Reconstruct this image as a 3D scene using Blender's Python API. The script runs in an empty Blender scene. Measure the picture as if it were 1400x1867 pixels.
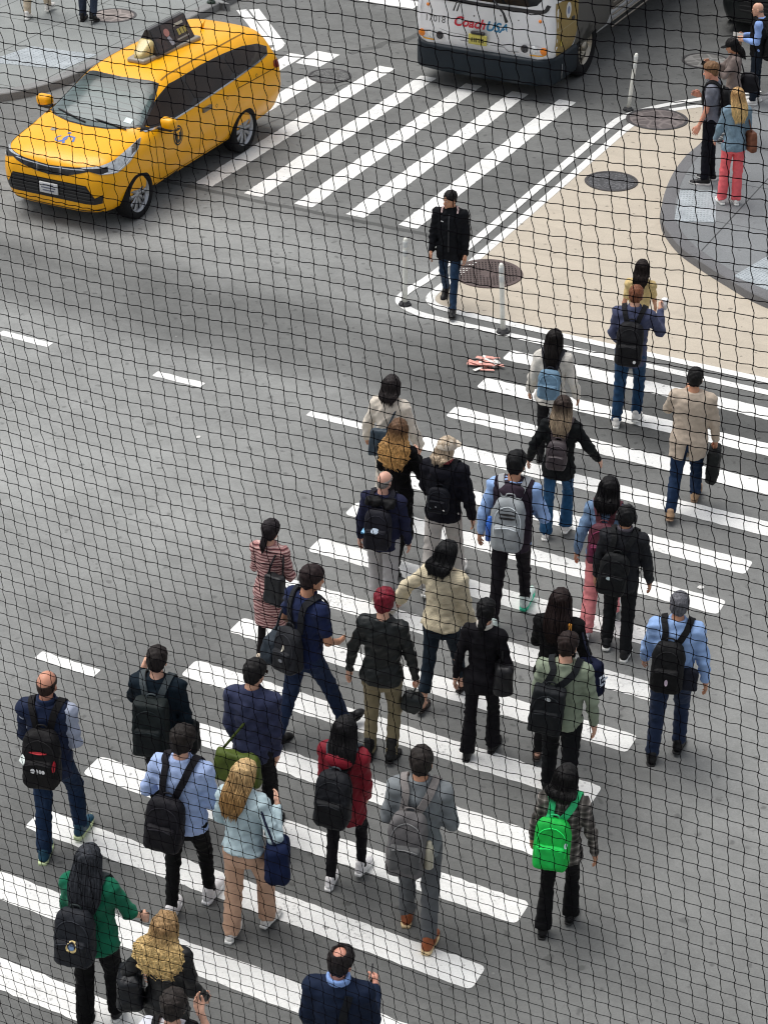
import bpy, bmesh, math, random
import numpy as np
from mathutils import Vector, Matrix
from mathutils.bvhtree import BVHTree

rng = np.random.default_rng(7)
random.seed(7)
SC = bpy.context.scene
COL = SC.collection
R = math.radians

# ------------------------------------------------------------------ survey of the place
CAM_H = 11.2                                   # height of the viewpoint above the road, metres
FPX = 3639.79                                  # focal length in pixels of the 1400 px wide photograph
PITCH, ROLL, YAW = R(31.24315), R(0.30202), R(26.79552)
_fw = np.array([0, math.cos(PITCH), -math.sin(PITCH)]); _rt = np.array([1.0, 0, 0]); _up = np.cross(_rt, _fw)
RT = math.cos(ROLL) * _rt + math.sin(ROLL) * _up
UP = -math.sin(ROLL) * _rt + math.cos(ROLL) * _up
FW = _fw
D3 = np.array([math.sin(YAW), math.cos(YAW), 0.0])   # along the crossing people walk
E3 = np.array([math.cos(YAW), -math.sin(YAW), 0.0])  # along the avenue

def G(u, v, z=0.0):
    d = (u - 700) / FPX * RT - (v - 933.5) / FPX * UP + FW
    return np.array([0, 0, CAM_H]) + d * ((z - CAM_H) / d[2])

def PX(X):
    X = np.asarray(X, float) - np.array([0, 0, CAM_H]); w = X @ FW
    return np.array([700 + FPX * (X @ RT) / w, 933.5 - FPX * (X @ UP) / w])

def ED(e, d, z=0.0):
    return E3 * e + D3 * d + np.array([0, 0, z])

def to_ed(X):
    return float(X @ E3), float(X @ D3)

# ------------------------------------------------------------------ object helpers
def tag(o, label=None, cat=None, group=None, kind=None):
    if label: o['label'] = label
    if cat: o['category'] = cat
    if group: o['group'] = group
    if kind: o['kind'] = kind
    return o

def empty(name, loc=(0, 0, 0), rz=0.0):
    o = bpy.data.objects.new(name, None); COL.objects.link(o)
    o.location = loc; o.rotation_euler = (0, 0, rz); o.empty_display_size = 0.1
    return o

def mesh_obj(name, verts, faces, mat, parent=None, loc=None, rz=None, smooth=True):
    me = bpy.data.meshes.new(name)
    me.from_pydata([tuple(map(float, v)) for v in verts], [], [tuple(int(i) for i in f) for f in faces])
    if smooth: me.polygons.foreach_set('use_smooth', [True] * len(me.polygons))
    mats = mat if isinstance(mat, (list, tuple)) else [mat]
    for m in mats: me.materials.append(m)
    me.update()
    o = bpy.data.objects.new(name, me); COL.objects.link(o)
    if parent is not None: o.parent = parent
    if loc is not None: o.location = tuple(map(float, loc))
    if rz is not None: o.rotation_euler = (0, 0, rz)
    return o

def struct(name, verts, faces, mat, label=None, smooth=False, rz=-YAW, group=None):
    """a sheet or solid of the setting, in avenue coordinates (e, d, z)"""
    o = mesh_obj(name, verts, faces, mat, smooth=smooth, rz=rz)
    return tag(o, label, None, group, 'structure')

class MB:
    """collects shapes for ONE mesh object"""
    def __init__(s): s.v = []; s.f = []; s.n = 0
    def add(s, v, f):
        v = np.asarray(v, float).reshape(-1, 3); s.v.append(v)
        s.f += [tuple(i + s.n for i in q) for q in f]; s.n += len(v); return s
    def verts(s): return np.concatenate(s.v) if s.v else np.zeros((0, 3))
    def build(s, name, mat, parent=None, loc=None, rz=None, smooth=True):
        return mesh_obj(name, s.verts(), s.f, mat, parent, loc, rz, smooth)

def box(c, h, rot=None):
    c = np.array(c, float); h = np.array(h, float)
    v = np.array([[x, y, z] for x in (-1, 1) for y in (-1, 1) for z in (-1, 1)], float) * h
    if rot is not None: v = v @ np.array(rot).T
    f = [(0, 1, 3, 2), (4, 6, 7, 5), (0, 4, 5, 1), (2, 3, 7, 6), (0, 2, 6, 4), (1, 5, 7, 3)]
    return v + c, f

def rbox(c, h, r, n=3):
    """box with rounded edges (superellipsoid-like grid from a cube sphere)"""
    h = np.array(h, float); r = min(r, *(h * 0.999))
    vs, fs, idx = [], [], {}
    def key(p): return tuple(np.round(p, 7))
    prof = sorted(set([-1.0, 1.0]))
    a = [(-1, t) for t in np.linspace(-math.pi / 4, 0, n + 1)] + [(1, t) for t in np.linspace(0, math.pi / 4, n + 1)]
    def pt(axis, sgn, i, j):
        (si, ti), (sj, tj) = a[i], a[j]
        d = np.zeros(3); o = [k for k in range(3) if k != axis]
        d[axis] = sgn; d[o[0]] = math.tan(ti) * 1.0; d[o[1]] = math.tan(tj) * 1.0
        d /= np.linalg.norm(d)
        cen = np.zeros(3); cen[axis] = sgn * (h[axis] - r); cen[o[0]] = si * (h[o[0]] - r); cen[o[1]] = sj * (h[o[1]] - r)
        return cen + d * r
    for axis in range(3):
        for sgn in (-1, 1):
            g = []
            for i in range(len(a)):
                row = []
                for j in range(len(a)):
                    p = pt(axis, sgn, i, j); k = key(p)
                    if k not in idx: idx[k] = len(vs); vs.append(p)
                    row.append(idx[k])
                g.append(row)
            flip = (sgn > 0) == (axis == 1)
            for i in range(len(a) - 1):
                for j in range(len(a) - 1):
                    q = (g[i][j], g[i + 1][j], g[i + 1][j + 1], g[i][j + 1])
                    if len(set(q)) < 3: continue
                    q = tuple(dict.fromkeys(q))
                    fs.append(q[::-1] if flip else q)
    return np.array(vs) + np.array(c, float), fs

def tube(path, rad, n=8, cap=True):
    P = np.asarray(path, float); m = len(P)
    rad = np.broadcast_to(np.asarray(rad, float), (m,))
    T = np.gradient(P, axis=0); T /= np.linalg.norm(T, axis=1)[:, None] + 1e-12
    ref = np.array([0, 0, 1.0]) if abs(T[0][2]) < 0.9 else np.array([1.0, 0, 0])
    nrm = np.cross(T[0], ref); nrm /= np.linalg.norm(nrm)
    v = []
    ang = np.linspace(0, 2 * math.pi, n, endpoint=False)
    for i in range(m):
        nrm = nrm - T[i] * (nrm @ T[i]); nrm /= np.linalg.norm(nrm) + 1e-12
        b = np.cross(T[i], nrm)
        v.append(P[i] + rad[i] * (np.cos(ang)[:, None] * nrm + np.sin(ang)[:, None] * b))
    v = np.concatenate(v)
    f = [(i * n + j, i * n + (j + 1) % n, (i + 1) * n + (j + 1) % n, (i + 1) * n + j) for i in range(m - 1) for j in range(n)]
    if cap: f += [tuple(range(n))[::-1], tuple((m - 1) * n + j for j in range(n))]
    return v, f

def lathe(prof, n=32, axis='z', c=(0, 0, 0), close=False, cap=True):
    """prof: (radius, height) pairs"""
    v = []; m = len(prof)
    for r, h in prof:
        for k in range(n):
            a = 2 * math.pi * k / n
            v.append((r * math.cos(a), r * math.sin(a), h))
    v = np.array(v)
    f = [(i * n + k, i * n + (k + 1) % n, (i + 1) * n + (k + 1) % n, (i + 1) * n + k) for i in range(m - 1) for k in range(n)]
    if close: f += [((m - 1) * n + k, (m - 1) * n + (k + 1) % n, (k + 1) % n, k) for k in range(n)]
    elif cap: f += [tuple(range(n))[::-1], tuple((m - 1) * n + k for k in range(n))]
    if axis == 'y': v = v[:, [0, 2, 1]]; f = [q[::-1] for q in f]
    if axis == 'x': v = v[:, [2, 0, 1]]
    return v + np.array(c, float), f

def prism(poly, z0, z1):
    n = len(poly)
    v = [(x, y, z0) for x, y in poly] + [(x, y, z1) for x, y in poly]
    f = [tuple(range(n))[::-1], tuple(range(n, 2 * n))] + [(i, (i + 1) % n, n + (i + 1) % n, n + i) for i in range(n)]
    return np.array(v, float), f

def sheet(poly, z):
    return np.array([(x, y, z) for x, y in poly], float), [tuple(range(len(poly)))]

def smooth_path(pts, n=8):
    """Catmull-Rom through the points"""
    P = np.asarray(pts, float); Q = np.vstack([2 * P[0] - P[1], P, 2 * P[-1] - P[-2]]); out = []
    for i in range(1, len(Q) - 2):
        p0, p1, p2, p3 = Q[i - 1:i + 3]
        for t in np.linspace(0, 1, n, endpoint=False):
            out.append(0.5 * (2 * p1 + (p2 - p0) * t + (2 * p0 - 5 * p1 + 4 * p2 - p3) * t * t + (3 * p1 - p0 - 3 * p2 + p3) * t ** 3))
    out.append(P[-1]); return np.array(out)

def ribbon2(path, w):
    """flat band of width w along a 2-D path; returns left and right edge polylines"""
    P = np.asarray(path, float); T = np.gradient(P, axis=0); T /= np.linalg.norm(T, axis=1)[:, None]
    N = np.stack([-T[:, 1], T[:, 0]], 1)
    return P + N * w / 2, P - N * w / 2

def band(path, w, z):
    a, b = ribbon2(path, w); n = len(a)
    v = np.concatenate([np.c_[a, np.full(n, z)], np.c_[b, np.full(n, z)]])
    f = [(i, n + i, n + i + 1, i + 1) for i in range(n - 1)]
    return v, f

# ------------------------------------------------------------------ materials
_M = {}
def lin(c):
    return tuple((x / 12.92 if x <= 0.04045 else ((x + 0.055) / 1.055) ** 2.4) for x in c)

class NT:
    def __init__(s, name):
        s.m = bpy.data.materials.new(name); s.m.use_nodes = True
        s.t = s.m.node_tree; s.b = s.t.nodes['Principled BSDF']
    def n(s, kind, **kw):
        x = s.t.nodes.new(kind)
        for k, v in kw.items():
            if k in x.inputs: x.inputs[k].default_value = v
            else: setattr(x, k, v)
        return x
    def l(s, a, b): s.t.links.new(a, b)
    def coord(s, scale=(1, 1, 1), kind='Object', rot=(0, 0, 0)):
        c = s.n('ShaderNodeTexCoord'); m = s.n('ShaderNodeMapping')
        m.inputs['Scale'].default_value = scale; m.inputs['Rotation'].default_value = rot
        s.l(c.outputs[kind], m.inputs['Vector']); return m.outputs['Vector']
    def noise(s, vec, scale, detail=4, rough=0.55, dist=0.0):
        x = s.n('ShaderNodeTexNoise'); x.inputs['Scale'].default_value = scale; x.inputs['Detail'].default_value = detail
        x.inputs['Roughness'].default_value = rough; x.inputs['Distortion'].default_value = dist
        s.l(vec, x.inputs['Vector']); return x.outputs['Fac']
    def ramp(s, fac, stops, interp='LINEAR'):
        x = s.n('ShaderNodeValToRGB'); r = x.color_ramp; r.interpolation = interp
        while len(r.elements) < len(stops): r.elements.new(0.5)
        for e, (p, c) in zip(r.elements, stops):
            e.position = p; e.color = (c, c, c, 1) if isinstance(c, (int, float)) else (*c, 1)
        s.l(fac, x.inputs['Fac']); return x.outputs['Color']
    def mix(s, fac, a, b, mode='MIX'):
        x = s.n('ShaderNodeMix', data_type='RGBA', blend_type=mode)
        for sock, v in ((x.inputs[0], fac), (x.inputs[6], a), (x.inputs[7], b)):
            if hasattr(v, 'is_output'): s.l(v, sock)
            elif isinstance(v, (int, float)): sock.default_value = v if sock.type == 'VALUE' else (v, v, v, 1)
            else: sock.default_value = (*v, 1)
        return x.outputs[2]
    def math(s, op, a, b=0.0, c=0.0):
        x = s.n('ShaderNodeMath', operation=op)
        for i, v in enumerate((a, b, c)):
            if hasattr(v, 'is_output'): s.l(v, x.inputs[i])
            else: x.inputs[i].default_value = v
        return x.outputs[0]
    def bump(s, h, strength=0.3, dist=0.01):
        x = s.n('ShaderNodeBump'); x.inputs['Strength'].default_value = strength; x.inputs['Distance'].default_value = dist
        s.l(h, x.inputs['Height']); s.l(x.outputs['Normal'], s.b.inputs['Normal'])
    def base(s, c):
        if hasattr(c, 'is_output'): s.l(c, s.b.inputs['Base Color'])
        else: s.b.inputs['Base Color'].default_value = (*c, 1)
    def set(s, **kw):
        for k, v in kw.items():
            k = k.replace('_', ' ')
            if hasattr(v, 'is_output'): s.l(v, s.b.inputs[k])
            else: s.b.inputs[k].default_value = v
        return s

def plain(name, c, rough=0.5, metal=0.0, var=0.08, scale=30, coat=0.0, spec=0.5, bump=0.0):
    """painted, plastic or metal surface with slight procedural unevenness"""
    key = ('plain', name)
    if key in _M: return _M[key]
    t = NT(name); v = t.coord()
    f = t.noise(v, scale, 5, 0.6)
    k = t.ramp(f, [(0.3, 1 - var), (0.7, 1 + var)])
    t.base(t.mix(1.0, c, k, 'MULTIPLY'))
    t.set(Metallic=metal, Coat_Weight=coat, Specular_IOR_Level=spec)
    t.set(Roughness=t.math('MULTIPLY_ADD', f, 0.12, rough - 0.06))
    if bump: t.bump(t.noise(v, scale * 2, 4), bump, 0.004)
    _M[key] = t.m; return t.m

def fabric(c, rough=0.85, var=0.18, sheen=0.15, key=None, kind='cloth'):
    k = ('fab', tuple(np.round(c, 4)), kind, round(rough, 2))
    if k in _M: return _M[k]
    t = NT(kind + '_fabric'); v = t.coord()
    big = t.noise(v, 6, 4, 0.6, 0.6); fine = t.noise(v, 160, 2, 0.6)
    kk = t.ramp(big, [(0.3, 1 - var), (0.7, 1 + var)])
    col = t.mix(1.0, c, kk, 'MULTIPLY')
    if kind == 'denim':
        lt = tuple(min(1, x * 2.1 + 0.02) for x in c)
        col = t.mix(t.ramp(t.noise(t.coord((1, 1, 0.35)), 9, 3), [(0.5, 0.0), (0.75, 0.5)]), col, lt)
        v2 = t.coord((1, 1, 0.08)); col = t.mix(0.25, col, t.mix(1.0, col, t.ramp(t.noise(v2, 220, 1), [(0.35, 0.5), (0.65, 1.5)]), 'MULTIPLY'))
    elif kind == 'knit':
        w = t.n('ShaderNodeTexWave', bands_direction='Z'); w.inputs['Scale'].default_value = 24; w.inputs['Distortion'].default_value = 3; w.inputs['Detail Scale'].default_value = 4
        t.l(v, w.inputs['Vector']); col = t.mix(0.22, col, t.mix(1.0, col, w.outputs['Color'], 'MULTIPLY'))
    elif kind == 'stripe':
        w = t.n('ShaderNodeTexWave', bands_direction='Z'); w.inputs['Scale'].default_value = 6.5; w.inputs['Distortion'].default_value = 2.2; w.inputs['Detail'].default_value = 3; w.inputs['Detail Scale'].default_value = 1.6
        t.l(t.coord((0.7, 0.7, 1.6)), w.inputs['Vector'])
        col = t.ramp(w.outputs['Fac'], [(0.0, lin((.33, .21, .22))), (0.28, lin((.58, .38, .38))), (0.5, lin((.80, .62, .60))), (0.75, lin((.64, .44, .44))), (1.0, lin((.86, .74, .71)))])
    elif kind == 'plaid':
        s1 = t.n('ShaderNodeTexWave', bands_direction='X'); s1.inputs['Scale'].default_value = 5.5
        s2 = t.n('ShaderNodeTexWave', bands_direction='Z'); s2.inputs['Scale'].default_value = 5.5
        for w in (s1, s2): w.inputs['Distortion'].default_value = 0.8; t.l(v, w.inputs['Vector'])
        a = t.ramp(s1.outputs['Fac'], [(0.0, 0.5), (0.55, 0.85), (0.9, 1.0), (0.97, 1.7)])
        b = t.ramp(s2.outputs['Fac'], [(0.0, 0.5), (0.55, 0.85), (0.9, 1.0), (0.97, 1.7)])
        col = t.mix(1.0, t.mix(1.0, col, a, 'MULTIPLY'), b, 'MULTIPLY')
    elif kind == 'leather':
        pass
    t.base(col)
    dk = max(c) < .06
    if kind == 'leather': t.set(Roughness=0.45, Specular_IOR_Level=0.32)
    elif kind == 'nylon': t.set(Roughness=0.62, Specular_IOR_Level=0.16 if dk else 0.3)
    else: t.set(Roughness=0.8 if dk else 0.92, Sheen_Weight=0.0 if dk else 0.06, Specular_IOR_Level=0.13 if dk else 0.18)
    t.bump(t.math('ADD', t.math('MULTIPLY', t.noise(v, 22, 4, 0.6, 0.5), 1.0), t.math('MULTIPLY', fine, 0.25)), 0.35 if kind != 'nylon' else 0.45, 0.012)
    _M[k] = t.m; return t.m

def skin_mat(c):
    k = ('skin', tuple(np.round(c, 3)))
    if k in _M: return _M[k]
    t = NT('skin'); v = t.coord()
    kk = t.ramp(t.noise(v, 14, 4), [(0.3, (0.88, 0.84, 0.84)), (0.7, (1.1, 1.06, 1.05))])
    t.base(t.mix(1.0, c, kk, 'MULTIPLY')); t.set(Roughness=0.5, Subsurface_Weight=0.08, Specular_IOR_Level=0.4)
    t.b.inputs['Subsurface Radius'].default_value = (0.02, 0.008, 0.004)
    _M[k] = t.m; return t.m

def hair_mat(c, tip=None, rough=0.6):
    k = ('hair', tuple(np.round(c, 4)), tip)
    if k in _M: return _M[k]
    t = NT('hair'); v = t.coord((1, 1, 0.18))
    f = t.noise(v, 70, 3, 0.6, 0.4)
    kk = t.ramp(f, [(0.3, 0.45), (0.5, 1.0), (0.72, 1.7)])
    col = c
    if tip is not None:
        z = t.n('ShaderNodeSeparateXYZ'); tc = t.n('ShaderNodeTexCoord'); t.l(tc.outputs['Generated'], z.inputs[0])
        col = t.mix(t.ramp(t.math('ADD', z.outputs['Z'], t.math('MULTIPLY', f, 0.25)), [(0.55, 1.0), (0.95, 0.0)]), c, tip)
    t.base(t.mix(1.0, col, kk, 'MULTIPLY')); t.set(Roughness=rough, Specular_IOR_Level=0.2 if max(c) < .08 else .3)
    t.bump(f, 0.7, 0.008)
    _M[k] = t.m; return t.m
# ------------------------------------------------------------------ world, light, camera
w = bpy.data.worlds.new('World'); SC.world = w; w.use_nodes = True
nt = w.node_tree; bg = nt.nodes['Background']
sky = nt.nodes.new('ShaderNodeTexSky'); sky.sky_type = 'NISHITA'; sky.sun_disc = False
SUN_EL, SUN_AZ = R(70), R(-60)                  # azimuth clockwise from +Y
sky.sun_elevation = SUN_EL; sky.sun_rotation = SUN_AZ
sky.air_density = 1.0; sky.dust_density = 4.0; sky.ozone_density = 1.0
hs = nt.nodes.new('ShaderNodeHueSaturation'); hs.inputs['Saturation'].default_value = 0.32   # an overcast sky is nearly grey
nt.links.new(sky.outputs['Color'], hs.inputs['Color']); nt.links.new(hs.outputs['Color'], bg.inputs['Color'])
bg.inputs['Strength'].default_value = 0.148
sl = bpy.data.lights.new('sun', 'SUN'); sl.energy = 1.75; sl.angle = R(45); sl.color = (1.0, 0.985, 0.96)
so = bpy.data.objects.new('sun', sl); COL.objects.link(so)
sdir = Vector((math.sin(SUN_AZ) * math.cos(SUN_EL), math.cos(SUN_AZ) * math.cos(SUN_EL), math.sin(SUN_EL)))
so.rotation_euler = sdir.to_track_quat('Z', 'Y').to_euler(); so.location = sdir * 40

cd = bpy.data.cameras.new('camera'); co = bpy.data.objects.new('camera', cd); COL.objects.link(co)
cd.sensor_fit = 'HORIZONTAL'; cd.sensor_width = 36.0; cd.lens = 36.0 * FPX / 1400.0; cd.clip_start = 0.1; cd.clip_end = 3000
M = Matrix(((RT[0], UP[0], -FW[0], 0), (RT[1], UP[1], -FW[1], 0), (RT[2], UP[2], -FW[2], CAM_H), (0, 0, 0, 1)))
co.matrix_world = M
SC.camera = co
SC.view_settings.view_transform = 'Standard'; SC.view_settings.look = 'None'; SC.view_settings.exposure = 0; SC.view_settings.gamma = 1
SC.cycles.max_bounces = 6; SC.cycles.diffuse_bounces = 3; SC.cycles.glossy_bounces = 3; SC.cycles.transmission_bounces = 4
SC.cycles.use_denoising = True; SC.cycles.filter_width = 1.15

# ------------------------------------------------------------------ surface materials
def asphalt_mat(name, base=0.27, banded=True, tint=(0.985, 1.0, 0.965)):
    t = NT(name); v = t.coord()
    fine = t.noise(v, 60, 4, 0.8); agg = t.noise(v, 17, 4, 0.75); mid = t.noise(v, 3.2, 6, 0.62, 0.3); big = t.noise(v, 0.42, 4, 0.5, 0.4)
    c = t.mix(1.0, tuple(base * x for x in tint), t.ramp(big, [(0.3, 0.86), (0.7, 1.14)]), 'MULTIPLY')
    c = t.mix(1.0, c, t.ramp(mid, [(0.25, 0.84), (0.5, 1.0), (0.75, 1.12)]), 'MULTIPLY')
    c = t.mix(1.0, c, t.ramp(fine, [(0.28, 0.86), (0.5, 1.0), (0.72, 1.15)]), 'MULTIPLY')
    c = t.mix(1.0, c, t.ramp(agg, [(0.32, 0.92), (0.5, 1.0), (0.68, 1.08)]), 'MULTIPLY')
    # small dark stains and gum spots, streaks drawn out along the traffic
    spots = t.ramp(t.noise(v, 7.5, 2, 0.4), [(0.655, 0.0), (0.72, 0.6)])
    c = t.mix(spots, c, tuple(base * 0.42 * x for x in tint))
    stain = t.ramp(t.noise(t.coord((0.35, 1.5, 1)), 1.5, 5, 0.6, 0.3), [(0.53, 0.0), (0.76, 0.42)])
    c = t.mix(stain, c, tuple(base * 0.6 * x for x in tint))
    pale = t.ramp(t.noise(v, 16, 1, 0.3), [(0.80, 0.0), (0.835, 0.6)])
    c = t.mix(pale, c, (0.5, 0.5, 0.48))
    if banded:
        tc = t.n('ShaderNodeTexCoord'); sp = t.n('ShaderNodeSeparateXYZ'); t.l(tc.outputs['Object'], sp.inputs[0])
        wob = t.math('MULTIPLY_ADD', t.noise(t.coord((0.5, 1, 1)), 0.9, 4, 0.6), 1.1, -0.55)
        d = t.math('ADD', sp.outputs['Y'], wob)
        mr = t.n('ShaderNodeMapRange'); mr.inputs['From Min'].default_value = 8; mr.inputs['From Max'].default_value = 24
        t.l(d, mr.inputs['Value'])
        prof = [(8, .90), (11, .78), (13.0, .93), (15.2, 1.12), (17.3, 1.08), (18.6, .95), (19.3, .62), (20.3, .57), (21.0, .88), (22.4, .96), (23.9, .62)]
        c = t.mix(1.0, c, t.ramp(mr.outputs['Result'], [((p - 8) / 16, k) for p, k in prof]), 'MULTIPLY')
        mx = t.n('ShaderNodeMapRange'); mx.inputs['From Min'].default_value = -14; mx.inputs['From Max'].default_value = 0
        t.l(t.math('ADD', sp.outputs['X'], wob), mx.inputs['Value'])
        # the crossing is darker than the lanes beside it
        c = t.mix(1.0, c, t.ramp(mx.outputs['Result'], [((p + 14) / 14, k) for p, k in ((-14, 1.08), (-10.2, 1.0), (-8.8, .70), (-4.6, .68), (-3.4, .92), (0, .95))]), 'MULTIPLY')
    t.base(c)
    t.set(Roughness=0.9, Specular_IOR_Level=0.2)
    t.bump(t.math('ADD', fine, t.math('MULTIPLY', agg, 1.2)), 0.5, 0.006)
    return t.m

def paint_mat(name, c, wear=0.5, rough=0.6):
    t = NT(name); v = t.coord()
    f = t.noise(v, 1.4, 6, 0.65, 0.3); g = t.noise(v, 60, 4, 0.75)
    k = t.mix(1.0, t.ramp(f, [(0.3, 0.90), (0.7, 1.04)]), t.ramp(g, [(0.3, 0.86), (0.65, 1.06)]), 'MULTIPLY')
    col = t.mix(1.0, c, k, 'MULTIPLY')
    chips = t.ramp(t.math('MULTIPLY', t.noise(v, 30, 5, 0.75), t.math('MULTIPLY_ADD', t.noise(v, 2.2, 3), 0.9, 0.55)), [(0.60, 0.0), (0.70, wear)])
    col = t.mix(chips, col, (0.16, 0.16, 0.155))
    smear = t.ramp(t.noise(t.coord((0.5, 3, 1)), 1.6, 4, 0.6), [(0.5, 0.0), (0.8, 0.42)])
    col = t.mix(smear, col, tuple(x * 0.62 for x in c))
    gum = t.ramp(t.noise(v, 8.5, 2, 0.35), [(0.715, 0.0), (0.735, 0.65)]); col = t.mix(gum, col, tuple(x * 0.28 for x in c))
    scuff = t.ramp(t.noise(t.coord((2.2, 0.5, 1), rot=(0, 0, .5)), 2.6, 5, 0.7), [(0.58, 0.0), (0.8, 0.35)]); col = t.mix(scuff, col, tuple(x * 0.5 for x in c))
    t.base(col); t.set(Roughness=rough, Specular_IOR_Level=0.3); t.bump(g, 0.25, 0.003)
    return t.m

def concrete_mat(name, c, joints=1.5, dirt=0.3):
    t = NT(name); v = t.coord()
    f = t.noise(v, 1.1, 6, 0.6, 0.3); g = t.noise(v, 75, 3, 0.7)
    col = t.mix(1.0, c, t.ramp(f, [(0.3, 0.86), (0.7, 1.1)]), 'MULTIPLY')
    col = t.mix(1.0, col, t.ramp(g, [(0.3, 0.8), (0.7, 1.18)]), 'MULTIPLY')
    col = t.mix(t.ramp(t.noise(v, 9, 2, 0.4), [(0.70, 0.0), (0.75, dirt * 1.6)]), col, tuple(x * 0.35 for x in c))
    if joints:
        b = t.n('ShaderNodeTexBrick', offset=0.0); b.inputs['Scale'].default_value = 1.0 / joints
        b.inputs['Mortar Size'].default_value = 0.008; b.inputs['Brick Width'].default_value = 1.0; b.inputs['Row Height'].default_value = 1.0; b.inputs['Mortar Smooth'].default_value = 0.3
        t.l(v, b.inputs['Vector']); col = t.mix(b.outputs['Fac'], col, tuple(x * 0.3 for x in c))
    t.base(col); t.set(Roughness=0.88); t.bump(g, 0.35, 0.004)
    return t.m

M_ROAD = asphalt_mat('asphalt')
M_WHITE = paint_mat('white_road_paint', (0.86, 0.86, 0.83), 0.55)
M_BEIGE = paint_mat('tan_epoxy_paint', (0.55, 0.485, 0.39), 0.14)
M_WALK = concrete_mat('sidewalk_concrete', (0.205, 0.215, 0.22))
M_WALK2 = concrete_mat('pale_sidewalk_concrete', (0.27, 0.285, 0.275))
M_KERB = concrete_mat('kerb_stone', (0.16, 0.16, 0.165), 0, 0.5)
M_KERBP = concrete_mat('pale_kerb_stone', (0.25, 0.25, 0.245), 0, 0.5)

# ------------------------------------------------------------------ ground
N = 400
gx = np.concatenate([[-900, -200, -80], np.linspace(-40, 30, 36), [80, 200, 900]])
gy = np.concatenate([[-300, -60], np.linspace(-10, 60, 36), [120, 300, 1200]])
gv = [(x, y, 0.0) for y in gy for x in gx]; nx = len(gx)
gf = [(j * nx + i, j * nx + i + 1, (j + 1) * nx + i + 1, (j + 1) * nx + i) for j in range(len(gy) - 1) for i in range(nx - 1)]
struct('road', gv, gf, M_ROAD, 'worn grey asphalt of the street crossing')

# crosswalk the people use: stripes along the avenue, stacked along the walking direction
O_E, O_D, S_D, S_W, S_L = -8.682, 21.526, 0.8332, 0.285, 4.205
def stripe(e0, e1, d0, d1, name='crosswalk_stripe', group=None, z=0.004, r=0.05):
    n = 4; poly = []
    for cx, cy, a0 in ((e1 - r, d1 - r, 0), (e0 + r, d1 - r, 90), (e0 + r, d0 + r, 180), (e1 - r, d0 + r, 270)):
        for k in range(n): a = R(a0 + 90 * k / (n - 1)); poly.append((cx + r * math.cos(a), cy + r * math.sin(a)))
    L_ = [poly[-1]] + poly; out = []
    for p0, p1 in zip(L_[:-1], L_[1:]):
        ln = math.hypot(p1[0] - p0[0], p1[1] - p0[1]); m_ = max(1, int(ln / 0.07))
        for q_ in range(m_):
            t_ = q_ / m_; jj = rng.normal(0, 0.0045, 2) if ln > .2 else (0, 0); out.append((p0[0] + (p1[0] - p0[0]) * t_ + jj[0], p0[1] + (p1[1] - p0[1]) * t_ + jj[1]))
    poly = out
    v, f = sheet(poly, z)
    return struct(name, v, f, M_WHITE, None, group=group)
for k in range(1, 18):
    dt = O_D - S_D * k
    j = rng.normal(0, 0.015, 2)
    o = stripe(O_E + j[0], O_E + S_L + j[1], dt - S_W, dt, group='white stripes of the near crosswalk')
# far crosswalk: stripes along the walking direction
for i in range(-4, 5):
    e0 = -11.70 - 0.845 * (4 - i)
    d0, d1 = 23.57, 29.47
    if i >= 1 or i < 0:
        if i == -1: d0, d1 = 23.57, 28.55 - 0.0
        stripe(e0, e0 + 0.30, d0, d1, group='white stripes of the far crosswalk', r=0.02)
    if i == 0:
        stripe(e0, e0 + 0.30, 23.57, 29.6, group='white stripes of the far crosswalk', r=0.02)
stripe(-16.42, -15.95, 29.05, 29.80, group='white stripes of the far crosswalk', r=0.02)
# lane dashes on the avenue
for e0, e1, d in ((-14.63, -13.86, 18.15), (-12.28, -11.60, 18.10), (-10.13, -9.38, 18.07), (-10.08, -9.40, 12.57), (-16.9, -16.2, 18.15)):
    stripe(e0, e1, d - 0.065, d + 0.065, 'lane_line', 'white lane dashes on the avenue', r=0.015)
stripe(-17.9, -16.0, 32.75, 33.2, 'stop_line', r=0.02)
# white corner lines beyond the taxi
for pa, pb in (((440, 17), (492, 82)), ((463, 16), (511, 80))):
    a_, b_ = np.array(to_ed(G(*pa))), np.array(to_ed(G(*pb)))
    v, f = band(np.array([a_ + (b_ - a_) * q_ for q_ in np.linspace(0, 1, 8)]), 0.19, 0.004); struct('edge_line', v, f, M_WHITE)
a_, b_ = np.array(to_ed(G(511, 80))), np.array(to_ed(G(497, 91)))
v, f = band(smooth_path([a_, (a_ + b_) / 2 + (0.03, -0.03), b_], 4), 0.17, 0.006); struct('edge_line', v, f, M_WHITE)

# tan painted corner extension with its double white outline
outer = [(6.0, 21.06), (-5.4, 21.06), (-8.9, 21.06), (-9.9, 21.07), (-10.28, 21.13), (-10.55, 21.32), (-10.60, 21.65), (-10.53, 22.2), (-10.50, 23.5), (-10.50, 26.1), (-10.50, 28.6), (-10.46, 29.15), (-10.3, 29.6), (-9.98, 30.12), (-9.5, 30.72), (-8.9, 31.4)]
inner = [(6.0, 21.36), (-5.4, 21.36), (-8.9, 21.36), (-9.8, 21.37), (-10.1, 21.43), (-10.24, 21.6), (-10.26, 21.9), (-10.24, 22.4), (-10.23, 23.5), (-10.23, 26.1), (-10.23, 28.5), (-10.2, 29.0)]
inner2 = [(-9.9, 29.82), (-9.45, 30.34), (-8.8, 31.0)]
OP = smooth_path(outer, 5); IP = smooth_path(inner, 5)
v, f = band(OP, 0.125, 0.008); struct('edge_line', v, f, M_WHITE)
v, f = band(IP, 0.125, 0.008); struct('edge_line', v, f, M_WHITE)
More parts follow.
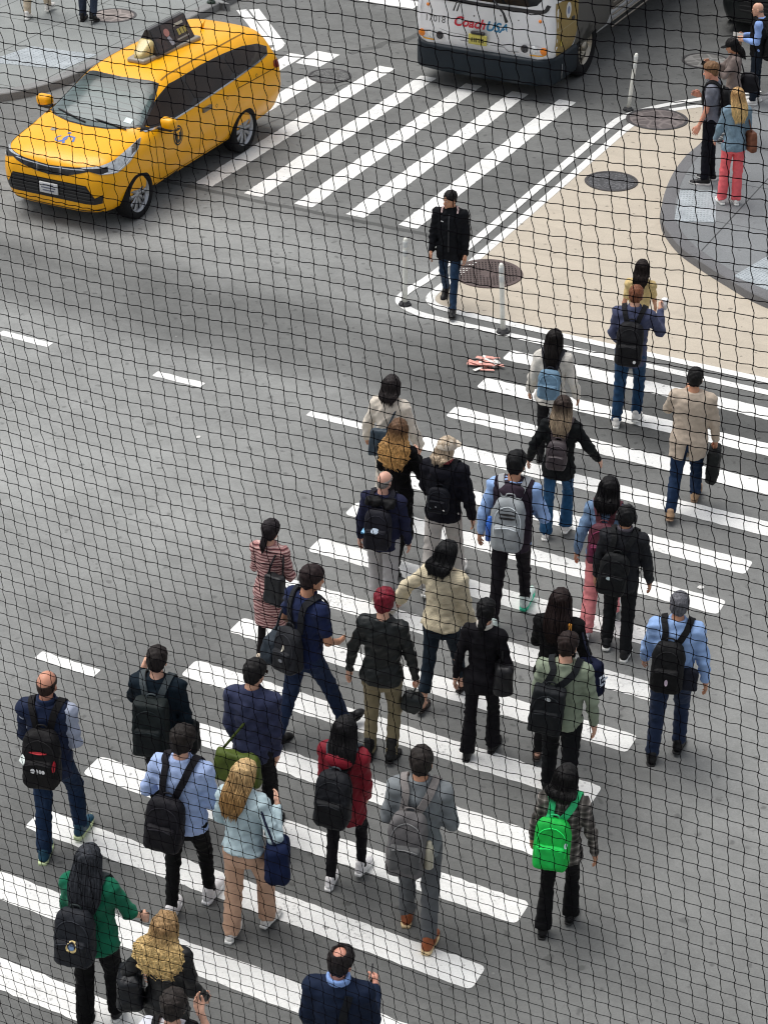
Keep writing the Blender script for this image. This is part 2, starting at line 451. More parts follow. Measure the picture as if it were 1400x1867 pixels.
v, f = band(smooth_path(inner2, 5), 0.12, 0.008); struct('edge_line', v, f, M_WHITE)
kerb_px = [(1290, 232), (1277, 257), (1250, 281), (1226, 313), (1211, 347), (1204, 377), (1205, 395), (1212, 415), (1237, 447), (1270, 472), (1325, 507), (1395, 545)]
kerb = [to_ed(G(u, v_, 0.12)) for u, v_ in kerb_px]
kerb = [(-8.55, 46.0), (-8.6, 33.0), (-8.8, 30.6)] + kerb + [(-5.0, 22.95), (-3.5, 22.75), (0, 22.7), (30, 22.7)]
KP = smooth_path(kerb, 5)
beige = [tuple(p) for p in IP[:]] + [(-9.95, 29.75), (-9.5, 30.3), (-8.93, 30.9)] + [tuple(p) for p in KP if p[1] < 30.8 and p[0] < 6] + [(6.0, 22.7)]
v, f = sheet(beige, 0.004); struct('painted_kerb_extension', v, f, M_BEIGE, 'tan painted corner area with double white outline')
# sidewalk of that corner: kerb stones and the flags behind them
a, b = KP, None
T = np.gradient(KP, axis=0); T /= np.linalg.norm(T, axis=1)[:, None]; Nn = np.stack([-T[:, 1], T[:, 0]], 1)
inn = KP + Nn * 0.20
n = len(KP)
vv = np.concatenate([np.c_[KP, np.full(n, 0.0)], np.c_[KP + Nn * 0.012, np.full(n, 0.11)], np.c_[KP + Nn * 0.03, np.full(n, 0.125)], np.c_[inn, np.full(n, 0.13)], np.c_[inn, np.full(n, 0.0)]])
ff = [(r * n + i, r * n + i + 1, (r + 1) * n + i + 1, (r + 1) * n + i) for r in range(4) for i in range(n - 1)]
struct('kerb', vv, [q[::-1] for q in ff], M_KERB, 'dark kerb stones curving round the street corner')
walk = [tuple(p) for p in inn] + [(30, 46.0)]
v = [(*p, 0.126) for p in walk]; f = [(i, i + 1, len(v) - 1) for i in range(len(v) - 2)]; struct('sidewalk', v, f, M_WALK, 'grey concrete sidewalk on the corner')
# sidewalk beyond the taxi
k2 = [(-60, 23.9), (-30, 23.95), (-23, 24.1), (-20.7, 24.5), (-19.75, 25.1), (-19.32, 25.95), (-19.18, 27.1), (-19.14, 29), (-19.12, 31), (-19.1, 34), (-19.1, 60)]
K2 = smooth_path(k2, 5)
T = np.gradient(K2, axis=0); T /= np.linalg.norm(T, axis=1)[:, None]; Nn = np.stack([-T[:, 1], T[:, 0]], 1)
in2 = K2 + Nn * 0.2; n = len(K2)
vv = np.concatenate([np.c_[K2, np.full(n, 0.0)], np.c_[K2 + Nn * 0.012, np.full(n, 0.12)], np.c_[K2 + Nn * 0.03, np.full(n, 0.135)], np.c_[in2, np.full(n, 0.14)], np.c_[in2, np.full(n, 0.0)]])
ff = [(r * n + i, r * n + i + 1, (r + 1) * n + i + 1, (r + 1) * n + i) for r in range(4) for i in range(n - 1)]
struct('kerb', vv, [q[::-1] for q in ff], M_KERBP, 'pale kerb stones of the sidewalk beyond the taxi')
walk = [tuple(p) for p in in2] + [(-60, 60)]
v = [(*p, 0.136) for p in walk]; f = [(i, i + 1, len(v) - 1) for i in range(len(v) - 2)]; struct('sidewalk', v, f, M_WALK2, 'pale concrete sidewalk beyond the taxi')

# sealed joints and cracks in the asphalt
M_SEAM = asphalt_mat('tar_seam', 0.12, False)
def seam(pts, wd, jit=.02, name='tar_seam'):
    P = smooth_path(pts, 10); P = P + rng.normal(0, jit, P.shape); v, f = band(P, wd, 0.002); struct(name, v, f, M_SEAM)
seam([(-24, 23.43), (-18, 23.46), (-14, 23.42), (-11.4, 23.45), (-10.7, 23.4)], .10, .012)
seam([(-15.9, 29.9), (-15.3, 31.2), (-14.75, 32.6), (-14.6, 34)], .14, .05)
seam([(-16.2, 24.6), (-15.4, 26.2), (-15.2, 28.1), (-14.9, 29.6)], .035, .02)
# ------------------------------------------------------------------ iron covers, warning pads
def iron_mat(name, c, pattern):
    t = NT(name); v = t.coord()
    f = t.noise(v, 5, 5, 0.65); col = t.mix(1.0, c, t.ramp(f, [(0.3, 0.75), (0.7, 1.25)]), 'MULTIPLY')
    if pattern == 'studs':
        vo = t.n('ShaderNodeTexVoronoi'); vo.inputs['Scale'].default_value = 26; t.l(v, vo.inputs['Vector'])
        k = t.ramp(vo.outputs['Distance'], [(0.25, 1.25), (0.55, 0.6)]); col = t.mix(1.0, col, k, 'MULTIPLY'); t.bump(k, 0.5, 0.01)
    elif pattern == 'patchy':
        vo = t.n('ShaderNodeTexVoronoi', feature='DISTANCE_TO_EDGE'); vo.inputs['Scale'].default_value = 4.2; t.l(v, vo.inputs['Vector'])
        col = t.mix(t.ramp(vo.outputs['Distance'], [(0.02, 0.55), (0.12, 0.0)]), col, tuple(min(1, x * 2.2) for x in c))
    t.base(col); t.set(Roughness=0.65, Metallic=0.2, Specular_IOR_Level=0.4); return t.m
def cover(e, d, rx, z, mat, label, name='manhole_cover', ring=True):
    c = ED(e, d, z); o = empty(name, c, -YAW); tag(o, label, 'manhole cover')
    mb = MB(); mb.add(*lathe([(0.001, 0.004), (rx * 0.86, 0.004), (rx * 0.88, 0.0)], 40)); mb.build('lid', mat, o, smooth=False)
    if ring:
        mb = MB(); mb.add(*lathe([(rx * 0.89, 0.0), (rx * 0.90, 0.006), (rx * 0.99, 0.006), (rx, 0.0)], 40, close=True)); mb.build('frame', plain('dark_iron', (0.075, 0.07, 0.07), 0.6, 0.3), o, smooth=False)
    return o
M_BROWN = iron_mat('rusty_iron', (0.135, 0.115, 0.11), 'patchy')
cover(-9.94, 29.32, 0.50, 0.010, M_BROWN, 'broad reddish brown cover at the tip of the tan corner, by the far bollard')
cover(-9.62, 26.5, 0.40, 0.010, iron_mat('grey_studded_iron', (0.12, 0.12, 0.125), 'studs'), 'grey studded manhole cover midway along the tan corner')
cover(-15.58, 28.73, 0.37, 0.010, iron_mat('street_iron', (0.15, 0.15, 0.145), 'studs'), 'manhole cover with pale ring in the far crosswalk, behind the taxi')
cover(-20.42, 29.48, 0.42, 0.138, iron_mat('sidewalk_iron', (0.22, 0.19, 0.175), 'patchy'), 'brownish cover set in the pale sidewalk beyond the taxi')
cover(-10.2, 32.45, 0.42, 0.006, iron_mat('worn_iron', (0.17, 0.165, 0.155), 'patchy'), 'worn cover in the asphalt in front of the dark car')
# slotted drain grate
c = ED(-9.88, 22.64, 0.010); o = empty('drain_grate', c, -YAW); tag(o, 'round slotted iron drain grate on the tan corner, behind the man in black', 'drain grate')
mg = plain('brown_iron', (0.115, 0.085, 0.078), 0.65, 0.25, 0.2, 12)
mb = MB(); mb.add(*lathe([(0.001, -0.004), (0.44, -0.004), (0.442, -0.005)], 48)); mb.build('sump', plain('sump_black', (0.02, 0.017, 0.016), 0.9), o, smooth=False)
mb = MB(); mb.add(*lathe([(0.405, -0.003), (0.41, 0.006), (0.465, 0.006), (0.47, -0.004)], 48, close=True))
ca, sa = math.cos(YAW), math.sin(YAW)
def bar(x0, x1, y, hw, ang):
    cx = (x0 + x1) / 2; ca_, sa_ = math.cos(ang), math.sin(ang)
    rot = np.array([[ca_, -sa_, 0], [sa_, ca_, 0], [0, 0, 1]])
    v, f = box((0, 0, 0), ((x1 - x0) / 2, hw, 0.004)); v = (v + np.array([cx, y, 0.001])) @ rot.T; mb.add(v, f)
for k in range(-6, 7):
    y = k * 0.064; hw_ = math.sqrt(max(0, 0.41 ** 2 - y * y)); 
    if hw_ > 0.05: bar(-hw_, hw_, y, 0.0135, YAW)
for k in range(-9, 10):
    x = k * 0.044; hw_ = math.sqrt(max(0, 0.41 ** 2 - x * x))
    if hw_ > 0.05:
        v, f = box((0, 0, 0), (0.0105, hw_, 0.0035)); v = v + np.array([x, 0, 0.0005]); rot = np.array([[ca, -sa, 0], [sa, ca, 0], [0, 0, 1]]); mb.add(v @ rot.T, f)
mb.add(*lathe([(0.001, 0.006), (0.10, 0.006), (0.115, -0.002)], 24))
mb.build('grating', mg, o, smooth=False)

def pad_mat():
    t = NT('pale_tactile_paving'); v = t.coord()
    c = t.mix(1.0, (0.42, 0.46, 0.48), t.ramp(t.noise(v, 3, 5), [(0.3, 0.75), (0.7, 1.15)]), 'MULTIPLY')
    c = t.mix(t.ramp(t.noise(v, 26, 3, 0.7), [(0.5, 0.0), (0.62, 0.7)]), c, (0.27, 0.30, 0.32))
    t.base(c); t.set(Roughness=0.75); return t.m
M_PAD = pad_mat()
def pad(corners, z, label):
    P = np.array(corners); c = P.mean(0)
    root = empty('tactile_pad', ED(c[0], c[1], z), -YAW); tag(root, label, 'tactile paving')
    q = P - c; mb = MB(); mb.add(*prism([tuple(x) for x in q[::-1]] if np.cross(q[1] - q[0], q[2] - q[1]) < 0 else [tuple(x) for x in q], 0, 0.006)); mb.build('slab', M_PAD, root, smooth=False)
    mb = MB(); nu, nv = 12, 16
    for i in range(nu):
        for j in range(nv):
            s, t_ = (i + .5) / nu, (j + .5) / nv
            p = (q[0] * (1 - s) + q[1] * s) * (1 - t_) + (q[3] * (1 - s) + q[2] * s) * t_
            mb.add(*lathe([(0.014, 0.006), (0.009, 0.011)], 6, c=(p[0], p[1], 0)))
    s = mb.build('stud_pattern', M_PAD, root)
pad([to_ed(G(*p, 0.13)) for p in ((1240, 345), (1307, 347), (1304, 405), (1229, 402))], 0.127, 'pale studded warning pad at the feet of the woman in pink trousers')
pad([to_ed(G(*p, 0.13)) for p in ((1400, 466), (1440, 490), (1402, 530), (1337, 503))], 0.127, 'pale studded warning pad beside the kerb, cut by the right edge')
pad([(-20.9, 26.3), (-19.5, 26.6), (-19.45, 27.5), (-20.7, 27.35)], 0.137, 'pale studded warning pad on the sidewalk beyond the taxi')

# ------------------------------------------------------------------ flexible bollards
M_BOL = plain('white_flexible_plastic', (0.88, 0.88, 0.80), 0.45, var=0.1, scale=18)
M_BAND = plain('reflective_band', (0.72, 0.74, 0.72), 0.35)
M_BASE = plain('black_rubber', (0.03, 0.03, 0.032), 0.75)
def bollard(px, h, lean, label):
    g = G(*px); o = empty('bollard', g); tag(o, label, 'bollard', 'white flexible bollards round the tan corner')
    mb = MB(); mb.add(*lathe([(0.088, 0.009), (0.082, 0.022), (0.052, 0.04), (0.034, 0.055)], 20))
    for k in range(4):
        a = R(45 + 90 * k); mb.add(*lathe([(0.018, 0.024), (0.018, 0.036)], 8, c=(0.068 * math.cos(a), 0.068 * math.sin(a), 0)))
    mb.build('base', M_BASE, o)
    L = np.array([lean[0], lean[1], 0])
    def at(z): return np.array([0, 0, z]) + L * (z / h) 
    prof = [(0.033, 0.05), (0.031, 0.3 * h), (0.031, h - 0.06), (0.028, h - 0.02), (0.016, h)]
    v, f = lathe(prof, 18); v = v + L * (v[:, 2:3] / h); mb = MB(); mb.add(v, f); mb.build('post', M_BOL, o)
    for z in (0.74 * h, 0.87 * h):
        v, f = lathe([(0.0325, z), (0.0335, z + 0.01), (0.0335, z + 0.07), (0.0325, z + 0.08)], 18); v = v + L * (v[:, 2:3] / h)
        mb = MB(); mb.add(v, f); mb.build('reflective_band', M_BAND, o)
bollard((738, 556), 0.95, (0.0, 0.0), 'white flexible bollard at the pointed tip of the tan corner')
bollard((917, 606), 0.95, (-0.055, 0.02), 'white flexible bollard on the near edge of the tan corner, by the drain grate')
bollard((1145, 200), 0.95, (0.07, 0.0), 'white flexible bollard farthest away, beside the broad brown cover')

# ------------------------------------------------------------------ litter on the road
M_RED = plain('red_print_card', (0.74, 0.36, 0.30), 0.7, var=.35, scale=40); M_CARD = plain('white_card', (0.78, 0.76, 0.72), 0.6)
g = G(885, 667); o = empty('crushed_wrapper', (g[0], g[1], 0.002)); tag(o, 'crushed red and white paper wrapper lying flat by the crosswalk', 'litter')
mbw, mbr = MB(), MB()
r2 = np.random.default_rng(3)
for k in range(34):
    a = r2.normal(0.25, 0.35); ln = r2.uniform(0.04, 0.13); c_ = np.array([r2.normal(0, 0.075), r2.normal(0, 0.06)])
    dx = np.array([math.cos(-a), math.sin(-a)]); ny = np.array([-dx[1], dx[0]]) * r2.uniform(0.012, 0.03)
    q = [c_ - dx * ln - ny, c_ + dx * ln - ny, c_ + dx * ln * .8 + ny, c_ - dx * ln + ny]
    zs = 0.004 + 0.0015 * k + r2.uniform(0, 0.02, 4)
    v = np.array([(p[0], p[1], z) for p, z in zip(q, zs)]); (mbr if k % 5 < 3 else mbw).add(v, [(0, 1, 2, 3)])
mbr.build('printed_scrap', M_RED, o, smooth=False); mbw.build('white_scrap', M_CARD, o, smooth=False)
M_SCRAP = plain('pale_paper', (0.7, 0.69, 0.66), 0.7)
for (u, v_, s, nm) in ((1278, 1072, 0.045, 'small torn paper scrap beside the crosswalk stripe end on the right'), (362, 797, 0.05, 'pale paper scrap on the bare asphalt left of the crosswalk'), (58, 229, 0.05, 'pink paper scrap beside the kerb near the taxi')):
    g = G(u, v_); pts = [(s * r2.uniform(.5, 1.2) * math.cos(a), s * r2.uniform(.4, 1) * math.sin(a), 0.004 + r2.uniform(0, .008)) for a in np.linspace(0, 2 * math.pi, 7)[:-1]]
    oo = mesh_obj('paper_scrap', pts, [tuple(range(6))], plain('pink_paper', (0.7, 0.4, 0.33), 0.7) if 'pink' in nm else M_SCRAP, loc=g, smooth=False); tag(oo, nm, 'litter')
# pole and bench-like ledge at the upper left
g = ED(-19.25, 30.95, 0.137); o = empty('street_post', g); tag(o, 'thin dark green post rising from the pale sidewalk kerb', 'post')
MBp = MB(); MBp.add(*lathe([(0.045, 0.0), (0.045, 2.9), (0.04, 2.92)], 14)); MBp.build('pole', plain('dark_green_paint', (0.03, 0.05, 0.035), 0.4), o)
MBp = MB(); MBp.add(*lathe([(0.085, 0.0), (0.08, 0.03), (0.05, 0.06)], 16)); MBp.build('base', plain('dark_green_paint', (0.03, 0.05, 0.035), 0.4), o)
# ------------------------------------------------------------------ vehicles
def pchip(xs, ys, x):
    xs = np.asarray(xs, float); ys = np.asarray(ys, float); x = np.asarray(x, float)
    h = np.diff(xs); dl = np.diff(ys) / h; m = np.zeros(len(xs))
    m[0], m[-1] = dl[0], dl[-1]
    for i in range(1, len(xs) - 1):
        if dl[i - 1] * dl[i] > 0:
            w1, w2 = 2 * h[i] + h[i - 1], h[i] + 2 * h[i - 1]; m[i] = (w1 + w2) / (w1 / dl[i - 1] + w2 / dl[i])
    k = np.clip(np.searchsorted(xs, x) - 1, 0, len(h) - 1); t = np.clip((x - xs[k]) / h[k], 0, 1); H = h[k]
    return ys[k] * (2 * t ** 3 - 3 * t ** 2 + 1) + m[k] * H * (t ** 3 - 2 * t ** 2 + t) + ys[k + 1] * (-2 * t ** 3 + 3 * t ** 2) + m[k + 1] * H * (t ** 3 - t ** 2)

def chaikin(P, n=2):
    P = np.asarray(P, float)
    for _ in range(n):
        Q = [P[0]]
        for a, b in zip(P[:-1], P[1:]): Q += [a * .75 + b * .25, a * .25 + b * .75]
        Q.append(P[-1]); P = np.array(Q)
    return P

def resample(P, n):
    s = np.r_[0, np.cumsum(np.linalg.norm(np.diff(P, axis=0), axis=1))]; t = np.linspace(0, s[-1], n)
    return np.stack([np.interp(t, s, P[:, k]) for k in range(P.shape[1])], 1)

def loft_body(tab, ns=90, m=40):
    """tab rows: x, z_bottom, w_low, w_mid, z_belt, w_belt, z_edge, w_roof, z_top; returns verts, faces"""
    tab = np.array(sorted(tab), float); x0, x1 = tab[0, 0], tab[-1, 0]
    u = (1 - np.cos(np.linspace(0, math.pi, ns))) / 2; u = 0.45 * u + 0.55 * np.linspace(0, 1, ns); X = x0 + (x1 - x0) * u
    cols = [pchip(tab[:, 0], tab[:, k], X) for k in range(1, 9)]
    V = []
    for i, x in enumerate(X):
        zb, wl, wm, zB, wB, zE, wR, zt = [c[i] for c in cols]
        zm1 = zb + (zB - zb) * 0.42; zm2 = zb + (zB - zb) * 0.80
        half = [(0, zb), (wl * .8, zb), (wl, zb + .05), (wm, zm1), (wm, zm2), (wB, zB), ((wB * .4 + wR * .6), zB * .4 + zE * .6), (wR, zE), (wR * .80, zt - (zt - zE) * .25), (wR * .45, zt - (zt - zE) * .04), (0, zt)]
        h = resample(chaikin(half, 3), m)
        full = np.r_[h, (h * [-1, 1])[-2:0:-1]]
        V.append(np.c_[np.full(len(full), x), full])
    k = len(V[0]); V = np.concatenate(V)
    F = [(i * k + j, (i + 1) * k + j, (i + 1) * k + (j + 1) % k, i * k + (j + 1) % k) for i in range(ns - 1) for j in range(k)]
    F += [tuple(range(k)), tuple((ns - 1) * k + j for j in range(k))[::-1]]
    return V, F

def apply_mods(o):
    dg = bpy.context.evaluated_depsgraph_get(); ev = o.evaluated_get(dg)
    me = bpy.data.meshes.new_from_object(ev); old = o.data; o.modifiers.clear(); o.data = me; bpy.data.meshes.remove(old)

def cut(o, shapes, mat_slot=None):
    for v, f in shapes:
        c = mesh_obj('cutter', v, f, o.data.materials[0], smooth=False)
        if o.parent: c.matrix_world = o.parent.matrix_world
        md = o.modifiers.new('cut', 'BOOLEAN'); md.operation = 'DIFFERENCE'; md.object = c; md.solver = 'EXACT'
        bpy.context.view_layer.update(); apply_mods(o); bpy.data.objects.remove(c)

class Proj:
    """lays flat shapes on a body by casting rays on it"""
    def __init__(s, V, F):
        s.t = BVHTree.FromPolygons([Vector(v) for v in V], F, all_triangles=False)
    def point(s, p, d, off):
        hit, nrm, i, dist = s.t.ray_cast(Vector(p), Vector(d))
        if hit is None: return None
        if nrm.dot(Vector(d)) > 0: nrm = -nrm
        return np.array(hit + nrm * off)
    def decal(s, polys, frame, off=0.004, grid=0.06, thick=0.0):
        """polys: outlines in (a, b); frame: (origin, a axis, b axis, ray dir)"""
        o, a, b, d = [np.array(q, float) for q in frame]
        bm = bmesh.new()
        for poly in polys:
            vs = [bm.verts.new((p[0], p[1], 0)) for p in poly]; bm.faces.new(vs)
        P = np.concatenate([np.array(p, float) for p in polys])
        if any(len(p) > 4 for p in polys): bmesh.ops.triangulate(bm, faces=bm.faces[:])
        for ax in (0, 1):
            lo, hi = P[:, ax].min(), P[:, ax].max()
            for c in np.arange(lo + grid, hi, grid):
                n = [0, 0, 0]; n[ax] = 1; co_ = [0, 0, 0]; co_[ax] = c
                bmesh.ops.bisect_plane(bm, geom=bm.verts[:] + bm.edges[:] + bm.faces[:], plane_co=co_, plane_no=n)
        bm.verts.index_update()
        V, ok = [], []
        for v in bm.verts:
            q = s.point(o + a * v.co.x + b * v.co.y, d, off); ok.append(q is not None); V.append(q if q is not None else np.zeros(3))
        F = [tuple(v.index for v in f.verts) for f in bm.faces if all(ok[v.index] for v in f.verts)]
        bm.free(); return np.array(V), F

LEFT = ((0, 3, 0), (1, 0, 0), (0, 0, 1), (0, -1, 0)); RIGHT = ((0, -3, 0), (1, 0, 0), (0, 0, 1), (0, 1, 0))
FRONT = ((8, 0, 0), (0, 1, 0), (0, 0, 1), (-1, 0, 0)); BACK = ((-16, 0, 0), (0, 1, 0), (0, 0, 1), (1, 0, 0)); TOP = ((0, 0, 6), (1, 0, 0), (0, 1, 0), (0, 0, -1))

def rounded(poly, n=2): 
    P = np.array(poly + [poly[0]], float); Q = []
    for _ in range(n):
        Q = []
        for a, b in zip(P[:-1], P[1:]): Q += [a * .82 + b * .18, a * .18 + b * .82]
        P = np.array(Q + [Q[0]])
    return [tuple(q) for q in P[:-1]]

def line_poly(pts, w):
    a, b = ribbon2(pts, w); return [tuple(p) for p in a] + [tuple(p) for p in b[::-1]]

def letters(text, size, shear=0.0, bold=0.0):
    """outline faces of a text as (a, b) polygons, origin at its centre"""
    cu = bpy.data.curves.new('t', 'FONT'); cu.body = text; cu.size = size; cu.shear = shear; cu.align_x = 'CENTER'; cu.align_y = 'CENTER'; cu.offset = bold; cu.resolution_u = 3
    o = bpy.data.objects.new('t', cu); COL.objects.link(o); bpy.context.view_layer.update()
    me = bpy.data.meshes.new_from_object(o.evaluated_get(bpy.context.evaluated_depsgraph_get()))
    out = [[(me.vertices[i].co.x, me.vertices[i].co.y) for i in p.vertices] for p in me.polygons]
    bpy.data.objects.remove(o); bpy.data.meshes.remove(me); bpy.data.curves.remove(cu)
    return out

def circle(c, r, n=24, sy=1.0): return [(c[0] + r * math.cos(a), c[1] + r * sy * math.sin(a)) for a in np.linspace(0, 2 * math.pi, n, endpoint=False)]

M_TYRE = plain('tyre_rubber', (0.012, 0.012, 0.013), 0.85, var=0.25, spec=.2)
M_RIM = plain('alloy', (0.42, 0.43, 0.45), 0.32, 0.85)
M_DARKRIM = plain('dark_wheel_well', (0.008, 0.008, 0.009), 0.9)
M_TRIM = plain('black_trim', (0.018, 0.018, 0.02), 0.5)
M_CHROME = plain('chrome', (0.6, 0.61, 0.63), 0.18, 0.9)
def glass_mat(name, c, rough=0.06):
    t = NT(name); v = t.coord(); t.base(t.mix(1.0, c, t.ramp(t.noise(v, 1.6, 3, 0.5, 0.8), [(0.3, 0.6), (0.7, 1.4)]), 'MULTIPLY')); t.set(Roughness=rough, Specular_IOR_Level=0.35); return t.m
M_GLASS = glass_mat('tinted_glass', (0.022, 0.014, 0.009))
def car_paint(name, c, coat=0.7):
    t = NT(name); v = t.coord()
    t.base(t.mix(1.0, c, t.ramp(t.noise(v, 2.0, 5, 0.6), [(0.3, 0.93), (0.7, 1.05)]), 'MULTIPLY'))
    t.set(Roughness=t.math('MULTIPLY_ADD', t.noise(v, 5, 5), 0.16, 0.26), Coat_Weight=coat, Coat_Roughness=0.12, Specular_IOR_Level=0.45); return t.m

def wheel(parent, x, y, r, side, spokes=10, width=0.235, rim=0.70, rim_mat=None, bus=False):
    """side: +1 faces +y"""
    t = MB(); w2 = width / 2
    prof = [(r * rim, -w2 * .9), (r * .80, -w2), (r * .93, -w2 * .96), (r * .985, -w2 * .78), (r, -w2 * .4), (r, w2 * .4), (r * .985, w2 * .78), (r * .93, w2 * .96), (r * .80, w2), (r * rim, w2 * .9)]
    t.add(*lathe(prof, 48, 'y', close=True))
    wl = empty('wheel', (x, y, r)); wl.parent = parent
    t.build('tyre', M_TYRE, wl)
    g = MB(); s = side
    g.add(*lathe([(r * rim * 1.01, s * w2 * .88), (r * rim * .97, s * w2 * .80), (r * rim * .90, s * w2 * .62), (r * rim * .86, s * w2 * .25)], 40, 'y', cap=False))
    if bus:
        g.add(*lathe([(0.001, s * w2 * .15), (r * .30, s * w2 * .15), (r * .36, s * w2 * .55), (r * .52, s * w2 * .45), (r * .56, s * w2 * .2), (r * rim * .9, s * w2 * .15)], 40, 'y'))
        g.add(*lathe([(0.001, s * w2 * .95), (r * .15, s * w2 * .92), (r * .18, s * w2 * .3)], 24, 'y'))
        for k in range(10):
            a = 2 * math.pi * k / 10; v, f = lathe([(0.022, 0), (0.018, s * 0.05)], 8, 'y'); g.add(v + np.array([r * .27 * math.cos(a), s * w2 * .2, r * .27 * math.sin(a)]), f)
        h = MB()
        for k in range(10):
            a = 2 * math.pi * (k + .5) / 10; h.add(*lathe([(0.001, s * (w2 * .505)), (0.042, s * w2 * .50)], 12, 'y', c=(r * .44 * math.cos(a), 0.004 * s, r * .44 * math.sin(a))))
        h.build('vent_hole', M_DARKRIM, wl)
    else:
        rr = r * rim
        for k in range(spokes):
            a = 2 * math.pi * k / spokes; ca, sa = math.cos(a), math.sin(a); tx = np.array([-sa, 0, ca]); rd = np.array([ca, 0, sa])
            P = []
            for q, hw, dep in ((.14, .030, .62), (.5, .026, .70), (.80, .036, .66), (.95, .05, .55)):
                c_ = rd * rr * q + np.array([0, s * w2 * dep, 0]); P += [c_ - tx * hw, c_ + tx * hw, c_ + tx * hw * .9 - np.array([0, s * .03, 0]), c_ - tx * hw * .9 - np.array([0, s * .03, 0])]
            F = []
            for i in range(3):
                for j in range(4): F.append((i * 4 + j, i * 4 + (j + 1) % 4, (i + 1) * 4 + (j + 1) % 4, (i + 1) * 4 + j))
            g.add(P, F)
        g.add(*lathe([(0.001, s * w2 * .72), (rr * .13, s * w2 * .70), (rr * .20, s * w2 * .60), (rr * .2, s * w2 * .3)], 20, 'y'))
        h = MB(); h.add(*lathe([(0.001, s * w2 * .12), (rr * .95, s * w2 * .12)], 32, 'y')); h.build('brake_shade', M_DARKRIM, wl)
    g.build('rim', rim_mat or M_RIM, wl)
    return wl

def arch_cutter(x, side, r, depth, yout=1.6, z=None, zr=None):
    n = 40; v = []
    for yy in (side * (yout - depth), side * yout):
        for k in range(n):
            a = 2 * math.pi * k / n; v.append((x + r * math.cos(a), yy, (zr if z is None else z) + r * math.sin(a)))
    f = [(k, (k + 1) % n, n + (k + 1) % n, n + k) for k in range(n)] + [tuple(range(n))[::-1], tuple(range(n, 2 * n))]
    if side < 0: f = [q[::-1] for q in f]
    return np.array(v), f

def body_shell(name, V, F, mat, parent, cuts, wells, black=None):
    o = mesh_obj(name, V, F, [mat, M_DARKRIM, M_TRIM], parent)
    cut(o, cuts)
    me = o.data
    if len(me.materials) < 3:
        me.materials.clear()
        for m in (mat, M_DARKRIM, M_TRIM): me.materials.append(m)
    for p in me.polygons:
        c = p.center; p.use_smooth = True; p.material_index = 0
        for (wx, wz, wr, yi) in wells:
            r_ = math.hypot(c.x - wx, c.z - wz)
            if r_ < wr * 1.004 and abs(c.y) > yi - 0.02:
                if abs(p.normal.y) < 0.6 and r_ > wr * .9 or abs(abs(c.y) - yi) < .03: p.material_index = 1
        if black and p.material_index == 0 and black(c, p.normal): p.material_index = 2
    return o

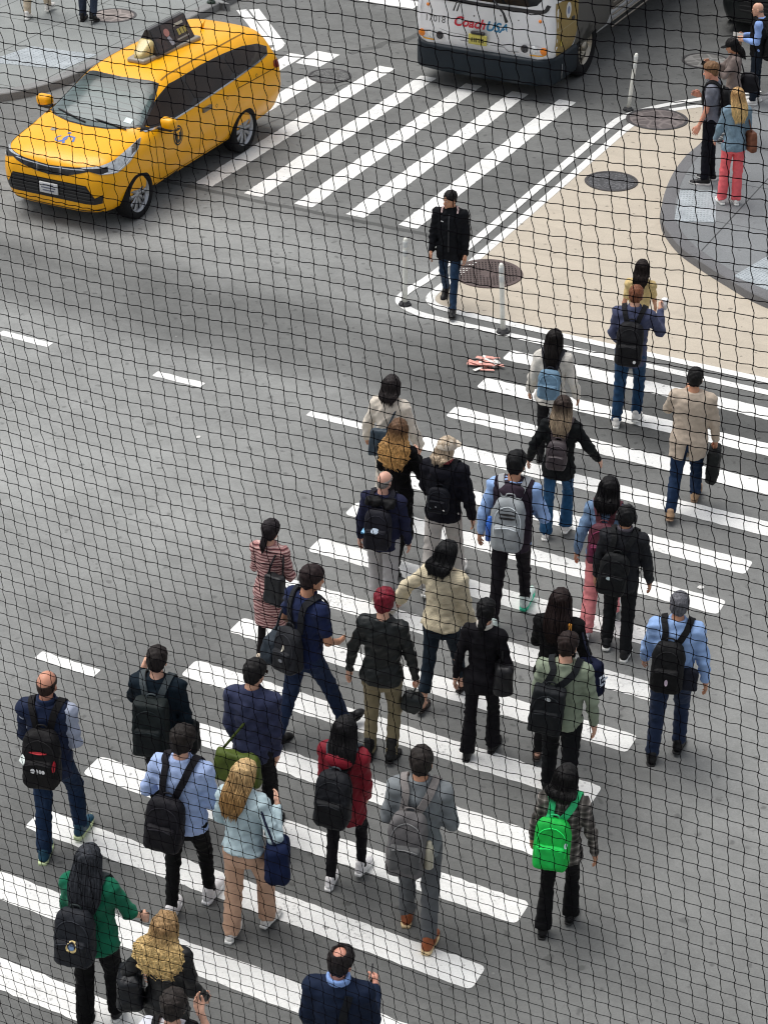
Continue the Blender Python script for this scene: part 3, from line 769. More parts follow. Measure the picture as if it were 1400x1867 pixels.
def build_taxi():
    t = empty('taxi', ED(-16.03, 23.57, 0.0), 0); 
    t.rotation_euler = (0, 0, math.atan2(-D3[1], -D3[0]))
    tag(t, 'yellow taxi minivan with roof advert crossing the far crosswalk', 'taxi')
    bpy.context.view_layer.update()
    # x, zb, wl, wm, zbelt, wbelt, zedge, wroof, ztop
    T = [(-2.67, .40, .62, .80, .66, .80, .88, .72, .94), (-2.65, .34, .76, .92, .90, .90, 1.08, .76, 1.16), (-2.60, .30, .82, .965, 1.10, .93, 1.34, .74, 1.42), (-2.50, .27, .86, .98, 1.20, .945, 1.51, .69, 1.61),
         (-2.1, .25, .88, .985, 1.22, .962, 1.56, .68, 1.66), (-1.5, .24, .90, .985, 1.20, .965, 1.57, .675, 1.685), (-.7, .23, .90, .985, 1.17, .965, 1.575, .69, 1.70), (0, .23, .90, .985, 1.15, .965, 1.56, .685, 1.68),
         (.32, .23, .90, .985, 1.14, .962, 1.51, .67, 1.605), (.65, .23, .90, .985, 1.12, .955, 1.36, .72, 1.45), (1.0, .23, .90, .98, 1.09, .94, 1.19, .80, 1.28), (1.22, .23, .90, .98, 1.06, .925, 1.12, .83, 1.17),
         (1.6, .23, .89, .975, 1.01, .905, 1.06, .83, 1.115), (1.95, .235, .85, .945, .965, .865, 1.01, .78, 1.06), (2.10, .25, .78, .87, .92, .79, .965, .70, 1.01), (2.18, .27, .71, .80, .88, .71, .925, .62, .965), (2.23, .29, .64, .73, .84, .63, .88, .55, .91), (2.255, .33, .57, .65, .79, .55, .83, .47, .855)]
    V, F = loft_body(T, 110, 44)
    pj = Proj(V, F)
    M_Y = car_paint('taxi_yellow', (1.0, 0.46, 0.0), .10)
    cuts = [arch_cutter(wx, s, .41, .42, 1.25, .37) for wx in (1.475, -1.475) for s in (1, -1)]
    body_shell('body', V, F, M_Y, t, cuts, [(1.475, .37, .41, .83), (-1.475, .37, .41, .83)], lambda c, n: c.z < .265 + (.05 if abs(c.x) < 1.1 else 0) and c.x < 2.1)
    def dec(name, polys, fr, mat, off=.004, grid=.06, parent=None):
        v, f = pj.decal(polys, fr, off, grid); return mesh_obj(name, v, f, mat, parent or t)
    # windows
    t_ws = NT('windscreen_painted_reflection'); v_ = t_ws.coord()
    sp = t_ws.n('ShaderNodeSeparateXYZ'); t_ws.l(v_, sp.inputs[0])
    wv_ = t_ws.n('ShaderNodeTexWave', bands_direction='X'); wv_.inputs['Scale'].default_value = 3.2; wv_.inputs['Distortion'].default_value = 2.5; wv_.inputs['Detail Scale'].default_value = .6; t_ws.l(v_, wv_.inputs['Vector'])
    t_ws.base(t_ws.mix(1.0, t_ws.ramp(wv_.outputs['Fac'], [(.02, .45), (.12, 1.0)]), t_ws.ramp(t_ws.math('ADD', t_ws.math('MULTIPLY', sp.outputs['X'], 1.0), t_ws.math('MULTIPLY', t_ws.noise(v_, 3.0, 3, .5, .8), .22)), [(0.42, (.006, .009, .008)), (0.55, (.02, .035, .032)), (.75, (.075, .115, .11)), (1.1, (.11, .145, .145))]), 'MULTIPLY'))  # pale and dark reflections with curved streaks, painted into the glass colour
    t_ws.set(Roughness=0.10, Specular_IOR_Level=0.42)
    ws_out = [(1.30, 0), (1.27, -.32), (1.17, -.62), (1.03, -.80), (.62, -.715), (.27, -.60), (.33, -.3), (.35, 0), (.33, .3), (.27, .60), (.62, .715), (1.03, .80), (1.17, .62), (1.27, .32)]
    ws = [(x * .955 + .035, y * .955) for x, y in ws_out]
    wo = dec('windscreen', [ws], TOP, t_ws.m, .008, .07); wo['label'] = 'windscreen with pale reflection and dark top band painted into its colour'
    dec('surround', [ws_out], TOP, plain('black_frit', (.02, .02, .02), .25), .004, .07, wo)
    # things seen through the windscreen: dashboard edge, wipers, toll tag
    for a, b in (((1.20, .62), (1.13, .05)), ((1.23, -.05), (1.06, -.62))):
        P = [pj.point((a[0] + (b[0] - a[0]) * q, a[1] + (b[1] - a[1]) * q, 4), (0, 0, -1), .022) for q in np.linspace(0, 1, 7)]
        mb = MB(); mb.add(*tube(P, [.012] * 6 + [.006], 6)); mb.build('wiper', M_TRIM, wo)
    dec('toll_tag', [[(1.08, .50), (1.0, .50), (1.0, .62), (1.08, .62)]], TOP, plain('pale_sticker', (.6, .72, .7), .4), .011, .05, wo)
    side = {'front_side_window': [(1.06, 1.045), (.74, 1.225), (.42, 1.40), (.15, 1.50), (-.16, 1.525), (-.16, 1.075)], 'sliding_door_window': [(-.19, 1.077), (-.19, 1.527), (-.7, 1.535), (-1.28, 1.515), (-1.28, 1.135)], 'rear_side_window': [(-1.31, 1.14), (-1.31, 1.512), (-1.85, 1.475), (-2.2, 1.40), (-2.36, 1.31), (-2.30, 1.24), (-2.0, 1.195)]}
    allw = [(1.13, 1.02), (.76, 1.245), (.42, 1.42), (.14, 1.525), (-.7, 1.56), (-1.3, 1.54), (-1.86, 1.50), (-2.24, 1.42), (-2.44, 1.30), (-2.34, 1.21), (-2.0, 1.17), (-1.3, 1.115), (-.2, 1.05), (.6, 1.01)]
    def zm(P): return [(x, 1.56 - (1.56 - z_) * .76) for x, z_ in P]
    side = {k: zm(v) for k, v in side.items()}; allw = zm(allw)
    for fr in (LEFT, RIGHT):
        dec('window_trim', [allw], fr, plain('window_gloss_black', (.014, .012, .011), .15), .004, .07)
        for nm, poly in side.items(): dec(nm, [rounded(poly, 1)], fr, M_GLASS, .009, .07)
        dec('belt_moulding', [line_poly(zm([(1.08, 1.012), (.6, 1.0), (-.2, 1.04), (-1.3, 1.105), (-2.0, 1.16), (-2.32, 1.2)]), .018)], fr, M_CHROME, .007, .12)
        gap = plain('panel_gap', (.10, .05, .003), .8)
        for pts in ([(.98, 1.12), (1.0, .80), (.93, .5), (.85, .36)], [(-.18, 1.15), (-.18, .6), (-.2, .34)], [(-1.30, 1.20), (-1.30, .88), (-1.12, .70), (-1.06, .34)], [(-1.3, 1.07), (-2.5, 1.05)], [(.85, .36), (-1.05, .34)], [(-.19, 1.62), (-.2, 1.55)]):
            dec('door_gap', [line_poly(smooth_path(pts, 4), .013)], fr, gap, .0025, .05)
        for x in (-.38,):
            y = .99 * (1 if fr is LEFT else -1)
            mb = MB(); mb.add(*rbox((x, y, 1.045), (.12, .022, .036), .02, 2)); mb.build('door_handle', plain('handle_grey', (.16, .13, .09), .3, .4), t)
        for c in ((-.66, 1.0), (-.98, 1.02), (-1.85, 1.10)):
            dec('badge', [circle(c, .028), ], fr, plain('faded_print', (.18, .10, .02), .6), .003, .02)
            dec('badge_centre', [circle(c, .018), ], fr, M_Y, .005, .02)
    # round T emblem on the front door
    for fr, sx in ((LEFT, -1), (RIGHT, 1)):
        e = dec('door_emblem', [circle((.43, .90), .125, 32, 1.2)], fr, plain('emblem_black', (.02, .016, .006), .4), .004, .03)
        dec('emblem_ring', [[(.43 + .095 * math.cos(a), .90 + .113 * math.sin(a)) for a in (a0, a0 + .27, )] + [(.43 + .102 * math.cos(a), .90 + .122 * math.sin(a)) for a in (a0 + .27, a0)] for a0 in np.arange(0, 6.2, .262)], fr, M_Y, .007, .05, e)
        dec('emblem_letter', [[(.43 - sx * (p[0]), .90 + p[1]) for p in poly] for poly in letters('T', .17, 0, .008)], fr, M_Y, .008, .04, e)
    # nose: slim upper grille, emblem, headlights, lower grille, plate, lip
    FRONT_T = ((8, 0, .115), (0, 1, 0), (0, 0, 1), (-1, 0, 0))
    M_GR = plain('grille_black', (.012, .012, .013), .35)
    up = [(-.70, .775), (-.40, .69), (-.2, .645), (0, .63), (.2, .645), (.40, .69), (.70, .775), (.70, .815), (.42, .785), (.2, .77), (0, .76), (-.2, .77), (-.42, .785), (-.70, .815)]
    g1 = dec('upper_grille', [up], ((8, 0, .14), (0, 1, 0), (0, 0, 1), (-1, 0, 0)), M_GR, .006, .05)
    dec('nose_emblem', [circle((0, .70), .065, 24, .72)], FRONT_T, plain('emblem_grey', (.05, .055, .06), .25, .5), .012, .03, g1)
    dec('chrome_strip', [line_poly([(-.66, .80), (-.4, .783), (0, .762), (.4, .783), (.66, .80)], .012)], FRONT_T, M_CHROME, .009, .06, g1)
    lo = [(-.62, .585), (.62, .585), (.76, .36), (.70, .315), (-.70, .315), (-.76, .36)]
    g2 = dec('lower_grille', [lo], FRONT_T, M_GR, .006, .05)
    for z in (.37, .42, .47, .52, .565):
        hw = .60 + (.60 - z) * .5
        dec('grille_bar', [line_poly([(-hw, z), (hw, z)], .014)], FRONT_T, plain('grille_bar_grey', (.05, .05, .052), .3), .014, .08, g2)
    dec('lip_line', [line_poly([(-.80, .348), (-.66, .322), (0, .317), (.66, .322), (.80, .348)], .016)], FRONT, M_TRIM, .006, .05)
    for s in (1, -1):
        dec('fog_vent', [[(s * .70, .40), (s * .82, .46), (s * .80, .33), (s * .70, .31)]], FRONT_T, M_GR, .005, .04)
    p = pj.point((8, 0, .455 + .115), (-1, 0, 0), .03)
    pl = mesh_obj('licence_plate', *rbox((p[0], 0, .57), (.012, .155, .08), .01, 1), plain('plate_white', (.62, .62, .62), .4), t)
    mb = MB()
    for k, w_ in enumerate((.09, .12, .1)):
        mb.add(*box((p[0] + .0125, 0, .615 - .04 * k), (.0015, w_, .009)))
    mb.build('plate_print', plain('plate_blue_grey', (.12, .13, .18), .5), pl)
    for s in (1, -1):
        q = math.sqrt(.5); fr = ((6, 6 * s, .13), (-q, q * s, 0), (0, 0, 1), (-q, -q * s, 0))
        # a runs from the nose (negative) to the side (positive)
        hl = [(-1.20, .80), (-.95, .825), (-.72, .865), (-.48, .92), (-.24, .975), (-.32, .88), (-.50, .77), (-.70, .715), (-.95, .725)]
        h = dec('headlight', [hl], fr, plain('headlamp_lens', (.55, .58, .60), .12, .3, .3, 22), .008, .04)
        dec('headlight_housing', [[(-1.2, .79), (-.95, .80), (-.84, .815), (-.84, .755), (-.95, .73)]], fr, M_GR, .011, .04, h)
        dec('drl_strip', [line_poly([(-.9, .735), (-.7, .735), (-.53, .79), (-.40, .86)], .012)], fr, plain('bright_lens', (.85, .86, .86), .2), .013, .04, h)
        dec('headlight_tip', [[(-.42, .925), (-.25, .97), (-.33, .885), (-.45, .845)]], fr, plain('smoke_lens', (.10, .09, .08), .15), .012, .04, h)
        # mirrors
        mb = MB(); v, f = rbox((0, 0, 0), (.085, .125, .085), .07, 3); v[:, 0] += -np.abs(v[:, 1]) * .2; mb.add(v + np.array([.80, s * 1.065, 1.21]), f); mm = mb.build('side_mirror', M_Y, t)
        mb = MB(); mb.add(*rbox((.80, s * 1.04, 1.135), (.06, .11, .025), .02, 2)); mb.add(*rbox((.82, s * .98, 1.14), (.05, .06, .03), .02, 2)); mb.build('mirror_base', M_TRIM, mm)
        mb = MB(); mb.add(*box((.712, s * 1.065, 1.21), (.006, .10, .065))); mb.build('mirror_glass', M_CHROME, mm)
        # tail light
        dec('tail_light', [rounded([(-2.68, 1.12), (-2.40, 1.18), (-2.37, 1.08), (-2.52, 1.03), (-2.68, 1.02)], 1)], LEFT if s > 0 else RIGHT, plain('tail_red', (.22, .03, .02), .2), .007, .04)
        for wx in (1.475, -1.475): wheel(t, wx, s * .862, .36, s)
    dec('rear_window', [rounded([(-.60, 1.13), (.60, 1.13), (.54, 1.44), (-.54, 1.44)], 1)], BACK, M_GLASS, .008, .07)
    # blue access symbol on the bonnet, small crest beside it
    M_B = plain('symbol_blue', (.10, .18, .48), .5)
    cx, cy = 1.74, -.12
    ring = [[(cx + r * math.cos(a), cy + r * math.sin(a)) for r, a in ((.085, a0), (.085, a0 + .33), (.062, a0 + .33), (.062, a0))] for a0 in np.arange(-2.6, 2.4, .33)]
    sym = ring + [line_poly([(cx + .10, cy + .10), (cx - .02, cy + .03), (cx - .09, cy + .05)], .035), line_poly([(cx - .09, cy + .05), (cx - .08, cy + .16)], .03), line_poly([(cx + .02, cy + .06), (cx + .08, cy + .0)], .03), circle((cx - .16, cy + .02), .026, 12), line_poly([(cx - .08, cy + .15), (cx + .03, cy + .20)], .03)]
    sym = [[(cx + (a_ - cx) * 1.1, cy + (b_ - cy) * 1.1) for a_, b_ in q_] for q_ in sym]
    dec('access_symbol', sym, TOP, M_B, .004, .05)
    dec('bonnet_crest', [rounded([(1.50, -.45), (1.58, -.42), (1.57, -.33), (1.49, -.34)], 1)], TOP, plain('crest_grey', (.33, .28, .2), .5), .004, .04)
    for s in (1, -1): dec('roof_seam', [line_poly(smooth_path([(.2, s * .585), (-.8, s * .60), (-2.2, s * .575)], 4), .022)], TOP, plain('roof_seam_dark', (.25, .12, .003), .6), .003, .1)
    # roof advert: clear housing on a base, wedge-shaped posters, lamp at the front
    sg = empty('roof_advert', (-.72, .02, 1.685)); sg.parent = t
    sgo = []
    M_HS = plain('grey_sign_plastic', (.33, .29, .23), .35)
    v, f = rbox((0, 0, .025), (.70, .27, .035), .03, 2); v[:, 1] *= np.interp(v[:, 0], [-.7, .2, .7], [1, 1, .55]); mesh_obj('sign_base', v, f, M_HS, sg)
    tri = [(-.62, .21, .05), (.42, .21, .05), (.42, -.21, .05), (-.62, -.21, .05), (-.60, .03, .40), (.36, .03, .40), (.36, -.03, .40), (-.60, -.03, .40)]
    mesh_obj('sign_case', tri, [(0, 1, 5, 4), (2, 3, 7, 6), (4, 5, 6, 7), (1, 2, 6, 5), (3, 0, 4, 7), (3, 2, 1, 0)], plain('sign_frame_dark', (.03, .025, .022), .3), sg, smooth=False)
    tg = NT('poster'); vv = tg.coord(); n_ = tg.noise(vv, 3.4, 4, .55, 1.2)
    tg.base(tg.ramp(n_, [(.30, (.012, .010, .009)), (.48, (.035, .022, .018)), (.58, (.07, .04, .032)), (.68, (.05, .045, .018)), (.8, (.16, .10, .03))])); tg.set(Roughness=.22)
    for s in (1, -1):
        def sp_(a, b, off=.006):   # point on the sloping face
            z = .05 + .35 * b; x = -.60 + 1.0 * a; y = .21 - .18 * b
            nn = np.array([0, .35, .18]) / math.hypot(.35, .18); return np.array([x, s * (y), z]) + off * nn * [1, s, 1]
        po = mesh_obj('poster', [sp_(.03, .08), sp_(.97, .08), sp_(.94, .95), sp_(.03, .95)], [(0, 1, 2, 3)], tg.m, sg, smooth=False)
        def patch(pts, mat, nm): mesh_obj(nm, [sp_(a, b, .009) for a, b in pts], [tuple(range(len(pts)))], mat, po, smooth=False)
        patch(circle((.60, .63), .07, 14, 2.2), plain('poster_skin', (.45, .20, .17), .4), 'poster_figure')
        patch([(.50, .12), (.60, .12), (.64, .45), (.57, .48)], plain('poster_blue', (.35, .36, .42), .4), 'poster_figure')
        for a0, a1, b0, b1, c_ in ((.12, .38, .70, .80, (.5, .45, .36)), (.10, .17, .34, .58, (.42, .34, .08)), (.19, .26, .34, .58, (.42, .34, .08)), (.28, .34, .34, .58, (.42, .34, .08)), (.10, .42, .18, .24, (.30, .28, .25))):
            patch([(a0, b0), (a1, b0), (a1, b1), (a0, b1)], plain('poster_print%d' % int(c_[0] * 100), c_, .4), 'poster_print')
    v, f = rbox((.50, 0, .12), (.15, .12, .10), .06, 2); v[:, 1] *= np.interp(v[:, 0], [.35, .65], [1.2, .6]); v[:, 2] = np.where(v[:, 2] > .05, .05 + (v[:, 2] - .05) * np.interp(v[:, 0], [.35, .65], [1.5, .35]), v[:, 2])
    mesh_obj('roof_lamp', v, f, plain('lamp_amber', (.62, .50, .22), .2), sg)
    mb = MB(); mb.add(*tube([(-1.9, 0, 1.68), (-1.95, 0, 1.75), (-2.02, 0, 1.78)], [.03, .02, .006], 8)); mb.build('aerial', M_Y, t)
build_taxi()

def build_bus():
    t = empty('coach_bus', ED(-12.98, 29.13, 0.0)); t.rotation_euler = (0, 0, math.atan2(-D3[1], -D3[0])); bpy.context.view_layer.update()
    tag(t, 'white intercity coach bus with gold side panel waiting behind the far crosswalk', 'bus')
    M_WH = car_paint('bus_white', (.80, .81, .82), .15); M_BL = plain('bumper_slate', (.010, .017, .024), .5, var=.15, scale=4, spec=.25)
    M_GOLD = car_paint('bus_gold', (.33, .23, .07), .1); M_SIL = plain('ribbed_silver', (.20, .175, .145), .38, .5, .15, 3); M_GREY = plain('arch_grey', (.10, .095, .085), .5)
    W2 = 1.26
    T = [(-12.0, .45, W2 * .9, W2, 1.4, W2, 3.2, 1.15, 3.42), (-.6, .45, W2 * .9, W2, 1.4, W2, 3.2, 1.15, 3.42), (-.18, .5, W2 * .9, W2 * .995, 1.4, W2 * .985, 3.15, 1.12, 3.36), (-.05, .6, W2 * .85, W2 * .955, 1.4, W2 * .94, 3.0, 1.04, 3.2), (-.0, .65, W2 * .8, W2 * .90, 1.4, W2 * .88, 2.85, .95, 3.0)]
    V, F = loft_body(T, 90, 60)
    # the front leans back above the belt, and is gently crowned across
    z = V[:, 2]; fr_ = np.clip((V[:, 0] + 1.0) / 1.0, 0, 1); V[:, 0] -= fr_ * (np.clip(z - 1.3, 0, None) * .16 + .05 * (V[:, 1] / W2) ** 2)
    body_shell('body', V, F, M_WH, t, [arch_cutter(-1.62, s, .60, .5, 1.45, .50) for s in (1, -1)] + [arch_cutter(-9.0, s, .60, .5, 1.45, .50) for s in (1, -1)], [(-1.62, .5, .60, .95), (-9.0, .5, .60, .95)])
    pj = Proj(V, F)
    def dec(name, polys, fr, mat, off=.004, grid=.12, parent=None):
        v, f = pj.decal(polys, fr, off, grid); return mesh_obj(name, v, f, mat, parent or t)
    # bumper
    P = []
    out = [(-1.05, 1.275), (-.35, 1.275), (-.12, 1.23), (-.0, 1.10), (.06, .7), (.075, 0)]
    out = np.array(out + [(x, -y) for x, y in out[-2::-1]]); out = resample(chaikin(out, 2), 60)
    rows = [(.27, -.06), (.29, -.015), (.35, .0), (.60, .0), (.635, -.012), (.68, .0), (.715, -.02), (.73, -.09)]
    V2 = []
    for zz, off in rows:
        c_ = out.copy(); c_[:, 0] += np.where(np.abs(c_[:, 1]) < 1.2, off, 0); c_[:, 1] *= (1 + off * .6); V2.append(np.c_[c_, np.full(len(c_), zz)])
    k = len(out); F2 = [(i * k + j, i * k + j + 1, (i + 1) * k + j + 1, (i + 1) * k + j) for i in range(len(rows) - 1) for j in range(k - 1)]
    F2 += [tuple(range(k))[::-1], tuple((len(rows) - 1) * k + j for j in range(k))]
    mesh_obj('bumper', np.concatenate(V2), F2, M_BL, t)
    mb = MB(); mb.add(*box((-.4, 1.279, .46), (.012, .004, .12))); mb.build('bumper_mark', plain('grey_mark', (.2, .2, .2), .5), t)
    UPS = .12; FRONT_B = ((8, 0, .12), (0, 1, 0), (0, 0, 1), (-1, 0, 0))
    # fascia
    M_GAP = plain('fascia_gap', (.22, .22, .22), .7)
    dec('fascia_seam', [line_poly([(-.95, .70), (-.62, .66), (-.55, .72), (.40, .72), (.48, .66), (.95, .70)], .012), line_poly([(-.8, .86), (-.6, .82), (.0, .80)], .008)], FRONT_B, M_GAP, .004)
    def text(nm, s, size, y, zz, mat, shear=0, bold=0):
        return dec(nm, [[(p[0] + y, p[1] + zz) for p in poly] for poly in letters(s, size, shear, bold)], FRONT_B, mat, .005, .2)
    text('fleet_number', '17018', .155, -.86, 1.00, plain('print_grey', (.09, .09, .09), .5))
    text('brand_lettering', 'Coach', .215, -.25, 1.015, plain('print_red', (.50, .025, .045), .45), .3, .006)
    text('brand_lettering', 'USA', .215, .24, 1.005, plain('print_blue', (.02, .16, .30), .45), .3, .006)
    pl = mesh_obj('licence_plate', *rbox((.035, -.05, .79 + UPS), (.012, .165, .085), .01, 1), plain('plate_yellow', (.52, .46, .10), .4), t)
    mb = MB()
    for y in (-.10, -.055, -.02, .03, .07, .10): mb.add(*box((.048, -.05 + y, .785 + UPS), (.002, .013, .035)))
    mb.build('plate_print', plain('plate_dark', (.16, .14, .04), .5), pl)
    mesh_obj('plate_bracket', *rbox((.03, -.05, .90 + UPS), (.03, .12, .022), .012, 1), M_TRIM, t)
    for s in (1, -1):
        pod = dec('headlight_pod', [rounded([(s * .62, .66), (s * 1.06, .66), (s * 1.16, .80), (s * .74, .82)], 2)], FRONT_B, plain('pod_white', (.60, .60, .60), .3), .006, .06)
        for y, r_, m_ in ((.76, .058, plain('lamp_dark', (.03, .03, .035), .1)), (.92, .055, plain('lamp_clear', (.72, .74, .74), .12, .2)), (1.09, .055, plain('lamp_orange', (.75, .22, .02), .2))):
            q = pj.point((8, s * y, .745 + UPS), (-1, 0, 0), .0)
            mb = MB(); v, f = lathe([(r_ * 1.15, 0), (r_ * 1.1, .012), (r_, .014), (r_ * .6, .022), (.001, .026)], 24, 'x'); mb.add(v + q, f); mb.build('lamp', m_, pod)
        dec('amber_strip', [line_poly(smooth_path([(s * .86, .655), (s * 1.05, .662), (s * 1.13, .70)], 4), .025)], FRONT_B, plain('lamp_amber2', (.72, .36, .05), .25), .009, .05, pod)
        q = pj.point((8, s * 1.0, 1.22 + UPS), (-1, 0, 0), 0.0)
        mb = MB(); v, f = lathe([(.03, 0), (.02, .02), (.001, .03)], 12, 'x'); mb.add(v + q, f); mb.build('marker_lamp', plain('lamp_orange', (.75, .22, .02), .2), t)
    wsh = dec('windscreen', [rounded([(-1.08, 1.54), (0, 1.51), (1.08, 1.54), (1.04, 2.75), (-1.04, 2.75)], 2)], FRONT, glass_mat('bus_glass', (.012, .014, .016)), .006, .12)
    dec('screen_seal', [line_poly(smooth_path([(-1.12, 1.60), (-1.02, 1.49), (-.5, 1.465), (0, 1.455), (.5, 1.465), (1.02, 1.49), (1.12, 1.60)], 4), .06)], FRONT, M_TRIM, .008, .08, wsh)
    for y0, y1 in ((-.50, -.42), (-.44, -.36)):
        mb = MB(); mb.add(*tube([(.02, y0, 1.33), (.05, y0 + .06, 1.47), (-.02, y1 + .55, 1.9)], [.014, .011, .007], 6)); mb.build('wiper', M_TRIM, wsh)
    mb = MB(); mb.add(*tube([(.03, .45, 1.27), (.055, .40, 1.42), (.0, -.1, 1.9)], [.03, .02, .01], 6)); mb.build('wiper', M_TRIM, wsh)
    dec('wiper_port', [circle((-.72 + .55, 1.26), .014), circle((.30, 1.33), .012), circle((.62, 1.3), .012)], FRONT, M_GREY, .005)
    # sides
    for fr, s in ((LEFT, 1), (RIGHT, -1)):
        gp = dec('gold_panel', [rounded([(-.17, .72), (-.17, 1.62), (-.30, 1.62), (-1.02, 1.62), (-1.02, 1.05), (-.98, .80), (-.90, .72)], 1)], fr, M_GOLD, .005)
        gp['label'] = 'gold front side panel with a round white badge'
        dec('panel_seam', [line_poly([(-.17, 1.16), (-1.0, 1.16)], .012), line_poly([(-.62, .74), (-.62, 1.16)], .008)], fr, plain('gold_light', (.45, .38, .22), .5), .008, .12, gp)
        b = dec('round_badge', [circle((-.60, 1.42), .105, 28, 1.25)], fr, plain('badge_white', (.75, .75, .74), .4), .009, .06, gp)
        dec('badge_emblem', [circle((-.60, 1.42), .05, 20, 1.3)], fr, plain('badge_blue', (.25, .30, .42), .4), .012, .06, gp)
        mesh_obj('panel_handle', *rbox((-.80, s * 1.27, 1.24), (.055, .014, .03), .012, 1), M_TRIM, gp)
        mesh_obj('panel_latch', *rbox((-.33, s * 1.27, .95), (.02, .01, .05), .008, 1), plain('latch_yellow', (.6, .5, .1), .5), gp)
        dec('sill_skirt', [[(-1.1, .50), (-.2, .50), (-.17, .715), (-.95, .715)]], fr, M_BL, .006)
        ar = [(-1.62 + .60 * math.cos(a), .5 + .60 * math.sin(a)) for a in np.linspace(0, math.pi, 17)]
        dec('arch_panel', [[(-1.015, .5), (-1.015, 1.50), (-2.6, 1.50), (-2.6, .5)] + [(x, zz) for x, zz in ar[::-1]][:0] + [(-2.22, .5)] + ar[::-1] + [(-1.02, .5)]], fr, M_GREY, .004)
        dec('livery_band', [[(-1.03, 1.52), (-1.03, 1.95), (-2.4, 1.95), (-2.4, 1.52)]], fr, plain('livery_white', (.7, .7, .69), .4), .004)
        dec('livery_block', [[(-1.10, 1.60), (-1.10, 1.90), (-1.32, 1.90), (-1.26, 1.60)]], fr, plain('livery_red', (.55, .04, .05), .4), .007)
        dec('livery_block', [[(-1.30, 1.60), (-1.36, 1.90), (-2.0, 1.90), (-1.95, 1.60)]], fr, plain('livery_blue', (.02, .08, .25), .4), .007)
        lb = dec('luggage_bay', [[(-2.6, .5), (-2.6, 1.5), (-8.2, 1.5), (-8.2, .5)]], fr, M_SIL, .006, .4)
        mb = MB()
        for zz in np.arange(.58, 1.5, .105): mb.add(*box((-5.4, s * 1.272, zz), (2.78, .008, .014)))
        mb.build('rib', plain('rib_silver', (.30, .27, .23), .32, .6), lb)
        for x in (-4.3, -6.2): dec('bay_gap', [line_poly([(x, .5), (x, 1.5)], .025)], fr, M_TRIM, .02, .3, lb)
        mesh_obj('bay_lamp', *rbox((-2.75, s * 1.285, 1.38), (.09, .012, .035), .01, 1), plain('lamp_clear', (.72, .74, .74), .12, .2), lb)
        sw = dec('side_window', [rounded([(-.35, 1.95), (-11.6, 2.0), (-11.6, 3.02), (-.75, 3.02)], 1)], fr, glass_mat('bus_glass2', (.012, .014, .016)), .006, .4)
        for x in np.arange(-2.0, -11.5, -1.6): dec('window_post', [line_poly([(x, 2.0), (x, 3.0)], .05)], fr, M_TRIM, .01, .3, sw)
        dec('driver_window', [rounded([(-.22, 1.66), (-1.02, 1.66), (-1.02, 1.93), (-.26, 1.93)], 1)], fr, M_TRIM, .007)
        wheel(t, -1.62, s * 1.06, .51, s, width=.30, rim=.60, rim_mat=plain('bus_alloy', (.42, .38, .31), .3, .8), bus=True)
        wheel(t, -9.0, s * 1.06, .51, s, width=.30, rim=.60, rim_mat=plain('bus_alloy', (.42, .38, .31), .3, .8), bus=True)
        mb = MB(); mb.add(*tube([(-.25, s * 1.2, 2.9), (.15, s * 1.45, 2.75), (.22, s * 1.5, 2.4)], .025, 8)); mb.build('mirror_arm', M_TRIM, t)
        mb = MB(); mb.add(*rbox((.22, s * 1.5, 2.15), (.06, .12, .22), .05, 2)); mb.build('side_mirror', M_TRIM, t)
build_bus()

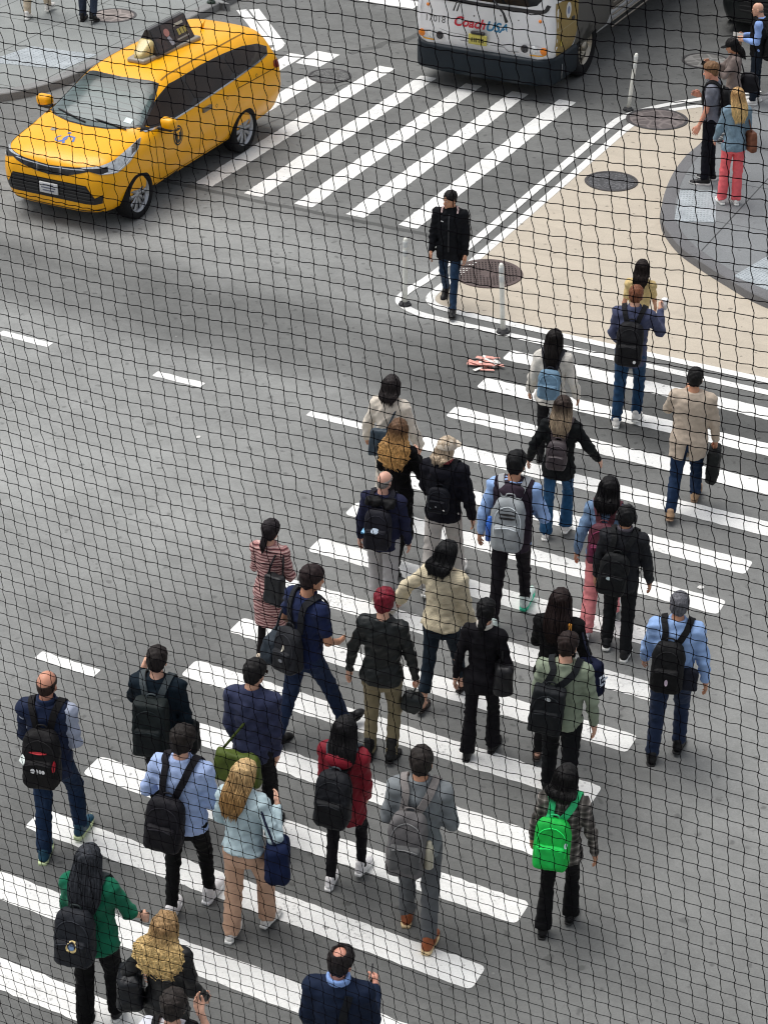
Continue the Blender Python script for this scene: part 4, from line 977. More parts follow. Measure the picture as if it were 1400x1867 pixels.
def build_dark_car():
    t = empty('dark_car', ED(-9.66, 36.35, 0.0)); t.rotation_euler = (0, 0, math.atan2(-D3[1], -D3[0])); bpy.context.view_layer.update()
    tag(t, 'glossy black car cut off by the top right corner, front bumper towards the viewer', 'car')
    T = [(-2.4, .45, .6, .7, .75, .7, .85, .6, .9), (-2.35, .35, .72, .86, .9, .82, 1.1, .66, 1.2), (-2.1, .27, .8, .93, 1.02, .9, 1.5, .62, 1.6), (-1, .23, .85, .95, 1.02, .92, 1.58, .64, 1.7), (.1, .22, .85, .95, 1.0, .92, 1.55, .64, 1.67), (.4, .22, .85, .95, 1.0, .92, 1.45, .64, 1.55), (1.1, .22, .85, .95, .98, .90, 1.06, .8, 1.13),
         (1.6, .22, .85, .945, .95, .88, .99, .8, 1.04), (2.0, .22, .82, .92, .90, .84, .94, .74, .98), (2.22, .23, .76, .86, .84, .76, .87, .66, .91), (2.33, .25, .68, .76, .76, .66, .79, .55, .82), (2.37, .30, .58, .64, .66, .52, .69, .45, .71)]
    V, F = loft_body(T, 80, 40); pj = Proj(V, F); M_K = car_paint('car_black', (.010, .013, .013), .8)
    body_shell('body', V, F, M_K, t, [arch_cutter(wx, s, .37, .4, 1.2, .34) for wx in (1.42, -1.4) for s in (1, -1)], [(1.42, .34, .37, .8), (-1.4, .34, .37, .8)])
    def dec(name, polys, fr, mat, off=.004, grid=.07, parent=None):
        v, f = pj.decal(polys, fr, off, grid); return mesh_obj(name, v, f, mat, parent or t)
    dec('windscreen', [rounded([(1.1, -.74), (1.2, 0), (1.1, .74), (.4, .56), (.45, 0), (.4, -.56)], 1)], TOP, M_GLASS, .006)
    for fr in (LEFT, RIGHT): dec('side_window', [rounded([(.85, 1.05), (.2, 1.45), (-1.2, 1.5), (-2.0, 1.38), (-2.1, 1.1)], 1)], fr, M_GLASS, .006)
    g = dec('grille', [rounded([(-.52, .44), (.52, .44), (.46, .74), (-.46, .74)], 1)], FRONT, plain('grille_black', (.012, .012, .013), .35), .006)
    for zz in (.5, .58, .66): dec('grille_bar', [line_poly([(-.48, zz), (.48, zz)], .018)], FRONT, plain('bar_chrome_dark', (.12, .12, .12), .25, .7), .014, .1, g)
    dec('lip_strip', [line_poly([(-.85, .33), (-.6, .30), (0, .29), (.6, .30), (.85, .33)], .018)], FRONT, plain('bar_chrome_dark', (.12, .12, .12), .25, .7), .007)
    for s in (1, -1):
        q = math.sqrt(.5); fr = ((6, 6 * s, 0), (-q, q * s, 0), (0, 0, 1), (-q, -q * s, 0))
        dec('headlight', [[(-1.1, .76), (-.75, .80), (-.45, .86), (-.5, .76), (-.75, .71), (-1.05, .70)]], fr, plain('headlamp_lens', (.55, .58, .60), .12, .3, .3, 22), .007, .04)
        mb = MB(); mb.add(*rbox((.85, s * 1.03, 1.07), (.08, .11, .075), .06, 2)); mb.build('side_mirror', M_K, t)
        for wx in (1.42, -1.4): wheel(t, wx, s * .83, .34, s)
build_dark_car()
# ------------------------------------------------------------------ signed-distance modelling of people
def smin(a, b, k):
    h = np.clip(.5 + .5 * (b - a) / k, 0, 1); return b + (a - b) * h - k * h * (1 - h)
def capsule(P, a, b, ra, rb):
    a = np.asarray(a, np.float32); ba = np.asarray(b, np.float32) - a; pa = P - a
    h = np.clip((pa @ ba) / max(float(ba @ ba), 1e-9), 0, 1)
    return np.sqrt(((pa - h[:, None] * ba) ** 2).sum(1)) - (ra + (rb - ra) * h)
def ellipsoid(P, c, r):
    q = (P - np.asarray(c, np.float32)) / np.asarray(r, np.float32); k = np.sqrt((q * q).sum(1)) + 1e-6
    return (k - 1) * min(r) * .6 + (k - 1) * k / (np.sqrt(((q / np.asarray(r, np.float32)) ** 2).sum(1)) + 1e-6) * .4
def rboxd(P, c, h, r):
    q = np.abs(P - np.asarray(c, np.float32)) - (np.asarray(h, np.float32) - r)
    return np.sqrt((np.maximum(q, 0) ** 2).sum(1)) + np.minimum(q.max(1), 0) - r
def loftd(x, y, z, tab):
    """elliptical tube along z; tab rows (z, a, b, cy)"""
    tab = np.asarray(tab, float); zz = np.clip(z, tab[0, 0], tab[-1, 0])
    a, b, cy = (np.interp(zz, tab[:, 0], tab[:, k]).astype(np.float32) for k in (1, 2, 3))
    d = (np.sqrt((x / a) ** 2 + ((y - cy) / b) ** 2) - 1) * np.minimum(a, b)
    return np.maximum(d, np.maximum(tab[0, 0] - z, z - tab[-1, 0]))
_EC = [(0, 1), (2, 3), (4, 5), (6, 7), (0, 2), (1, 3), (4, 6), (5, 7), (0, 4), (1, 5), (2, 6), (3, 7)]
def surfnet(f, lo, hi, res):
    lo = np.asarray(lo, np.float32); n = np.ceil((np.asarray(hi) - lo) / res).astype(int) + 1
    ax = [lo[i] + res * np.arange(n[i], dtype=np.float32) for i in range(3)]
    P = np.stack(np.meshgrid(*ax, indexing='ij'), -1).reshape(-1, 3).astype(np.float32)
    V = f(P).reshape(n).astype(np.float32)
    V[0], V[-1], V[:, 0], V[:, -1], V[:, :, 0], V[:, :, -1] = (1,) * 6
    S = V < 0
    c = np.stack([S[i:n[0] - 1 + i, j:n[1] - 1 + j, k:n[2] - 1 + k] for i in (0, 1) for j in (0, 1) for k in (0, 1)], -1)
    s = c.sum(-1); I = np.argwhere((s > 0) & (s < 8))
    if len(I) == 0: return np.zeros((0, 3)), []
    off = np.array([(i, j, k) for i in (0, 1) for j in (0, 1) for k in (0, 1)])
    W = np.stack([V[I[:, 0] + o[0], I[:, 1] + o[1], I[:, 2] + o[2]] for o in off], 1)
    acc = np.zeros((len(I), 3)); cnt = np.zeros(len(I))
    for a, b in _EC:
        va, vb = W[:, a], W[:, b]; m = (va < 0) != (vb < 0); t = np.where(m, va / np.where(m, va - vb, 1), 0)
        acc += m[:, None] * (off[a] + t[:, None] * (off[b] - off[a])); cnt += m
    X = lo + res * (I + acc / cnt[:, None])
    idx = -np.ones(np.array(n) - 1, int); idx[tuple(I.T)] = np.arange(len(I))
    F = []
    for d in range(3):
        u, w_ = (d + 1) % 3, (d + 2) % 3
        sl0 = [slice(None)] * 3; sl1 = [slice(None)] * 3
        sl0[d] = slice(0, n[d] - 1); sl1[d] = slice(1, n[d])
        for q in (sl0, sl1): q[u] = slice(1, n[u] - 1); q[w_] = slice(1, n[w_] - 1)
        A, B = S[tuple(sl0)], S[tuple(sl1)]
        E = np.argwhere(A != B); base = E.copy(); base[:, u] += 1; base[:, w_] += 1
        fl = A[tuple(E.T)]
        def at(du, dw):
            q = base.copy(); q[:, u] += du; q[:, w_] += dw; return idx[tuple(q.T)]
        Q = np.stack([at(-1, -1), at(0, -1), at(0, 0), at(-1, 0)], 1)
        Q[~fl] = Q[~fl][:, ::-1]; F.append(Q)
    return X, np.concatenate(F).tolist()
def folds(P, seed, amp, kz=38.0, kxy=16.0):
    r_ = np.random.default_rng(seed); o = np.zeros(len(P), np.float32)
    for i in range(4):
        k = np.array([r_.normal(0, kxy), r_.normal(0, kxy), r_.normal(kz, kz * .35)], np.float32)
        o += np.abs(np.sin(P @ k + r_.uniform(0, 6.28))) - .5
    for i in range(2):
        k = r_.normal(0, 60, 3).astype(np.float32); o += .35 * np.sin(P @ k + r_.uniform(0, 6.28))
    return o * (amp / 2)
def rotx(a): c, s = math.cos(a), math.sin(a); return np.array([[1, 0, 0], [0, c, -s], [0, s, c]])
def rotz(a): c, s = math.cos(a), math.sin(a); return np.array([[c, -s, 0], [s, c, 0], [0, 0, 1]])
def roty(a): c, s = math.cos(a), math.sin(a); return np.array([[c, 0, s], [0, 1, 0], [-s, 0, c]])

# ---- canonical pieces, built once
def head_sdf(P):
    d = smin(ellipsoid(P, (0, -.012, .032), (.075, .095, .090)), ellipsoid(P, (0, .022, -.042), (.056, .070, .072)), .03)
    d = smin(d, capsule(P, (0, -.03, -.05), (0, -.05, -.17), .052, .056), .02)
    Q = P.copy(); Q[:, 0] = np.abs(Q[:, 0])
    d = smin(d, capsule(P, (0, .088, .002), (0, .104, -.034), .010, .014), .014)
    d = smin(d, ellipsoid(Q, (.012, .098, -.036), (.009, .010, .008)), .008)
    d = -smin(-d, ellipsoid(Q, (.031, .098, .004), (.019, .016, .012)), .012)
    d = smin(d, ellipsoid(Q, (.031, .080, .004), (.014, .012, .010)), .004)
    d = smin(d, ellipsoid(Q, (.030, .084, .024), (.022, .008, .006)), .010)
    d = smin(d, ellipsoid(P, (0, .086, -.060), (.024, .011, .005)), .006)
    d = smin(d, ellipsoid(P, (0, .084, -.071), (.021, .011, .006)), .006)
    d = smin(d, ellipsoid(P, (0, .078, -.098), (.022, .014, .014)), .02)
    e = ellipsoid(Q, (.079, -.012, -.008), (.010, .020, .032)); e = -smin(-e, ellipsoid(Q, (.088, -.004, -.004), (.008, .010, .016)), .006)
    return smin(d, e, .007)
HEAD = surfnet(head_sdf, (-.10, -.12, -.18), (.10, .13, .14), .0065)
def finger_chain(root, L, r, curl, side=0.0):
    pts = [np.array(root, float)]; a = 0.0; segs = (L * .46, L * .30, L * .24)
    for l, c in zip(segs, curl):
        a += R(c); pts.append(pts[-1] + l * np.array([-math.sin(a), side * math.cos(a), -math.cos(a)]))
    return pts
def make_hand(curl, thumb):
    ch = []
    for y, L, rr, sp in ((.030, .070, .0088, .10), (.010, .078, .0090, .03), (-.010, .072, .0086, -.04), (-.028, .056, .0078, -.12)):
        ch.append((finger_chain((0, y, -.088), L, rr, curl, sp), rr))
    tp = [np.array([-.004, .026, -.022]), np.array([-.016, .052, -.050]), np.array([-.016 - thumb * .012, .060 - thumb * .01, -.080]), np.array([-.016 - thumb * .026, .058 - thumb * .02, -.104])]
    def f(P):
        d = rboxd(P, (0, 0, -.048), (.0155, .040, .046), .014)
        d = smin(d, capsule(P, (0, 0, .03), (0, 0, -.02), .027, .026), .02)
        d = smin(d, capsule(P, tp[0], tp[1], .014, .012), .012)
        t = np.minimum(capsule(P, tp[1], tp[2], .0115, .0100), capsule(P, tp[2], tp[3], .0100, .0085)); d = smin(d, t, .006)
        for pts, rr in ch:
            g = np.minimum(np.minimum(capsule(P, pts[0], pts[1], rr, rr * .95), capsule(P, pts[1], pts[2], rr * .95, rr * .88)), capsule(P, pts[2], pts[3], rr * .88, rr * .75))
            d = smin(d, g, .004)
        return d
    return surfnet(f, (-.10, -.06, -.20), (.04, .09, .05), .0052)
HANDS = {'relax': make_hand((14, 24, 16), .3), 'grip': make_hand((62, 78, 48), 1.4), 'hold': make_hand((34, 42, 26), 1.0)}
def shoe_up(P, kind):
    d = smin(capsule(P, (0, -.045, -.045), (0, .05, -.045), .036, .040), capsule(P, (0, .05, -.052), (.004, .135, -.062), .042, .032), .03)
    d = smin(d, ellipsoid(P, (.004, .150, -.062), (.040, .050, .026)), .02)
    if kind == 'boot': d = smin(d, capsule(P, (0, -.012, -.03), (0, -.02, .12), .044, .050), .03)
    elif kind != 'sandal': d = smin(d, capsule(P, (0, -.02, -.03), (0, -.025, .012), .040, .041), .025)
    if kind == 'sandal': d = np.maximum(d, P[:, 2] + .052)
    return np.maximum(d, -.064 - P[:, 2])
def shoe_sole(P, kind):
    x, y = P[:, 0], P[:, 1]
    w_ = np.interp(y, [-.085, -.05, .0, .06, .12, .17, .20], [.030, .041, .037, .045, .048, .036, .010]).astype(np.float32)
    d = np.maximum(np.abs(x - .003) - w_, np.abs(y - .058) - .146) 
    th = -.060 if kind == 'sneaker' else -.070
    toe = np.clip(y - .12, 0, 1) * .18
    if kind == 'boot': d = np.maximum(d, np.where((y > -.02) & (y < .02), P[:, 2] + .10, -1)); return np.maximum(d, np.maximum(-.092 - P[:, 2], P[:, 2] - th))
    return np.maximum(d, np.maximum(-.088 + toe - P[:, 2], P[:, 2] - th - toe * .6))
SHOES = {k: (surfnet(lambda P: shoe_up(P, k), (-.07, -.12, -.10), (.07, .23, .20), .0085), surfnet(lambda P: shoe_sole(P, k), (-.07, -.12, -.11), (.07, .23, -.03), .0085)) for k in ('sneaker', 'dress', 'boot', 'sandal')}

MALE = [(.80, .150, .105, -.01), (.88, .165, .118, -.015), (.95, .166, .120, -.015), (1.05, .152, .106, 0), (1.20, .163, .112, 0), (1.32, .180, .116, -.008), (1.40, .172, .100, -.015), (1.45, .120, .078, -.02), (1.48, .075, .066, -.02), (1.51, .062, .062, -.018)]
FEM = [(.80, .158, .108, -.01), (.88, .172, .118, -.02), (.95, .163, .112, -.018), (1.06, .132, .092, 0), (1.18, .140, .100, .004), (1.30, .155, .112, .004), (1.40, .150, .090, -.015), (1.45, .105, .070, -.02), (1.48, .066, .058, -.02), (1.51, .054, .054, -.018)]
G_HIP = ([0, .12, .3, .5, .6, .73, .85, 1], [24, 19, 4, -14, -9, 12, 26, 24]); G_KNEE = ([0, .12, .3, .45, .55, .65, .73, .85, .95, 1], [4, 15, 8, 7, 27, 52, 58, 30, 5, 4]); G_FOOT = ([0, .08, .4, .5, .6, .72, .85, .95, 1], [-16, 0, 0, 18, 46, 38, 6, -12, -16])
ARMS = {'down': (2, 7, 12, 0), 'phone': (28, 6, 88, 22), 'chest': (30, 14, 110, 40), 'strap': (12, 24, 128, 24), 'face': (52, 26, 112, 32), 'pocket': (-22, 20, 40, 8), 'carry': (2, 9, 10, 0), 'elbow': (-30, 22, 72, 16), 'clutch': (18, 8, 84, 34), 'wide': (10, 34, 26, 0), 'fist': (-6, 12, 36, 6), 'swingf': (26, 8, 26, 4), 'swingb': (-24, 10, 16, 0)}
PEOPLE = {}

class Person:
    def __init__(s, sp):
        s.sp = sp; s.seed = abs(hash(sp['key'])) % 1000 if False else sum(ord(c) * (i + 3) for i, c in enumerate(sp['key']))
        s.r = np.random.default_rng(s.seed); fem = sp.get('sex', 'm') == 'f'; s.fem = fem
        wd = sp.get('w', 1.0) * .93; s.tab = [(z, a * (wd if z < 1.42 else .5 + .5 * wd), b * wd, cy) for z, a, b, cy in (FEM if fem else MALE)]
        s.sw = (.160 if fem else .182) * (.6 + .4 * wd); s.lean, s.side, s.twist = R(sp.get('lean', 3)), R(sp.get('side', 0)), R(sp.get('twist', 0))
        ph, am = sp.get('ph'), sp.get('am', 1.0)
        s.leg = {}
        for sd, off in ((-1, 0), (1, .5)):
            if ph is None: hip, kn, ft = (2, 4, 0) if sd < 0 else (-2, 3, 0)
            else:
                q = (ph + off) % 1.0; hip, kn, ft = np.interp(q, *G_HIP) * am, np.interp(q, *G_KNEE) * (.5 + .5 * am), np.interp(q, *G_FOOT)
            hx = .088 * (1.0 if not fem else .95); a = R(hip); sp_ = R(sp.get('splay', 1.5)) * sd
            hj = np.array([sd * hx, -.005, .93]); th = np.array([math.sin(sp_), math.sin(a) * math.cos(sp_), -math.cos(a) * math.cos(sp_)])
            kj = hj + .425 * th; b = a - R(kn); sh = np.array([math.sin(sp_) * .5, math.sin(b), -math.cos(b)]); sh /= np.linalg.norm(sh); aj = kj + .42 * sh
            fr = rotz(R(-6) * sd) @ rotx(-R(ft)); s.leg[sd] = dict(h=hj, k=kj, a=aj, sh=sh, fr=fr)
        lows = {}
        for sd, l in s.leg.items():
            pts = [l['a'] + l['fr'] @ np.array(q) for q in ((0, -.085, -.088), (0, .10, -.088), (0, .19, -.072))]
            lows[sd] = min(p[2] for p in pts); l['low'] = min(pts, key=lambda p: p[2])
        dz = -min(lows.values()); s.stance = sp.get('st') or min(lows, key=lows.get)
        for l in s.leg.values():
            for k in ('h', 'k', 'a', 'low'): l[k] = l[k] + np.array([0, 0, dz])
        s.dz = dz
        # arms
        s.arm = {}
        for sd, nm in ((-1, 'la'), (1, 'ra')):
            a = sp.get(nm)
            if a is None:
                if ph is None: fl, ab, el, tw = ARMS['down']
                else:
                    c = -math.cos(2 * math.pi * (ph + (0 if sd < 0 else .5))); fl, ab, el, tw = 3 + 20 * c * am, 8, 14 + 10 * max(0, c), 3
            else: fl, ab, el, tw = ARMS[a] if isinstance(a, str) else a
            fl, ab, el, tw = R(fl), R(ab), R(el), R(tw)
            ud = np.array([sd * math.sin(ab), math.sin(fl) * math.cos(ab), -math.cos(fl) * math.cos(ab)])
            fd = np.array([sd * math.sin(ab * .5 - tw) , math.sin(fl + el), -math.cos(fl + el)]); fd[1:] *= math.cos(ab * .5 - tw); fd /= np.linalg.norm(fd)
            sj = s.up(np.array([[sd * s.sw, -.012, 1.405]]))[0]; tw_ = rotz(s.twist * -1); ud, fd = tw_ @ ud, tw_ @ fd
            ej = sj + .285 * ud; wj = ej + .250 * fd; s.arm[sd] = dict(s=sj, e=ej, w=wj, fd=fd)
        nb = s.up(np.array([[0, -.02, 1.49]]))[0]; s.nb = nb
        hy, hp, hr = (R(x) for x in sp.get('head', (0, 6, 0)))   # yaw to the right, pitch down, roll
        s.hr = rotz(-hy - s.twist * .5) @ rotx(-hp) @ roty(hr)
        s.HM = s.hr * .94; s.hc = nb + np.array([0, math.tan(s.lean) * .12 + .012, .0]) + s.hr @ np.array([0, .012, .130])
        s.top_pt = s.hc + np.array([0, -.01, (.124 + sp.get('hairtop', .012)) * .94])
        s.fit()
    # torso maps between the upright and the posed body
    def up(s, P):
        P = np.asarray(P, float); z = P[:, 2] - .95; t = np.clip((P[:, 2] - 1.0) / .4, 0, 1) * s.twist
        c, sn = np.cos(t), np.sin(t); x = P[:, 0] * c + P[:, 1] * sn; y = -P[:, 0] * sn + P[:, 1] * c
        zp = np.clip(z, -.05, None)
        return np.stack([x + math.tan(s.side) * zp, y + math.tan(s.lean) * zp, P[:, 2] + s.dz], 1)
    def down(s, P):
        z = P[:, 2] - s.dz; zp = np.clip(z - .95, -.05, None); x = P[:, 0] - math.tan(s.side) * zp; y = P[:, 1] - math.tan(s.lean) * zp
        t = np.clip((z - 1.0) / .4, 0, 1) * s.twist; c, sn = np.cos(t), np.sin(t)
        return np.stack([x * c - y * sn, x * sn + y * c, z], 1).astype(np.float32)
    def fit(s):
        sp = s.sp; hd0 = sp.get('hd', 27); hd = R(hd0 - 13 if 15 < hd0 < 45 else hd0); s.rz = -hd; Rm = rotz(s.rz); tu, tv = sp['hp']
        cf = s.leg[s.stance]['low'].copy(); cf[2] = 0; ch = s.top_pt; z0 = sp.get('z', 0.0)
        if 'ft' in sp:
            g = G(*sp['ft'], z0); sc = 1.0
            for _ in range(12):
                root = g - Rm @ (sc * cf); v1 = PX(root + Rm @ (sc * ch))[1]; v2 = PX(root + Rm @ (sc * 1.01 * ch))[1]
                sc += (tv - v1) / (v2 - v1) * sc * .01
            s.fit_h = sc * 1.75; sc = min(max(sc, .87), 1.10)
            root = g - Rm @ (sc * cf)
            eu = tu - PX(root + Rm @ (sc * ch))[0]; ds = np.linalg.norm(root - np.array([0, 0, CAM_H])) / FPX
            root = root + np.array([1, 0, 0]) * eu * .6 * ds; s.err = eu
        else:
            sc = sp.get('h', 1.72) / 1.75; p = G(tu, tv, z0 + sc * ch[2]); root = p - Rm @ (sc * ch); root[2] = z0; s.fit_h = sc * 1.75; s.err = 0
        root[2] = z0; s.sc = sc; s.root = root
        print('%-12s h=%.2f (%.2f) err=%.0f head %s foot %s' % (sp['key'], s.fit_h, sc * 1.75, s.err, np.round(PX(root + Rm @ (sc * ch))), np.round(PX(root + Rm @ (sc * cf)))))
    def obj(s, name, V, F, mat, parent, origin=None, smooth=True):
        V = np.asarray(V, float) * s.sc
        if origin is not None: V = V - np.asarray(origin) * s.sc
        return mesh_obj(name, V, F, mat, parent, smooth=smooth)
    def world(s, p): return s.root + rotz(s.rz) @ (np.asarray(p, float) * s.sc)
    def torso_d(s, P, t=0.0, lo=.80, hi=1.51):
        tab = [(z, a + t, b + t, cy) for z, a, b, cy in s.tab]
        if lo < .80: tab = [(lo, tab[0][1] * s.sp.get('flare', 1.0), tab[0][2] * s.sp.get('flare', 1.0) * 1.05, tab[0][3])] + tab
        Q = s.down(P); d = loftd(Q[:, 0], Q[:, 1], Q[:, 2], tab)
        A = np.abs(Q[:, 0:1]); Q2 = np.concatenate([A, Q[:, 1:]], 1)
        d = smin(d, capsule(Q2, (.05, -.02, 1.44), (s.sw - .005, -.014, 1.408), .045 + t * .8, .052 + t), .03)
        d = np.maximum(d, Q[:, 2] - hi); return np.maximum(d, lo - Q[:, 2])
    def arms_d(s, P, r0, r1, r2, stop=1.0):
        d = None
        for sd, a in s.arm.items():
            q = smin(capsule(P, a['s'], a['e'], r0, r1), capsule(P, a['e'], a['e'] + (a['w'] - a['e']) * stop, r1, r2), .015) if stop > 0 else capsule(P, a['s'], a['s'] + (a['e'] - a['s']) * (1 + stop), r0, r1)
            d = q if d is None else np.minimum(d, q)
        return d
    def legs_d(s, P, r0, r1, r2, cut=.0, pel=True, knee_soft=.02):
        d = None
        for sd, l in s.leg.items():
            q = smin(capsule(P, l['h'] + np.array([0, 0, -.02]), l['k'], r0, r1), capsule(P, l['k'], l['a'] + l['sh'] * .02, r1, r2), knee_soft)
            if cut is not None: q = np.maximum(q, (P - (l['a'] + l['sh'] * cut).astype(np.float32)) @ l['sh'].astype(np.float32))
            d = q if d is None else smin(d, q, .012)
        return d
    def bounds(s, pts, m): pts = np.array(pts); return pts.min(0) - m, pts.max(0) + m

    def build(s):
        sp = s.sp; t = empty('person', s.root, s.rz); tag(t, sp['label'], 'person', sp.get('group')); s.t = t
        thin = 1.0 if not s.fem else .9
        L, A = s.leg, s.arm
        skin = skin_mat(lin(sp.get('skin', (.80, .62, .53))))
        # --- body: one continuous figure with head and hands
        def body(P):
            d = s.torso_d(P, -.016)
            d = smin(d, s.arms_d(P, .044 * thin, .037 * thin, .026 * thin), .02)
            lk = 1.0 if sp.get('cut', 0) < -.05 else .70
            d = smin(d, s.legs_d(P, .078 * thin * lk, .052 * thin * lk, .036 * lk, None), .02)
            for sd, l in L.items():
                d = smin(d, capsule(P, l['k'] + (l['a'] - l['k']) * .15 - np.array([0, .012 * lk, 0]), l['k'] + (l['a'] - l['k']) * .5, .050 * thin * lk, .040 * lk), .02)
                d = smin(d, capsule(P, l['a'] + l['fr'] @ np.array([0, -.02, -.04]), l['a'] + l['fr'] @ np.array([0, .11, -.06]), .026, .022), .02)
            return smin(d, capsule(P, s.nb - np.array([0, 0, .04]), s.hc + s.hr @ np.array([0, -.035, -.07]), .060 * thin, .052 * thin), .02)
        pts = [l[k] for l in L.values() for k in ('h', 'k', 'a')] + [a[k] for a in A.values() for k in ('s', 'e', 'w')] + [s.hc]
        lo, hi = s.bounds(pts, .13); V, F = surfnet(body, lo, hi, .02); mb = MB(); mb.add(V, F)
        V, F = HEAD; mb.add(V @ s.HM.T + s.hc, F)
        for sd, a in A.items():
            V, F = HANDS[sp.get('lh' if sd < 0 else 'rh', 'relax')]; V = V * (1.0 if not s.fem else .92)
            if sd < 0: V = V * [-1, 1, 1]; F = [q[::-1] for q in F]
            zc = -a['fd']; hint = np.array([0, 1.0, 0]) if abs(a['fd'][1]) < .75 else np.array([0, 0, 1.0]); yc = hint - zc * (hint @ zc); yc /= np.linalg.norm(yc); xc = np.cross(yc, zc)
            a['M'] = np.stack([xc, yc, zc], 1); mb.add(V @ a['M'].T + a['w'] + a['fd'] * .01, F)
        s.obj('body', mb.verts(), mb.f, skin, t)
        # --- trousers, skirt or shorts
        lw = sp.get('legs')
        if lw:
            col, kind, fit = lw; r0, r1, r2 = dict(slim=(.088, .060, .049), normal=(.095, .070, .063), wide=(.100, .082, .084), flare=(.090, .066, .086), tights=(.078, .054, .042))[fit]; r0 *= thin * sp.get('w', 1); r1 *= thin; r2 *= thin
            cut = sp.get('cut', .015)
            def tr(P):
                d = smin(s.torso_d(P, .008, .80, 1.06), s.legs_d(P, r0, r1, r2, cut), .035)
                kn = np.exp(-np.minimum(*[((P - l['k'].astype(np.float32)) ** 2).sum(1) for l in L.values()]) / .02) + np.exp(-np.minimum(*[((P - l['a'].astype(np.float32)) ** 2).sum(1) for l in L.values()]) / .02)
                return d + folds(P, s.seed, .0100, 30, 22) * (.45 + .9 * kn) * (0.3 if fit == 'tights' else 1)
            pts = [l[k] for l in L.values() for k in ('h', 'k', 'a')] + [L[1]['h'] + np.array([0, 0, .14])]
            lo, hi = s.bounds(pts, .15); V, F = surfnet(tr, lo, hi, .0145); s.obj(sp.get('legname', 'trousers'), V, F, fabric(lin(col), kind=kind), t)
        # --- upper garment
        col, kind, puff, hem, sleeve = sp['top']; puff = puff * .6; hood = sp.get('hood', False)
        def top(P):
            fo = folds(P, s.seed + 1, .0075 if sp.get('topname') in ('blazer', 'suit_jacket') else .0125, 26, 22)
            d = np.maximum(s.torso_d(P, .012 + puff, hem - .05, 1.50 if not sp.get('turtle') else 1.55) + fo, hem + s.dz - P[:, 2] + .006 * np.sin(P[:, 0] * 21 + s.seed) * np.sin(P[:, 1] * 17))
            if hem < .8: d = smin(d, np.maximum(s.legs_d(P, .10 * thin, .075, .07, None) + fo, hem + s.dz - P[:, 2]), .05)
            stop = {'full': .97, 'short': -.35, 'elbow': .12, 'none': -1}[sleeve]
            if sleeve != 'none': d = smin(d, s.arms_d(P, .052 * thin + puff, .046 * thin + puff, .034 * thin + puff * .7 + sp.get('cuff', 0), stop) + fo, .028)
            if hood:
                Q = s.down(P); d = smin(d, ellipsoid(Q, (0, -.115 - puff, 1.425), (.125, .060, .075)), .03); d = smin(d, capsule(Q, (-.09, -.03, 1.475), (.09, -.03, 1.475), .036, .036), .03)
            if sp.get('collar'):
                Q = s.down(P); tq = np.sqrt((np.sqrt(Q[:, 0] ** 2 + (Q[:, 1] + .02) ** 2) - .068) ** 2 + (np.clip(np.abs(Q[:, 2] - 1.495) - .018, 0, 1)) ** 2) - .012; d = smin(d, tq, .015)
            if sp.get('vent'):
                Q = s.down(P); wv = np.maximum(np.abs(Q[:, 0] + .0) - (.97 - Q[:, 2]) * .14, Q[:, 2] - .97); d = np.maximum(d, -np.maximum(wv, Q[:, 1] + .05))
            return d
        pts = [a[k] for a in A.values() for k in ('s', 'e', 'w')] + [s.nb + np.array([0, 0, .08]), s.up(np.array([[0, 0, hem]]))[0]] + ([l['k'] for l in L.values()] if hem < .8 else [])
        lo, hi = s.bounds(pts, .15 + puff); V, F = surfnet(top, lo, hi, .0145); tm = fabric(lin(col), kind=kind); to = s.obj(sp.get('topname', 'jacket'), V, F, tm, t)
        s.topf = lambda Q: s.torso_d(s.up(Q).astype(np.float32), .012 + puff, hem, 1.50)
        if sp.get('vest'):      # a sleeveless layer of another colour
            c2, k2 = sp['vest']; V, F = surfnet(lambda P: np.maximum(np.maximum(s.torso_d(P, .026 + puff, hem - .06, 1.50) + folds(P, s.seed + 5, .008, 26, 20), hem - .012 + s.dz - P[:, 2]), (np.abs(s.down(P)[:, 0]) if not sp.get('vestarm') else s.down(P)[:, 0]) - s.sw + .004), *s.bounds([A[1]['s'], A[-1]['s'], s.nb + np.array([0, 0, .05]), s.up(np.array([[0, 0, hem]]))[0]], .18), .0145); s.obj('vest', V, F, fabric(lin(c2), kind=k2), t)
            if sp.get('vestarm'):
                a = A[-1]; V, F = surfnet(lambda P: smin(capsule(P, a['s'], a['e'], .066 + puff, .058 + puff), capsule(P, a['e'], a['w'], .058 + puff, .046 + puff), .02) + folds(P, s.seed + 6, .009), *s.bounds([a['s'], a['e'], a['w']], .10), .0145); s.obj('sleeve', V, F, fabric(lin(c2), kind=k2), t)
        if sp.get('hood2'):
            c2 = sp['hood2']; V, F = surfnet(lambda P: (lambda Q: smin(ellipsoid(Q, (0, -.125, 1.43), (.115, .055, .07)), capsule(Q, (-.085, -.03, 1.48), (.085, -.03, 1.48), .03, .03), .03) + folds(P, s.seed + 9, .008))(s.down(P)), s.nb - .25, s.nb + .25, .0145); s.obj('hood', V, F, fabric(lin(c2)), t)
        if sp.get('neck'):      # shirt collar or scarf of another colour
            c2, th = sp['neck']; V, F = surfnet(lambda P: (lambda Q: np.sqrt((np.sqrt(Q[:, 0] ** 2 + (Q[:, 1] + .015 + (Q[:, 2] - 1.5) * .3) ** 2) - .066) ** 2 + (np.clip(np.abs(Q[:, 2] - 1.505) - .022 - th, 0, 1)) ** 2) - .010 - th * .6)(s.down(P)), s.nb - .16, s.nb + .16, .010); s.obj('collar', V, F, fabric(lin(c2)), t)
